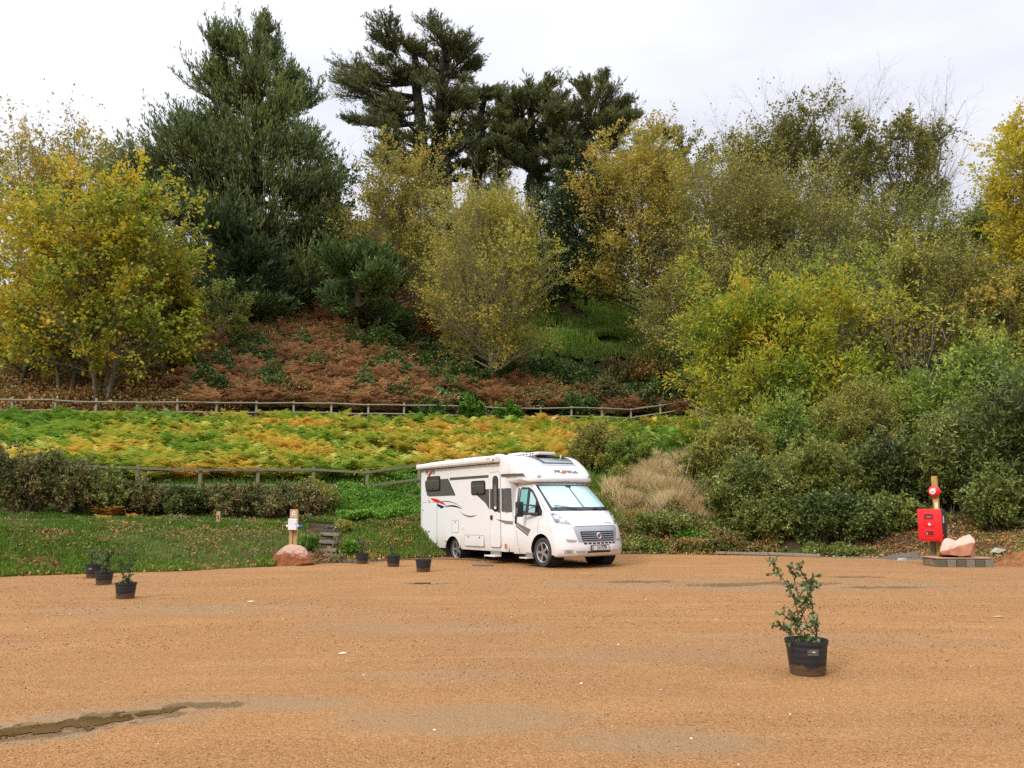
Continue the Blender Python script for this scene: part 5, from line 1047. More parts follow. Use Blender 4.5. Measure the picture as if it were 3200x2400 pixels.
# ------------------------------------------------------------------ potted shrubs
pot_m = NT('pot_plastic'); sp_ = pot_m.n('ShaderNodeSeparateXYZ'); pot_m.l(pot_m.tc.outputs['Object'], sp_.inputs[0])
dm = pot_m.math('ADD', sp_.outputs['Z'], pot_m.math('MULTIPLY', pot_m.noise(12, 5), -.13))
pot_m.base(pot_m.mix(pot_m.ramp(dm, [(-.01, .45), (.02, 0.0)]), (.022, .024, .028), (.22, .12, .05)), .5, .4)
pot_m.bump(pot_m.math('SINE', pot_m.math('MULTIPLY', sp_.outputs['Z'], 120.0)), .25, .004); pot_m = pot_m.m
soil_m = plain('potting_soil', (.035, .022, .013), .95, bump=.6)
M_pot = leafmat('potted_leaf', [(.1, (.045, .085, .028)), (.5, (.095, .155, .045)), (.9, (.19, .25, .08))], 5.0, .4, .25)
def pot(px, py, D, hgt, label, seed, stems, lean=(0, 0), leafs=14, low=26, L=(.052, .036), sticker=False, Yfix=None):
    Y = 1.5 * FPX / (py - 1580); p = place(px, Y); z = float(LZ(p[0], p[1]))
    for _ in range(4): Y = (1.5 - z) * FPX / (py - 1580) * 1.0; p = place(px, Y); z = float(LZ(p[0], p[1]))
    Y += D * .42; p = place(px, Y); rg = np.random.default_rng(seed)
    root = empty('potted_shrub', (p[0], p[1], z)); tag(root, label, 'potted shrub', 'young shrubs in black pots')
    r = D / 2; m = MB(); m.lathe([(r * .80, 0), (r * .83, .01), (r * .96, hgt * .86), (r * 1.0, hgt * .87), (r * 1.03, hgt), (r * .98, hgt), (r * .93, hgt * .85), (r * .5, hgt * .84), (.01, hgt * .84)], 36)
    po = m.build('pot', pot_m, root, True); MB().lathe([(r * .93, hgt * .86), (r * .5, hgt * .89), (.01, hgt * .90)], 20, cap=False).build('soil', soil_m, po, True)
    if sticker:
        m = MB(); 
        for q in range(6):
            a = R(-104 + q * 5.0); m.box((math.cos(a) * r * .945, math.sin(a) * r * .945, hgt * .70), (.0245 * D / .45 * 1.1, .004, hgt * .17), Matrix.Rotation(a + math.pi / 2, 3, 'Z'))
        m.build('label', plain('worn_label', (.085, .08, .065), .7, var=.5, vscale=30), po)
        MB().box((.0, -r * .972, hgt * .715), (.022, .004, .007)).build('label_mark', T_white, po)
    Pt, lp, ldr = [], [], []
    for (pts) in stems:
        q = np.array(pts, float) + [0, 0, hgt * .85]; s_ = np.linspace(0, len(q) - 1, 9); C = np.stack([np.interp(s_, np.arange(len(q)), q[:, i]) for i in range(3)], -1); C[1:-1] += rg.normal(0, .006, C[1:-1].shape); Pt.append(C)
        n = int(leafs * np.linalg.norm(q[-1] - q[0]) / .5 * 1.4) + 3; t = rg.uniform(.14, 1.0, n) * 8; i = np.minimum(t.astype(int), 7); f = (t - i)[:, None]; c = C[i] * (1 - f) + C[i + 1] * f; d = unit(C[i + 1] - C[i])
        lp.append(c); ldr.append(unit(d * .5 + unit(rg.normal(size=c.shape)) * 1.0))
        for _ in range(int(3 + n / 10)):    # short side shoots
            j = rg.integers(2, 8); a0 = C[j]; dd = unit(unit(rg.normal(size=3)) + np.array([0, 0, .5])); l = rg.uniform(.06, .16) * (hgt / .36)
            S_ = a0 + dd * l * np.linspace(0, 1, 9)[:, None]; Pt.append(S_); lp.append(S_[[2, 4, 5, 6, 7, 8]]); ldr.append(unit(dd + rg.normal(0, .7, (6, 3))))
    V, F = tubes(np.array(Pt), np.repeat(np.linspace(.0060, .0022, 9)[None], len(Pt), 0), 5); npmesh('stems', V, [F], B_brown, root, True)
    a = rg.uniform(0, 6.3, low); q = np.stack([np.cos(a) * r * .6 * rg.random(low), np.sin(a) * r * .6 * rg.random(low), np.full(low, hgt * .9) + rg.uniform(0, .05, low)], -1)
    lp.append(q); ldr.append(unit(rg.normal(size=q.shape) + [0, 0, .7])); lp = np.concatenate(lp); ldr = np.concatenate(ldr)
    V, F = leaves(rg, lp, ldr, L[0], L[1], .45, 0, .1); npmesh('leaves', V, [F], M_pot, root); return root
# the big pot at the right: stems read off the photograph (metres from the rim)
k5 = .37 / 126.0   # metres per photo pixel at that pot
def st(*p): return [((x - 615) / 3.53 * k5, dy, (1190 - y) / 3.53 * k5) for x, y, dy in p]
pot(2525, 2090, .37, .30, 'large black pot nearest the camera with a tall leggy shrub', 61,
    [st((560, 1190, .0), (575, 1000, .02), (520, 740, .04), (430, 560, .05), (350, 400, .06), (270, 290, .06)), st((540, 1180, -.03), (440, 1090, -.06), (330, 1000, -.10), (250, 930, -.12)),
     st((560, 1000, -.02), (470, 930, -.04), (380, 880, -.06), (285, 860, -.08)), st((735, 1190, .02), (755, 1040, .05), (725, 800, .08), (725, 680, .08), (680, 480, .1), (610, 330, .12)),
     st((740, 1150, .0), (660, 1010, .02), (600, 850, .04), (570, 720, .05), (545, 480, .08), (510, 350, .08)), st((730, 1120, -.03), (700, 1000, -.04), (730, 890, -.05)), st((520, 740, .03), (600, 640, .0), (700, 600, .0), (740, 450, .02)), st((600, 760, .02), (650, 740, .03), (710, 750, .04)),
     st((540, 1150, .0), (520, 1090, -.02), (490, 1050, -.04))], leafs=24, low=44, L=(.048, .034), sticker=True)
def up_stems(rg, n, h, w): 
    out = []
    for _ in range(n):
        a = rg.uniform(0, 6.3); out.append([(math.cos(a) * .05, math.sin(a) * .05, 0), (math.cos(a) * w * .4, math.sin(a) * w * .4, h * .5), (math.cos(a) * w, math.sin(a) * w, h * rg.uniform(.75, 1.05))])
    return out
r3 = np.random.default_rng(4)
pot(391, 1862, .33, .25, 'black pot with a bushy low plant, front one of the three on the left', 62, up_stems(r3, 3, .52, .12), leafs=12, low=70, L=(.075, .05))
pot(324, 1820, .33, .25, 'black pot with wispy green growth, middle one of the three on the left', 63, up_stems(r3, 6, .46, .17), leafs=18, low=50)
pot(292, 1800, .33, .27, 'black pot half hidden behind its neighbour, rear one of the three on the left', 64, up_stems(r3, 4, .38, .15), leafs=14, low=30, sticker=True)
pot(1323, 1781, .355, .26, 'black pot with a thin bare-legged shrub just in front of the rear of the motorhome', 65, [[(-.06, 0, 0), (-.1, 0, .25), (-.13, 0, .62)], [(.0, 0, 0), (.03, 0, .3), (.05, 0, .68)], [(.04, 0, 0), (.1, -.03, .3), (.13, -.03, .42)]], leafs=13, low=26)
pot(1229, 1766, .33, .26, 'black pot with a nearly invisible small plant, middle one between steps and motorhome', 66, up_stems(r3, 3, .34, .12), leafs=9, low=22)
pot(1132, 1757, .315, .25, 'black pot with a small green plant, nearest to the steps', 67, up_stems(r3, 5, .45, .15), leafs=12, low=24)
# bits lying about
for px, py, sz, lb, col in [(3120, 1918, .10, 'curled tan leaf lying alone at the right of the lot', (.40, .27, .13)), (783, 1874, .07, 'pale chip lying alone on the left of the lot', (.62, .52, .40)), (1070, 2027, .05, 'small pale chip in the middle of the lot', (.66, .55, .44)), (2910, 1843, .06, 'small red scrap lying in the damp patch', (.6, .08, .03))]:
    Y = 1.5 * FPX / (py - 1580); p = place(px, Y); z = float(LZ(p[0], p[1])); V = np.array([(-sz, 0, 0.004), (-sz * .2, -sz * .3, .006), (sz, 0, .012), (sz * .1, sz * .35, .02), (0, 0, .022)]); 
    o = npmesh('litter_piece', V, [[(0, 1, 4), (1, 2, 4), (2, 3, 4), (3, 0, 4)]], plain('litter_%d' % px, col, .8), loc=(p[0], p[1], z + .002)); tag(o, lb, 'litter', 'bits lying on the lot')
# iron cover in front of the sill of the motorhome
p = place(1508, 20.6); o = MB().box((0, 0, .004), (.52, .40, .012), None, .003).build('drain_cover', plain('cast_iron', (.06, .055, .05), .6), None, False, (p[0], p[1], float(LZ(p[0], p[1])))); tag(o, 'dark flat drain cover in the ground beside the motorhome', 'drain cover')

for px, Y, lm_, lb_, sd_ in [(962, 22.1, M_nettle, 'low leafy weed clump left of the steps behind the orange boulder', 301), (1096, 22.4, M_nettle, 'fresh green weed clump right of the steps', 302), (940, 23.6, M_hedge, 'small brown-green weed clump beside the top of the steps', 303), (1068, 23.7, M_sage, 'dry olive weed clump at the upper right of the steps', 304)]:
    bush('weed_clump', lb_, 'weeds', place(px, Y), [(0, 0, .08, .20, .18, .17)], lm_, B_brown, sd_, 22, 5, 3, 6, (.075, .05), 'weed clumps beside the steps', shoots=.3)

# ------------------------------------------------------------------ motorhome
# local axes: x forward, y to its left (away from the camera), z up; origin on the ground under the front axle
VO = Vector((1.517, 20.582, .055)); th_ = R(34)
Fv = Vector((math.sin(th_), -math.cos(th_), .0100)).normalized(); nv = Vector((0, -.0120, 1)).normalized()
Lv = nv.cross(Fv).normalized(); nv = Fv.cross(Lv).normalized()
van = empty('motorhome', VO); van.rotation_euler = Matrix((Fv, Lv, nv)).transposed().to_euler()
tag(van, 'white low-profile motorhome with grey side graphics and a pale cyan screen behind its windscreen', 'motorhome')
P_w = plain('white_paint', (.80, .80, .80), .22, coat=.6, var=.015); P_w2 = plain('white_grp', (.78, .78, .77), .3, coat=.3, var=.015)
def grimy(m):
    nt = m.node_tree; pb = [n for n in nt.nodes if n.type == 'BSDF_PRINCIPLED'][0]; src = pb.inputs['Base Color'].links[0].from_socket
    tcn = [n for n in nt.nodes if n.type == 'TEX_COORD'][0]; sx_ = nt.nodes.new('ShaderNodeSeparateXYZ'); nt.links.new(tcn.outputs['Object'], sx_.inputs[0]); no_ = nt.nodes.new('ShaderNodeTexNoise'); no_.inputs['Scale'].default_value = 4; no_.inputs['Detail'].default_value = 6; nt.links.new(tcn.outputs['Object'], no_.inputs['Vector'])
    mr = nt.nodes.new('ShaderNodeMapRange'); mr.inputs[1].default_value = .75; mr.inputs[2].default_value = .25; nt.links.new(sx_.outputs['Z'], mr.inputs[0]); mu = nt.nodes.new('ShaderNodeMath'); mu.operation = 'MULTIPLY'; nt.links.new(mr.outputs[0], mu.inputs[0]); nt.links.new(no_.outputs['Fac'], mu.inputs[1])
    mu2 = nt.nodes.new('ShaderNodeMath'); mu2.operation = 'MULTIPLY'; mu2.inputs[1].default_value = .75; nt.links.new(mu.outputs[0], mu2.inputs[0])
    mx_ = nt.nodes.new('ShaderNodeMix'); mx_.data_type = 'RGBA'; nt.links.new(mu2.outputs[0], mx_.inputs[0]); nt.links.new(src, mx_.inputs[6]); mx_.inputs[7].default_value = (.42, .27, .15, 1); nt.links.new(mx_.outputs[2], pb.inputs['Base Color'])
grimy(P_w); grimy(P_w2)      # road dirt thrown up along the sills
P_cr = plain('cream_aluminium', (.74, .71, .66), .4)
P_sil = plain('silver_paint', (.42, .43, .48), .3, metal=.3, coat=.4); P_gr = plain('grey_graphic', (.085, .080, .070), .45, var=.03); P_gr2 = plain('bronze_graphic', (.20, .175, .13), .4, var=.03)
P_dk = plain('dark_glazing', (.075, .072, .060), .08, coat=.5, var=.1); P_blk = plain('gloss_black', (.012, .013, .014), .12); P_trim = plain('black_trim', (.022, .022, .024), .5)
P_red = plain('red_graphic', (.62, .02, .015), .35); P_blue = plain('navy_graphic', (.012, .018, .085), .35); P_seam = plain('seam_shadow_gap', (.16, .16, .16), .7)
P_scr = plain('cyan_screen', (.42, .66, .655), .30, coat=1.0, var=.03); P_scr2 = plain('teal_screen', (.14, .42, .40), .3, coat=1.0, var=.1)
P_chr = plain('chrome', (.75, .75, .76), .12, metal=1.0); P_alu = plain('alloy_wheel', (.56, .55, .52), .28, metal=.75); P_tyre = plain('tyre_rubber', (.045, .042, .038), .85, bump=.3, var=.3, vscale=14)
P_len = plain('clear_lens', (.30, .31, .31), .10, metal=.5, coat=1.0, var=.6, vscale=22); P_und = plain('underbody', (.018, .017, .016), .9); P_amb = plain('amber_lens', (.65, .20, .03), .2)

def spline(pts, n):
    """points (x, z) resampled n per span, Catmull-Rom"""
    P = np.array(pts, float); Q = np.concatenate([[2 * P[0] - P[1]], P, [2 * P[-1] - P[-2]]]); out = []
    for i in range(1, len(Q) - 2):
        for t in np.linspace(0, 1, n, endpoint=False):
            a, b, c, d = Q[i - 1], Q[i], Q[i + 1], Q[i + 2]
            out.append(.5 * (2 * b + (c - a) * t + (2 * a - 5 * b + 4 * c - d) * t * t + (3 * b - a - 3 * c + d) * t ** 3))
    out.append(P[-1]); return np.array(out)
def shell_grid(prof, hwf, shf, rf, T):
    """prof (n,2); returns V (n, m, 3)"""
    prof = np.array(prof); tan = np.gradient(prof, axis=0); tan /= np.linalg.norm(tan, axis=1)[:, None]; nor = np.stack([-tan[:, 1], tan[:, 0]], -1)  # outward for a path rear->top->front
    out = np.zeros((len(prof), len(T), 3))
    for i, (x, z) in enumerate(prof):
        hw = hwf(x, z); r = rf(x, z)
        for j, t in enumerate(T):
            y = hw * t; u = max(0, abs(y) - (hw - r)); dr = r - math.sqrt(max(0, r * r - u * u))
            px_ = x - shf(x, z, t); out[i, j] = (px_ + nor[i, 0] * -dr * 0, y, z) if False else (px_ - nor[i, 0] * dr, y, z - nor[i, 1] * dr)
    return out
def grid_faces(n, m, off=0):
    i, j = np.meshgrid(np.arange(n - 1), np.arange(m - 1), indexing='ij'); a = (i * m + j).ravel() + off
    return np.stack([a, a + m, a + m + 1, a + 1], -1)
Tb = np.concatenate([-1 + .012 * np.array([0, .5, 1.2, 2.2, 3.5, 5, 7]), np.linspace(-.88, .88, 15), 1 - .012 * np.array([7, 5, 3.5, 2.2, 1.2, .5, 0])])

# habitation body with its moulded cap over the cab
body_prof = spline([(-5.90, .30), (-5.915, .9), (-5.92, 1.6), (-5.92, 2.3), (-5.91, 2.60), (-5.86, 2.71), (-5.76, 2.745), (-5.2, 2.76), (-4, 2.77), (-2.8, 2.775), (-1.9, 2.76), (-1.45, 2.745), (-1.10, 2.70), (-.80, 2.62), (-.55, 2.50), (-.35, 2.35), (-.24, 2.22), (-.19, 2.12), (-.20, 2.055), (-.26, 2.03), (-.5, 2.02), (-1.0, 2.02)], 4)
def cab_hw0(z): return 1.0 if z < .95 else (1.0 - .03 * (z - .95) / .3 if z < 1.25 else .97 - .12 * (z - 1.25) / .8)
def body_hw(x, z): return 1.12 if x < -1.4 else 1.12 - .07 * min(1, (x + 1.4) / .9)
def body_sh(x, z, t):
    w = min(1, max(0, (x + 1.7) / 1.1)); a = abs(t); return w * (.16 * a ** 2.2 + .30 * a ** 9)
def body_r(x, z): return .075 + .055 * min(1, max(0, (x + 1.8) / 1.0))
BG = shell_grid(body_prof, body_hw, body_sh, body_r, Tb); n_, m_ = BG.shape[:2]
V = [BG.reshape(-1, 3)]; F = [grid_faces(n_, m_)]; off = n_ * m_
for sgn, col in ((-1, 0), (1, m_ - 1)):
    E = BG[:, col]; i0 = int(np.argmax(E[:, 2] > 2.6)); e = E[i0:]; lip = int(np.argmax(e[:, 0])); ex, ez, eyy = e[:lip + 1, 0], e[:lip + 1, 2], np.abs(e[:lip + 1, 1])
    o_ = np.argsort(ex); ex, ez, eyy = ex[o_], ez[o_], eyy[o_]; xl = ex[0]; xr = ex[-1]
    ax = -3.98; ar = .40
    xs_c = np.unique(np.round(np.concatenate([[xl], np.linspace(xl, ax - ar, 12), ax + ar * np.cos(np.linspace(np.pi, 0, 22)), np.linspace(ax + ar, -1.16, 20), [-1.159], np.linspace(-1.1, xr, 14)]), 4))
    cols = []
    for x in xs_c:
        zb = .30 + .02 * (x > -5.6) if x < -1.1595 else 2.02
        if abs(x - ax) < ar: zb = max(zb, .26 + math.sqrt(max(0, ar * ar - (x - ax) ** 2)))
        zt_ = float(np.interp(x, ex, ez)); zt_ = max(zt_, zb + .001); c_ = []
        for q in np.linspace(0, 1, 9):
            z = zb + (zt_ - zb) * q; yt = float(np.interp(x, ex, eyy)); w_ = min(1, max(0, (x + 1.42) / .28)); w_ = w_ * w_ * (3 - 2 * w_) * min(1, max(0, (2.10 - z) / .09)); y = yt * (1 - w_) + (cab_hw0(z) - .004) * w_
            if z < .42 and x < -1.1595: y -= .05 * (1 - (z - .3) / .12) ** 2
            c_.append((x, sgn * y, z))
        cols.append(c_)
    C_ = np.array(cols); V.append(C_.reshape(-1, 3)); F.append(grid_faces(len(xs_c), 9, off)); off += C_.shape[0] * 9
body = npmesh('habitation_body', np.concatenate(V), [np.concatenate(F)], P_w2, van, smooth=True)
body.data.set_sharp_from_angle(angle=R(32))
MB().box((-1.22, 0, 2.05), (1.1, 1.70, .03)).box((-2.4, 0, .38), (2.2, 2.06, .12)).box((-3.2, 0, .52), (5.0, 1.5, .2)).box((-.2, 0, .38), (1.5, 1.5, .16)).box((-5.3, 0, .36), (.9, 1.6, .1)).build('chassis', P_und, van)
for sx in (-1, 1):   # wheel housings
    MB().lathe([(.42, -.02), (.42, .34), (.02, .34)], 24, 'Y', (-3.98, sx * .93 - .16, .30), False).build('wheel_housing', P_und, van)

# cab: bumper, bonnet and windscreen frame as one skin, then the sides
cab_prof = spline([(-.62, 2.10), (-.42, 2.06), (-.30, 2.00), (-.22, 1.93), (.0, 1.74), (.25, 1.52), (.46, 1.34), (.52, 1.285), (.60, 1.24), (.72, 1.14), (.82, 1.04), (.875, .955), (.905, .90), (.93, .80), (.945, .68), (.96, .56), (.975, .46), (.965, .36), (.93, .29), (.88, .26)], 5)
def cab_hw(x, z): return 1.0 if z < .95 else (1.0 - .03 * (z - .95) / .3 if z < 1.25 else .97 - .12 * (z - 1.25) / .8)
def cab_sh(x, z, t):
    a = abs(t)
    k = np.interp(z, [.25, .6, .95, 1.25, 1.35, 2.0], [.34, .36, .40, .30, .24, .24]); e = np.interp(z, [.25, .95, 1.3, 2.0], [3.2, 3.4, 3.0, 2.4])
    return k * a ** e
def cab_r(x, z): return .05
CG = shell_grid(cab_prof, cab_hw, cab_sh, cab_r, Tb)
def cab_pt(z, t, off=.006):
    """point on the cab skin at profile height z and lateral parameter t, lifted off by off"""
    zs = cab_prof[:, 1]; i = np.interp(-z, -zs, np.arange(len(zs))); 
    def raw(i_, t_):
        i_ = np.clip(i_, 0, len(zs) - 1.001); a = int(i_); f = i_ - a; j = np.interp(t_, Tb, np.arange(len(Tb))); b = min(int(j), len(Tb) - 2); g = j - b
        return (CG[a, b] * (1 - f) + CG[a + 1, b] * f) * (1 - g) + (CG[a, b + 1] * (1 - f) + CG[a + 1, b + 1] * f) * g
    p = raw(i, t); du = raw(i + .5, t) - raw(i - .5, t); dv = raw(i, min(t + .02, .999)) - raw(i, max(t - .02, -.999))
    n = np.cross(dv, du); n /= np.linalg.norm(n); n = n if n[0] > 0 or n[2] > .5 else -n
    return p + n * off, n
def patch(name, corners, mat, parent, off=.006, nu=10, nv_=10, th=.004, smooth=True, bend=None):
    """patch on the cab skin between (z,t) corners bl, br, tr, tl"""
    (z0, t0), (z1, t1), (z2, t2), (z3, t3) = corners; A, B = [], []
    for u in np.linspace(0, 1, nu):
        for v in np.linspace(0, 1, nv_):
            z = (z0 * (1 - u) + z1 * u) * (1 - v) + (z3 * (1 - u) + z2 * u) * v; t = (t0 * (1 - u) + t1 * u) * (1 - v) + (t3 * (1 - u) + t2 * u) * v
            if bend: z, t = bend(u, v, z, t)
            p, n = cab_pt(z, t, off); A.append(p); B.append(p - n * th)
    N = nu * nv_; f = grid_faces(nu, nv_); idx = np.arange(N).reshape(nu, nv_); loop = list(idx[0, :]) + list(idx[1:, -1]) + list(idx[-1, :-1][::-1]) + list(idx[1:-1, 0][::-1])
    side = [(loop[k], loop[(k + 1) % len(loop)], loop[(k + 1) % len(loop)] + N, loop[k] + N) for k in range(len(loop))]
    o = npmesh(name, np.array(A + B), [np.concatenate([f, f[:, ::-1] + N]), side], mat, parent, smooth=smooth)
    bm = bmesh.new(); bm.from_mesh(o.data); bmesh.ops.recalc_face_normals(bm, faces=bm.faces); bm.to_mesh(o.data); bm.free(); o.data.set_sharp_from_angle(angle=R(40)); return o
V = [CG.reshape(-1, 3)]; F = [grid_faces(*CG.shape[:2])]; off = CG.shape[0] * CG.shape[1]
for sgn, col in ((-1, 0), (1, len(Tb) - 1)):
    E = CG[:, col]; zbump = E[:, 2]; top = E[zbump > .3]; ex, ez = top[:, 0], top[:, 2]
    up_ = top[top[:, 2] > .93]; o_ = np.argsort(up_[:, 0]); ex, ez = up_[o_, 0], up_[o_, 1 + 1]
    xmax = float(ex[-1]); ar = .415
    fx = np.unique(np.round(np.concatenate([np.linspace(-1.17, -ar, 12), ar * np.cos(np.linspace(np.pi, 0, 24)) + .01, np.linspace(ar, xmax, 4)]), 4)); fx = fx[fx <= xmax + .001]
    cols = []
    for x in fx:
        zb = .285
        if abs(x - .01) < ar: zb = max(zb, .375 + math.sqrt(max(0, ar * ar - (x - .01) ** 2)))
        zt_ = min(float(np.interp(x, ex, ez)), 2.03); zt_ = max(zt_, zb + .002); c_ = []
        for q in np.linspace(0, 1, 12):
            z = zb + (zt_ - zb) * q; y = cab_hw(x, z)
            if z > zt_ - .05: y -= 0
            if z < .45: y -= .03 * (1 - (z - .285) / .165) ** 2
            c_.append((x, sgn * y, z))
        cols.append(c_)
    # bumper flank in front of the arch, following the skin's edge
    C_ = np.array(cols); V.append(C_.reshape(-1, 3)); F.append(grid_faces(len(fx), 12, off)); off += len(fx) * 12
    lo = E[E[:, 2] <= .96]; R1 = lo; R0 = lo.copy(); R0[:, 0] = np.minimum(R0[:, 0], .43 * np.ones(len(lo))); V.append(np.stack([R0, R1], 1).reshape(-1, 3)); F.append(grid_faces(len(lo), 2, off)); off += len(lo) * 2
cabo = npmesh('cab_body', np.concatenate(V), [np.concatenate(F)], P_w, van, smooth=True)
bm = bmesh.new(); bm.from_mesh(cabo.data); bmesh.ops.remove_doubles(bm, verts=bm.verts, dist=.004); bmesh.ops.recalc_face_normals(bm, faces=bm.faces); bm.to_mesh(cabo.data); bm.free(); cabo.data.set_sharp_from_angle(angle=R(36))
for sx in (-1, 1): MB().lathe([(.43, -.02), (.43, .34), (.02, .34)], 24, 'Y', (.01, sx * .80 - .16, .375), False).build('wheel_housing', P_und, van)

# wheels
def wheel(x, y, z, sgn, r=.345):
    w = empty('wheel', (x, y, z)); w.parent = van
    t = MB().lathe([(.235, -.085), (.30, -.105), (.325, -.10), (r - .008, -.085), (r, -.06), (r, .06), (r - .008, .085), (.325, .10), (.30, .105), (.235, .085)], 44, 'Y', (0, 0, 0), False).build('tyre', P_tyre, w, True)
    s_ = sgn
    rim = MB().lathe([(.238, .088 * s_), (.232, .095 * s_), (.215, .085 * s_), (.205, .02 * s_), (.20, -.06 * s_)], 40, 'Y', (0, 0, 0), False).build('rim', P_alu, w, True)
    MB().lathe([(.205, .0), (.01, .0)], 28, 'Y', (0, .02 * s_, 0), False).build('brake_disc', P_und, rim)
    for k in range(5):
        a = 2 * math.pi * k / 5 + .3; ca, sa = math.cos(a), math.sin(a); m = MB()
        q = [(-.034, .03), (.034, .03), (.026, .12), (.040, .212), (-.040, .212), (-.026, .12)]
        M = Matrix(((ca, 0, -sa, 0), (0, 1, 0, 0), (sa, 0, ca, 0), (0, 0, 0, 1))) @ Matrix.Translation((0, .052 * s_, 0)) @ Matrix.Rotation(R(90), 4, 'X')
        m.prism(q, .024, M); m.build('spoke', P_alu, rim)
    MB().lathe([(.045, .0), (.04, .02 * s_), (.001, .024 * s_)], 20, 'Y', (0, .055 * s_, 0), False).build('hub_cap', P_alu, rim, True)
wheel(.01, -.87, .350, -1); wheel(.01, .87, .350, 1); wheel(-3.96, -.90, .300, -1); wheel(-3.96, .90, .300, 1)

# flat things on the near side: plane y = -Yh, drawn in (x, z)
def side_m(yy): return Matrix(((1, 0, 0, 0), (0, 0, -1, -yy), (0, 1, 0, 0), (0, 0, 0, 1)))   # (x,z,out) -> local, out = -y
def decal(name, pts, mat, parent, yy=1.1215, th=.0025): return MB().prism(pts, th, side_m(yy)).build(name, mat, parent)
def rrect(x0, z0, x1, z1, r, n=5):
    out = []
    for cx, cz, a0 in ((x1 - r, z1 - r, 0), (x0 + r, z1 - r, 90), (x0 + r, z0 + r, 180), (x1 - r, z0 + r, 270)):
        for k in range(n + 1): a = R(a0 + 90 * k / n); out.append((cx + r * math.cos(a), cz + r * math.sin(a)))
    return out
def seam(name, x0, z0, x1, z1, r, parent, yy=1.121, w=.012, mat=None):
    """a thin raised gasket running round a flap"""
    o_, i_ = rrect(x0, z0, x1, z1, r), rrect(x0 + w, z0 + w, x1 - w, z1 - w, max(.005, r - w)); m = MB(); M = side_m(yy)
    a = [m.bm.verts.new(M @ Vector((x, z, .003))) for x, z in o_]; b = [m.bm.verts.new(M @ Vector((x, z, .003))) for x, z in i_]; n = len(a)
    for k in range(n): m.bm.faces.new((a[k], a[(k + 1) % n], b[(k + 1) % n], b[k]))
    return m.build(name, mat or P_seam, parent)
def bow(a, b, sag, n=9):
    a, b = np.array(a), np.array(b); t = np.linspace(0, 1, n)[:, None]; nrm = np.array([-(b - a)[1], (b - a)[0]]); return [tuple(p) for p in a * (1 - t) + b * t + nrm * sag * 4 * t * (1 - t)]
gz = decal('side_graphic', [(-5.60, 2.16), (-5.56, 2.235), (-4.22, 2.25)] + bow((-4.20, 2.25), (-3.80, 1.768), -.09)[1:] + [(-5.36, 1.768), (-5.46, 1.80)] + bow((-5.46, 1.80), (-5.60, 2.16), .05)[1:-1], P_gr, van)
decal('stripe', [(-4.14, 2.27), (-4.12, 2.195), (-2.10, 2.195), (-2.10, 2.265)], P_gr, van)
decal('stripe', [(-1.50, 2.265), (-1.50, 2.195), (-.44, 2.170), (-.56, 2.240)], P_gr, van, yy=1.1215) if False else None
m = MB(); M_ = side_m(0)
# forward stripe follows the narrowing cap
xs_s = np.linspace(-1.50, -.60, 10); a = [m.bm.verts.new(Vector((x, -(body_hw(x, 2.2) + .004), 2.265 - .02 * (x + 1.5)))) for x in xs_s]; b = [m.bm.verts.new(Vector((x + .02 * (x + 1.5) * 4, -(body_hw(x, 2.2) + .004), 2.195 - .015 * (x + 1.5)))) for x in xs_s]
for k in range(9): m.bm.faces.new((a[k], a[k + 1], b[k + 1], b[k]))
m.build('stripe', P_gr, van)
decal('side_graphic', [(-2.72, 1.768), (-2.24, 1.768), (-2.24, 1.90), (-2.075, 1.90), (-2.075, 1.375)] + bow((-2.075, 1.375), (-2.66, 1.768), -.05)[1:], P_gr, van)
# entrance door
dr = decal('entrance_door', rrect(-2.035, .43, -1.545, 2.32, .06), P_w2, van, th=.006)
seam('door_gasket', -2.045, .42, -1.535, 2.33, .065, dr, 1.1215, .014)
decal('door_graphic', [(-2.025, 1.90), (-1.555, 1.90), (-1.555, 1.275)] + bow((-1.555, 1.275), (-2.025, 1.385), -.03)[1:], P_gr, dr, 1.128)
dw = decal('door_window', rrect(-1.885, 1.32, -1.63, 2.23, .12, 8), P_blk, dr, 1.1295, .012); decal('pane', rrect(-1.86, 1.36, -1.655, 2.20, .10, 8), P_dk, dw, 1.1425); decal('blind', [(-1.80, 1.42), (-1.70, 1.42), (-1.70, 2.0), (-1.80, 2.0)], plain('mesh_blind', (.13, .12, .11), .6, var=.5, vscale=60), dw, 1.1455); decal('bin_lid', [(-1.80, 1.385), (-1.70, 1.385), (-1.70, 1.45), (-1.80, 1.45)], P_cr, dw, 1.148)
MB().lathe([(.055, 0), (.05, -.014), (.001, -.016)], 20, 'Y', (-1.96, -1.129, 1.17), False).build('door_lock', P_trim, dr, True); decal('door_handle', rrect(-1.99, 1.11, -1.90, 1.23, .03), P_trim, dr, 1.129, .02)
decal('door_light', rrect(-1.97, 2.475, -1.68, 2.50, .01), P_cr, van, th=.02)
# forward graphic panels on the tapering side between door and cab
m = MB(); 
def yb(x, z=1.6):
    w_ = min(1, max(0, (x + 1.42) / .28)); w_ = w_ * w_ * (3 - 2 * w_); return body_hw(x, 1.5) * (1 - w_) + cab_hw0(z) * w_
for (xa, xb) in ((-1.495, -1.40), (-1.385, -1.00 - .165)):
    xs_s = np.linspace(xa, xb, 8); a = [m.bm.verts.new(Vector((x, -(yb(x, 1.90) + .005), 1.90))) for x in xs_s]; b = [m.bm.verts.new(Vector((x, -(yb(x, 1.32) + .005), 1.325 - .08 * (x + 1.5)))) for x in xs_s]
    for k in range(7): m.bm.faces.new((a[k], a[k + 1], b[k + 1], b[k]))
m.build('side_graphic', P_gr, van)
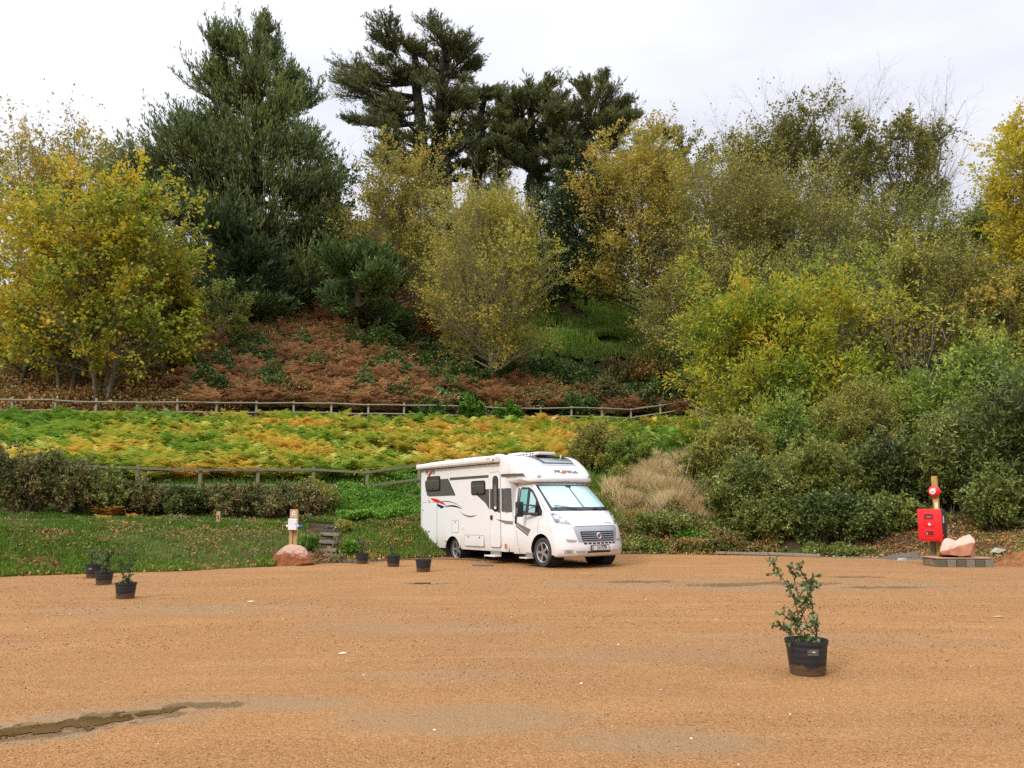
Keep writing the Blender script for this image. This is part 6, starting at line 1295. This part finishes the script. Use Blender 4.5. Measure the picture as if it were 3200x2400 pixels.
# windows
def hab_window(x0, z0, x1, z1):
    f = decal('window', rrect(x0, z0, x1, z1, .07, 7), P_blk, van, 1.124, .020); decal('pane', rrect(x0 + .028, z0 + .028, x1 - .028, z1 - .028, .055, 7), P_dk, f, 1.1445, .006)
    decal('catch', [((x0 + x1) / 2 - .03, z0 + .05), ((x0 + x1) / 2 + .03, z0 + .05), ((x0 + x1) / 2 + .02, z0 + .075), ((x0 + x1) / 2 - .02, z0 + .075)], P_blk, f, 1.151, .008)
    decal('blind_rail', [(x0 + .05, z1 - .14), (x1 - .05, z1 - .14), (x1 - .05, z1 - .125), (x0 + .05, z1 - .125)], plain('blind_rail', (.15, .145, .12), .5), f, 1.151, .002)
hab_window(-5.45, 1.925, -4.67, 2.345); hab_window(-2.95, 1.765, -2.255, 2.13)
# hatches
def hatch(x0, z0, x1, z1, locks=()):
    h = decal('hatch', rrect(x0, z0, x1, z1, .04), P_w2, van, th=.004); seam('gasket', x0 - .01, z0 - .01, x1 + .01, z1 + .01, .045, h, 1.1215, .013)
    for lx, lz_ in locks: MB().lathe([(.022, 0), (.02, -.008), (.001, -.009)], 14, 'Y', (lx, -1.1255, lz_), False).build('lock', P_trim, h, True)
hatch(-5.75, .44, -4.87, 1.59, [(-5.71, 1.37)]); hatch(-3.32, .425, -2.345, .70, [(-3.12, .655), (-2.55, .655)]); hatch(-4.0, .765, -3.65, 1.085, [(-3.83, 1.04)])
MB().lathe([(.045, 0), (.04, -.012), (.001, -.013)], 18, 'Y', (-3.43, -1.122, .90), False).build('filler_cap', P_cr, van, True)
decal('side_marker', [(-4.42, .50), (-4.30, .50), (-4.30, .525), (-4.42, .525)], P_amb, van, th=.008); decal('side_marker', [(-1.37, .40), (-1.345, .40), (-1.345, .52), (-1.37, .52)], P_amb, van, 1.09, .03)
# swoosh
decal('red_swoosh', [(-5.30, 1.715)] + [(-5.07, 1.712)] + bow((-5.07, 1.712), (-4.27, 1.478), .05)[1:] + bow((-4.27, 1.478), (-4.98, 1.60), -.02)[1:], P_red, van)
decal('blue_swoosh', [(-5.20, 1.57)] + bow((-5.10, 1.568), (-4.40, 1.46), .03)[1:-1] + bow((-4.40, 1.46), (-3.42, 1.385), .035) + bow((-3.42, 1.385), (-4.60, 1.41), -.095)[1:] + bow((-4.60, 1.41), (-5.20, 1.57), -.03)[1:-1], P_blue, van)
decal('bronze_swoosh', bow((-4.95, 1.565), (-3.38, 1.405), .085, 13) + bow((-3.38, 1.405), (-4.95, 1.545), -.075, 13)[1:], P_gr2, van, 1.1225)
decal('bronze_swoosh', bow((-3.62, 1.365), (-2.66, 1.245), -.13, 13)[::1] + bow((-2.66, 1.245), (-3.62, 1.345), .075, 13)[1:], P_gr2, van)
decal('black_tick', [(-5.40, 1.67), (-5.36, 1.675), (-5.25, 1.59), (-5.29, 1.585)], P_gr, van)
Ms = side_m(1.1235)
def side_text(name, txt, x, z, size, mat, sx=1.0, shear=.15, yy=1.1235): return text_obj(name, txt, size, mat, van, side_m(yy) @ Matrix.Translation((x, z, 0)), .001, 'CENTER', sx, shear, size * .02)
side_text('lettering', 'FR', -5.48, 2.455, .155, P_gr, 1.0); side_text('lettering', 'NKIA', -5.14, 2.455, .155, P_gr, .85)
decal('red_sail', [(-5.42, 2.36), (-5.26, 2.52), (-5.235, 2.40), (-5.30, 2.35)], P_red, van, 1.1235)
# awning
aw = MB(); pr = [(-1.122, 2.56), (-1.235, 2.565), (-1.27, 2.60), (-1.275, 2.66), (-1.245, 2.70), (-1.20, 2.72), (-1.10, 2.725)]
for k, x in enumerate((-5.87, -1.60)):
    pass
va = [aw.bm.verts.new((-5.87, y, z)) for y, z in pr]; vb = [aw.bm.verts.new((-1.60, y, z)) for y, z in pr]
for k in range(len(pr) - 1): aw.bm.faces.new((va[k], va[k + 1], vb[k + 1], vb[k]))
aw.bm.faces.new(va); aw.bm.faces.new(vb)
awo = aw.build('awning', P_cr, van, True)
decal('shadow_gap', [(-5.86, 2.545), (-1.60, 2.545), (-1.60, 2.562), (-5.86, 2.562)], P_trim, awo, 1.121, .02)
MB().box((-1.57, -1.20, 2.645), (.06, .15, .15), None, .02).build('end_cap', P_cr, awo, True); MB().lathe([(.035, 0), (.03, -.02), (.001, -.022)], 16, 'Y', (-1.62, -1.272, 2.64), False).build('winder', P_alu, awo, True)
decal('awning_label', [(-1.98, 2.655), (-1.80, 2.655), (-1.80, 2.68), (-1.98, 2.68)], plain('red_print', (.5, .08, .07), .5), awo, 1.2745, .002)
MB().box((-5.885, -1.19, 2.645), (.03, .13, .15), None, .012).build('end_cap', P_cr, awo, True)
# roof furniture
rv = MB().box((-1.95, -.10, 2.815), (.62, .62, .06), None, .025).build('roof_vent', P_w2, van, True)
for k, (x, y, w) in enumerate([(-1.90, -.35, .9), ]): pass
ra = MB().box((-1.40, -.05, 2.785), (.86, .56, .085), None, .03).build('roof_hatch', P_cr, van, True)
for k in range(4): MB().box((-1.60 + .12 * (k % 2) + .28 * (k // 2), -.333, 2.787), (.05, .008, .035)).build('vent_slot', P_blk, ra)
MB().lathe([(.19, 0), (.18, .05), (.12, .095), (.001, .11)], 24, 'Z', (-2.75, -.35, 2.765), False).build('roof_dome', P_w2, van, True); MB().box((-3.0, -.2, 2.79), (.7, .8, .05), None, .02).build('roof_box', P_w2, van, True)
MB().tube([(-.92, .35, 2.66), (-.92, .35, 2.76)], .02, 8).build('aerial_base', P_cr, van)
# skylight in the cap, laid on the skin
def cap_pt(s_, t, off=.008):
    def raw(i_, t_):
        i_ = np.clip(i_, 0, n_ - 1.001); a = int(i_); f = i_ - a; j = np.interp(t_, Tb, np.arange(m_)); b = min(int(j), m_ - 2); g = j - b
        return (BG[a, b] * (1 - f) + BG[a + 1, b] * f) * (1 - g) + (BG[a, b + 1] * (1 - f) + BG[a + 1, b + 1] * f) * g
    p = raw(s_, t); du = raw(s_ + .5, t) - raw(s_ - .5, t); dv = raw(s_, t + .02) - raw(s_, t - .02); n = np.cross(du, dv); n /= np.linalg.norm(n); n = -n if n[2] < 0 and n[0] < 0 else n
    if n[0] < 0: n = -n
    return p + n * off, n
def cap_patch(name, s0, s1, ta, tb, mat, parent, off, th=.006, n=10, taper=.0):
    A, B = [], []
    for u in np.linspace(0, 1, n):
        for v in np.linspace(0, 1, n):
            k = 1 - taper * u * u; p, nn = cap_pt(s0 + (s1 - s0) * u, (ta + (tb - ta) * v) * k, off); A.append(p); B.append(p - nn * th)
    N = n * n; f = grid_faces(n, n); idx = np.arange(N).reshape(n, n); loop = list(idx[0, :]) + list(idx[1:, -1]) + list(idx[-1, :-1][::-1]) + list(idx[1:-1, 0][::-1])
    side = [(loop[k], loop[(k + 1) % len(loop)], loop[(k + 1) % len(loop)] + N, loop[k] + N) for k in range(len(loop))]
    o = npmesh(name, np.array(A + B), [np.concatenate([f, f[:, ::-1] + N]), side], mat, parent, smooth=True)
    bm = bmesh.new(); bm.from_mesh(o.data); bmesh.ops.recalc_face_normals(bm, faces=bm.faces); bm.to_mesh(o.data); bm.free(); o.data.set_sharp_from_angle(angle=R(40)); return o
s_of = lambda x: float(np.interp(x, body_prof[40:70, 0], np.arange(40, 70)))
sf = cap_patch('skylight', s_of(-1.15), s_of(-.47), -.56, .56, P_sil, van, .012, taper=.12)
cap_patch('pane', s_of(-1.12), s_of(-.53), -.50, .50, P_blk, sf, .020, taper=.10)
cap_patch('painted_reflection', s_of(-.80), s_of(-.56), -.42, .46, plain('reflection_tint', (.16, .22, .23), .1, coat=.8), sf, .0245, .003, taper=.08)  # pale patch paints a reflection onto the black skylight pane
# cap lettering and marker lamps
def on_cap(x, z, y):
    i = int(np.argmin(np.abs(body_prof[:, 1] - z) + (body_prof[:, 0] < -1) * 9 + (np.arange(len(body_prof)) < 40) * 9)); p, n = cap_pt(i, y / 1.06, .006); n = Vector(n); X = Vector((0, 1, 0)); X = (X - n * X.dot(n)).normalized(); Yv_ = n.cross(X)
    return Matrix(((X.x, Yv_.x, n.x, p[0]), (X.y, Yv_.y, n.y, p[1]), (X.z, Yv_.z, n.z, p[2]), (0, 0, 0, 1)))
# seen from the front the local +y runs to the viewer's right
text_obj('lettering', 'FR', .13, P_gr, van, on_cap(0, 2.27, -.235), .001, 'CENTER', 1.45, 0, .004); text_obj('lettering', 'NKIA', .13, P_gr, van, on_cap(0, 2.27, .195), .001, 'CENTER', 1.35, 0, .004)
MB().prism([(-.10, -.055), (.02, .075), (.05, -.055)], .003, on_cap(0, 2.27, -.06)).build('red_sail', P_red, van)
for y in (-.80, .80): 
    M = on_cap(0, 2.17, y); m = MB(); m.prism([(.055 * math.cos(a), .032 * math.sin(a)) for a in np.linspace(0, 2 * math.pi, 16, endpoint=False)], .012, M); m.build('marker_lamp', P_len, van)
decal('seam_line', [(-1.30, 2.045), (-.62, 2.045), (-.62, 2.06), (-1.30, 2.06)], P_seam, van, 1.06, .006) if False else None

# windscreen
ws = patch('windscreen', [(1.318, -.93), (1.318, .93), (1.955, .925), (1.955, -.925)], P_blk, van, .008, 22, 12, .006)
sc1 = patch('sunscreen', [(1.40, -.86), (1.40, -.02), (1.925, -.02), (1.925, -.88)], P_scr, ws, .0125, 12, 12, .003); sc2 = patch('sunscreen', [(1.40, .03), (1.40, .86), (1.925, .88), (1.925, .03)], P_scr, ws, .0125, 12, 12, .003)
patch('mirror_mount', [(1.88, -.08), (1.88, .08), (1.94, .11), (1.94, -.11)], P_trim, ws, .018, 3, 3, .004); patch('tax_label', [(1.375, -.80), (1.375, -.74), (1.41, -.74), (1.41, -.80)], P_blue, ws, .0165, 2, 2, .002)
def wiper(ts, te, z0, z1):
    pts = [tuple(cab_pt(z0 + (z1 - z0) * k, ts + (te - ts) * k, .03)[0]) for k in np.linspace(0, 1, 8)]; MB().tube(pts, [.012] * 4 + [.008] * 4, 6).build('wiper', P_trim, van)
wiper(-.10, -.80, 1.325, 1.44); wiper(.55, -.02, 1.325, 1.375); wiper(.90, .30, 1.33, 1.365)
# bonnet edge, headlamps, grille
def arc_bend(u, v, z, t): return z, t
def hlamp(sg):
    def bend(u, v, z, t): return z, t
    base = [(1.065, .74), (1.02, .965), (1.20, .985), (1.30, .955)]
    c = [(1.000, .660), (1.045, .955), (1.305, .975), (1.235, .80)]
    if sg < 0: c = [(z, -t) for z, t in c]; c = [c[1], c[0], c[3], c[2]]
    h = patch('headlight', c, P_len, van, .012, 10, 8, .01)
    for (z, t, r_) in ((1.10, .80, .062), (1.165, .88, .055), (1.08, .905, .045), (1.235, .925, .036)):
        p, n = cab_pt(z, t * sg, .014); n = Vector(n); M = Matrix.Translation(Vector(p)) @ n.to_track_quat('Z', 'Y').to_matrix().to_4x4(); m = MB()
        m.lathe([(r_, 0), (r_ * .85, .006), (r_ * .45, .002), (.001, .004)], 18, 'Z', (0, 0, 0), False); bmesh.ops.transform(m.bm, matrix=M, verts=m.bm.verts); m.build('reflector', P_chr if r_ > .05 else plain('lamp_grey', (.18, .18, .17), .2, metal=.6), h, True)
hlamp(-1); hlamp(1)
patch('bonnet_edge', [(.955, -.60), (.955, .60), (.972, .60), (.972, -.60)], P_seam, van, .003, 14, 2, .004)
gp = patch('grille_panel', [(.60, -.56), (.60, .56), (.95, .66), (.95, -.66)], P_sil, van, .008, 16, 6, .008)
gr = patch('grille', [(.615, -.47), (.615, .47), (.84, .50), (.84, -.50)], P_blk, gp, .013, 14, 6, .006)
for k in range(4):
    z = .645 + .05 * k; patch('grille_bar', [(z, -.465), (z, .465), (z + .013, .47), (z + .013, -.47)], P_sil, gr, .020, 14, 2, .008)
p, n = cab_pt(.735, .0, .02); em = MB(); em.lathe([(.075, -.006), (.075, .008), (.062, .016), (.055, .010), (.001, .012)], 26, 'Z', (0, 0, 0), False); bmesh.ops.transform(em.bm, matrix=Matrix.Translation(Vector(p)) @ Vector(n).to_track_quat('Z', 'Y').to_matrix().to_4x4(), verts=em.bm.verts); emo = em.build('badge', P_chr, van, True)
em = MB(); em.lathe([(.045, .0125), (.04, .017), (.001, .018)], 22, 'Z', (0, 0, 0), False); bmesh.ops.transform(em.bm, matrix=Matrix.Translation(Vector(p)) @ Vector(n).to_track_quat('Z', 'Y').to_matrix().to_4x4(), verts=em.bm.verts); em.build('badge_centre', plain('badge_red', (.20, .06, .07), .3), emo, True)
for k in range(8):
    t = -.43 + .123 * k; patch('intake_slot', [(.548, t), (.548, t + .082), (.585, t + .082), (.585, t - .01)], P_blk, van, .006, 3, 3, .004)
# number plate
p, n = cab_pt(.46, 0, .02); pm = Matrix(((0, 0, 1, .992), (1, 0, 0, .0), (0, 1, 0, .463), (0, 0, 0, 1)))
npl = MB().prism(rrect(-.275, -.068, .275, .068, .01), .012, pm).build('number_plate', P_blk, van); MB().prism(rrect(-.258, -.053, .258, .053, .006), .003, pm @ Matrix.Translation((0, 0, .0125))).build('plate_face', plain('plate_white', (.66, .65, .63), .4, var=.02), npl)
MB().prism(rrect(-.255, -.05, -.215, .05, .004), .0015, pm @ Matrix.Translation((0, 0, .016))).build('plate_band', plain('plate_buff', (.45, .24, .14), .5), npl)
text_obj('lettering', 'J', .115, P_blk, npl, pm @ Matrix.Translation((-.085, .003, .0175)), .001, 'CENTER', .85, 0, .002)
for xx in (-.045, -.015): MB().prism([(xx - .006, -.04), (xx + .006, -.04), (xx + .006, .04), (xx - .006, .04)], .002, pm @ Matrix.Translation((0, 0, .0165))).build('lettering', P_blk, npl)
text_obj('lettering', '778', .115, P_blk, npl, pm @ Matrix.Translation((.10, .003, .0175)), .001, 'CENTER', .95, 0, .002)
patch('lower_grille', [(.352, -.34), (.352, .34), (.388, .37), (.388, -.37)], P_blk, van, .006, 12, 3, .004)
for sg in (-1, 1):
    patch('bumper_recess', [(.36, sg * .62), (.36, sg * .40), (.405, sg * .42), (.405, sg * .64)] if sg > 0 else [(.36, -.62), (.36, -.40), (.405, -.42), (.405, -.64)], P_sil, van, .005, 6, 3, .003)
    c = [(.345, -.87), (.345, -.70), (.43, -.70), (.43, -.87)] if sg < 0 else [(.345, .70), (.345, .87), (.43, .87), (.43, .70)]
    fo = patch('fog_lamp_recess', c, P_sil, van, .005, 5, 4, .003); c2 = [(.36, -.82), (.36, -.76), (.415, -.76), (.415, -.82)] if sg < 0 else [(.36, .76), (.36, .82), (.415, .82), (.415, .76)]; patch('fog_lamp', c2, P_len, fo, .009, 4, 4, .004)
    c = [(.60, -.80), (.60, -.63), (.645, -.60), (.675, -.82)] if sg < 0 else [(.60, .63), (.60, .80), (.675, .82), (.645, .60)]
    patch('bumper_slot', c, plain('slot_shade', (.32, .32, .30), .5), van, .005, 5, 3, .003)
# bonnet lettering (partly faded mirror lettering above, small script low at the right)
def on_cab(z, t, off=.006):
    p, n = cab_pt(z, t, off); n = Vector(n); X = Vector((0, 1, 0)); X = (X - n * X.dot(n)).normalized(); Y_ = n.cross(X); return Matrix(((X.x, Y_.x, n.x, p[0]), (X.y, Y_.y, n.y, p[1]), (X.z, Y_.z, n.z, p[2]), (0, 0, 0, 1)))
P_fad = plain('faded_print', (.50, .48, .52), .5)
for k in range(13):
    if k != 8:
        yy_ = -.36 + .058 * k; MB().prism([(-.019, -.018), (.012, -.018), (.019, .018), (-.010, .018)] if k % 3 else [(-.019, -.018), (.019, -.018), (-.005, .018)], .001, on_cab(1.235, yy_)).build('faded_lettering', P_fad, van)
text_obj('lettering', 'Ecoway', .07, P_gr2, van, on_cab(1.035, .40), .001, 'CENTER', 1.0, .1)
# near-side cab door, window, handle
def cab_y(z): return (.97 if z < 1.25 else .97 - .12 * (z - 1.25) / .8) if z > .95 else 1.0
def cab_side(name, pts, mat, parent, off=.004, th=.006, sg=-1):
    m = MB(); a = [m.bm.verts.new((x, sg * (cab_hw(x, z) + off + th), z)) for x, z in pts]; b = [m.bm.verts.new((x, sg * (cab_hw(x, z) + off), z)) for x, z in pts]; f = m.bm.faces.new(a); n = len(pts)
    for k in range(n): m.bm.faces.new((a[k], b[k], b[(k + 1) % n], a[(k + 1) % n]))
    bmesh.ops.triangulate(m.bm, faces=[f]); return m.build(name, mat, parent)
def line_strip(name, pts, w, mat, parent, off=.005, sg=-1):
    m = MB(); m.tube([(x, sg * (cab_hw(x, z) + off * .2), z) for x, z in pts], w, 5); return m.build(name, mat, parent)
for sg in (-1, 1):
    cd = line_strip('cab_door_gap', [(-1.107, 1.985), (-1.08, 1.3), (-1.02, .8), (-.89, .30), (-.50, .29)], .005, P_seam, van, sg=sg)
    line_strip('cab_door_gap', [(-1.107, 1.985), (-.56, 1.975), (-.36, 1.86), (-.12, 1.63), (.10, 1.38), (.10, 1.20), (-.08, 1.13), (-.11, .95), (-.12, .80)], .0045, P_seam, van, sg=sg)
    wpts = [(-1.0, 1.40), (-.985, 1.86), (-.93, 1.915), (-.60, 1.905), (-.44, 1.83), (-.22, 1.62), (.035, 1.32), (.03, 1.215), (-.25, 1.21), (-.80, 1.285), (-.93, 1.33)]
    cw = cab_side('cab_window', wpts, P_blk, van, sg=sg)
    cab_side('sunscreen', [(-.93, 1.40), (-.93, 1.86), (-.64, 1.86), (-.64, 1.32), (-.80, 1.335)], P_scr2, cw, .0105, .004, sg); cab_side('sunscreen', [(-.52, 1.29), (-.52, 1.80), (-.44, 1.76), (-.26, 1.58), (-.26, 1.27)], P_scr, cw, .0105, .004, sg)
    # mirror
    y0 = sg * 1.02; mr = MB().box((-.60, sg * 1.19, 1.37), (.10, .21, .37), Matrix.Rotation(sg * R(-8), 3, 'Z'), .035).build('wing_mirror', P_trim, van, True)
    MB().tube([(-.10, sg * .97, 1.25), (-.30, sg * 1.05, 1.26), (-.55, sg * 1.13, 1.26)], [.04, .03, .03], 8).build('mirror_arm', P_trim, mr, True); MB().tube([(-.18, sg * .96, 1.44), (-.40, sg * 1.04, 1.47), (-.56, sg * 1.13, 1.48)], [.022, .018, .018], 8).build('mirror_arm', P_trim, mr, True)
    MB().box((-.56, sg * 1.295, 1.34), (.05, .012, .14), None, .004).build('indicator', P_len, mr)
cab_side('side_graphic', [(-1.075, 1.90), (-1.02, 1.90), (-1.01, 1.60), (-.985, 1.285), (-1.08, 1.285)], P_gr, van, .002, .003)
cab_side('side_graphic', [(-1.07, 1.06), (-.39, .895), (-.517, .745), (-1.03, .98)], P_gr2, van, .002, .003) if False else None
cab_side('fading_graphic', [(-1.02, 1.05), (-.40, .885), (-.50, .765), (-1.03, 1.00)], P_gr2, van, .0025, .003); cab_side('dark_graphic', [(-1.03, .985), (-.505, .755), (-.53, .725), (-1.03, .945)], P_gr, van, .0025, .003)
decal('fading_graphic', [(-1.73, 1.128), (-1.43, 1.105), (-1.43, 1.055), (-1.60, 1.085)], P_gr2, van, 1.1285, .002)
m = MB(); xs_s = np.linspace(-1.43, -1.17, 7); a = [m.bm.verts.new(Vector((x, -(yb(x, 1.1) + .005), 1.10 - .1 * (x + 1.43)))) for x in xs_s]; b = [m.bm.verts.new(Vector((x, -(yb(x, 1.0) + .005), 1.045 - .2 * (x + 1.43)))) for x in xs_s]; c_ = [m.bm.verts.new(Vector((x, -(yb(x) + .007), 1.03 - .3 * (x + 1.43)))) for x in xs_s]
for k in range(6): m.bm.faces.new((a[k], a[k + 1], b[k + 1], b[k]))
m.build('fading_graphic', P_gr2, van)
MB().box((-1.04, -1.0, 1.115), (.06, .045, .20), None, .02).build('door_handle', P_trim, van, True)
text_obj('lettering', 'xl', .07, P_gr, van, side_m(.983) @ Matrix.Translation((-.05, 1.06, 0)), .001)
# steps under the sill
for (x0, x1, y_) in ((-2.02, -1.52, -1.22), (-.62, -.30, -1.10)):
    st_ = MB().box(((x0 + x1) / 2, y_, .215), (x1 - x0, .20, .035), None, .006).build('step', P_cr if x0 < -1 else P_w, van)
    MB().box(((x0 + x1) / 2, y_ + .10, .28), (x1 - x0 - .06, .05, .11), None, .004).build('step_bracket', P_alu, st_)
MB().box((-1.0, -.9, .30), (.5, .1, .05)).build('jack_bracket', P_und, van)
MB().tube([(-2.55, -.95, .32), (-2.52, -1.0, .16), (-2.40, -1.05, .03), (-2.3, -1.1, .02)], .011, 6).build('power_lead', P_trim, van, True)
# rear
MB().box((-5.945, -1.0, 1.05), (.05, .14, .72), None, .02).build('rear_lamp_cluster', P_w2, van, True); MB().box((-5.975, -1.02, 1.05), (.012, .06, .16)).build('rear_lamp', P_red, van)
MB().box((-5.95, 0, .42), (.08, 2.1, .22), None, .03).build('rear_bumper', P_w2, van, True)
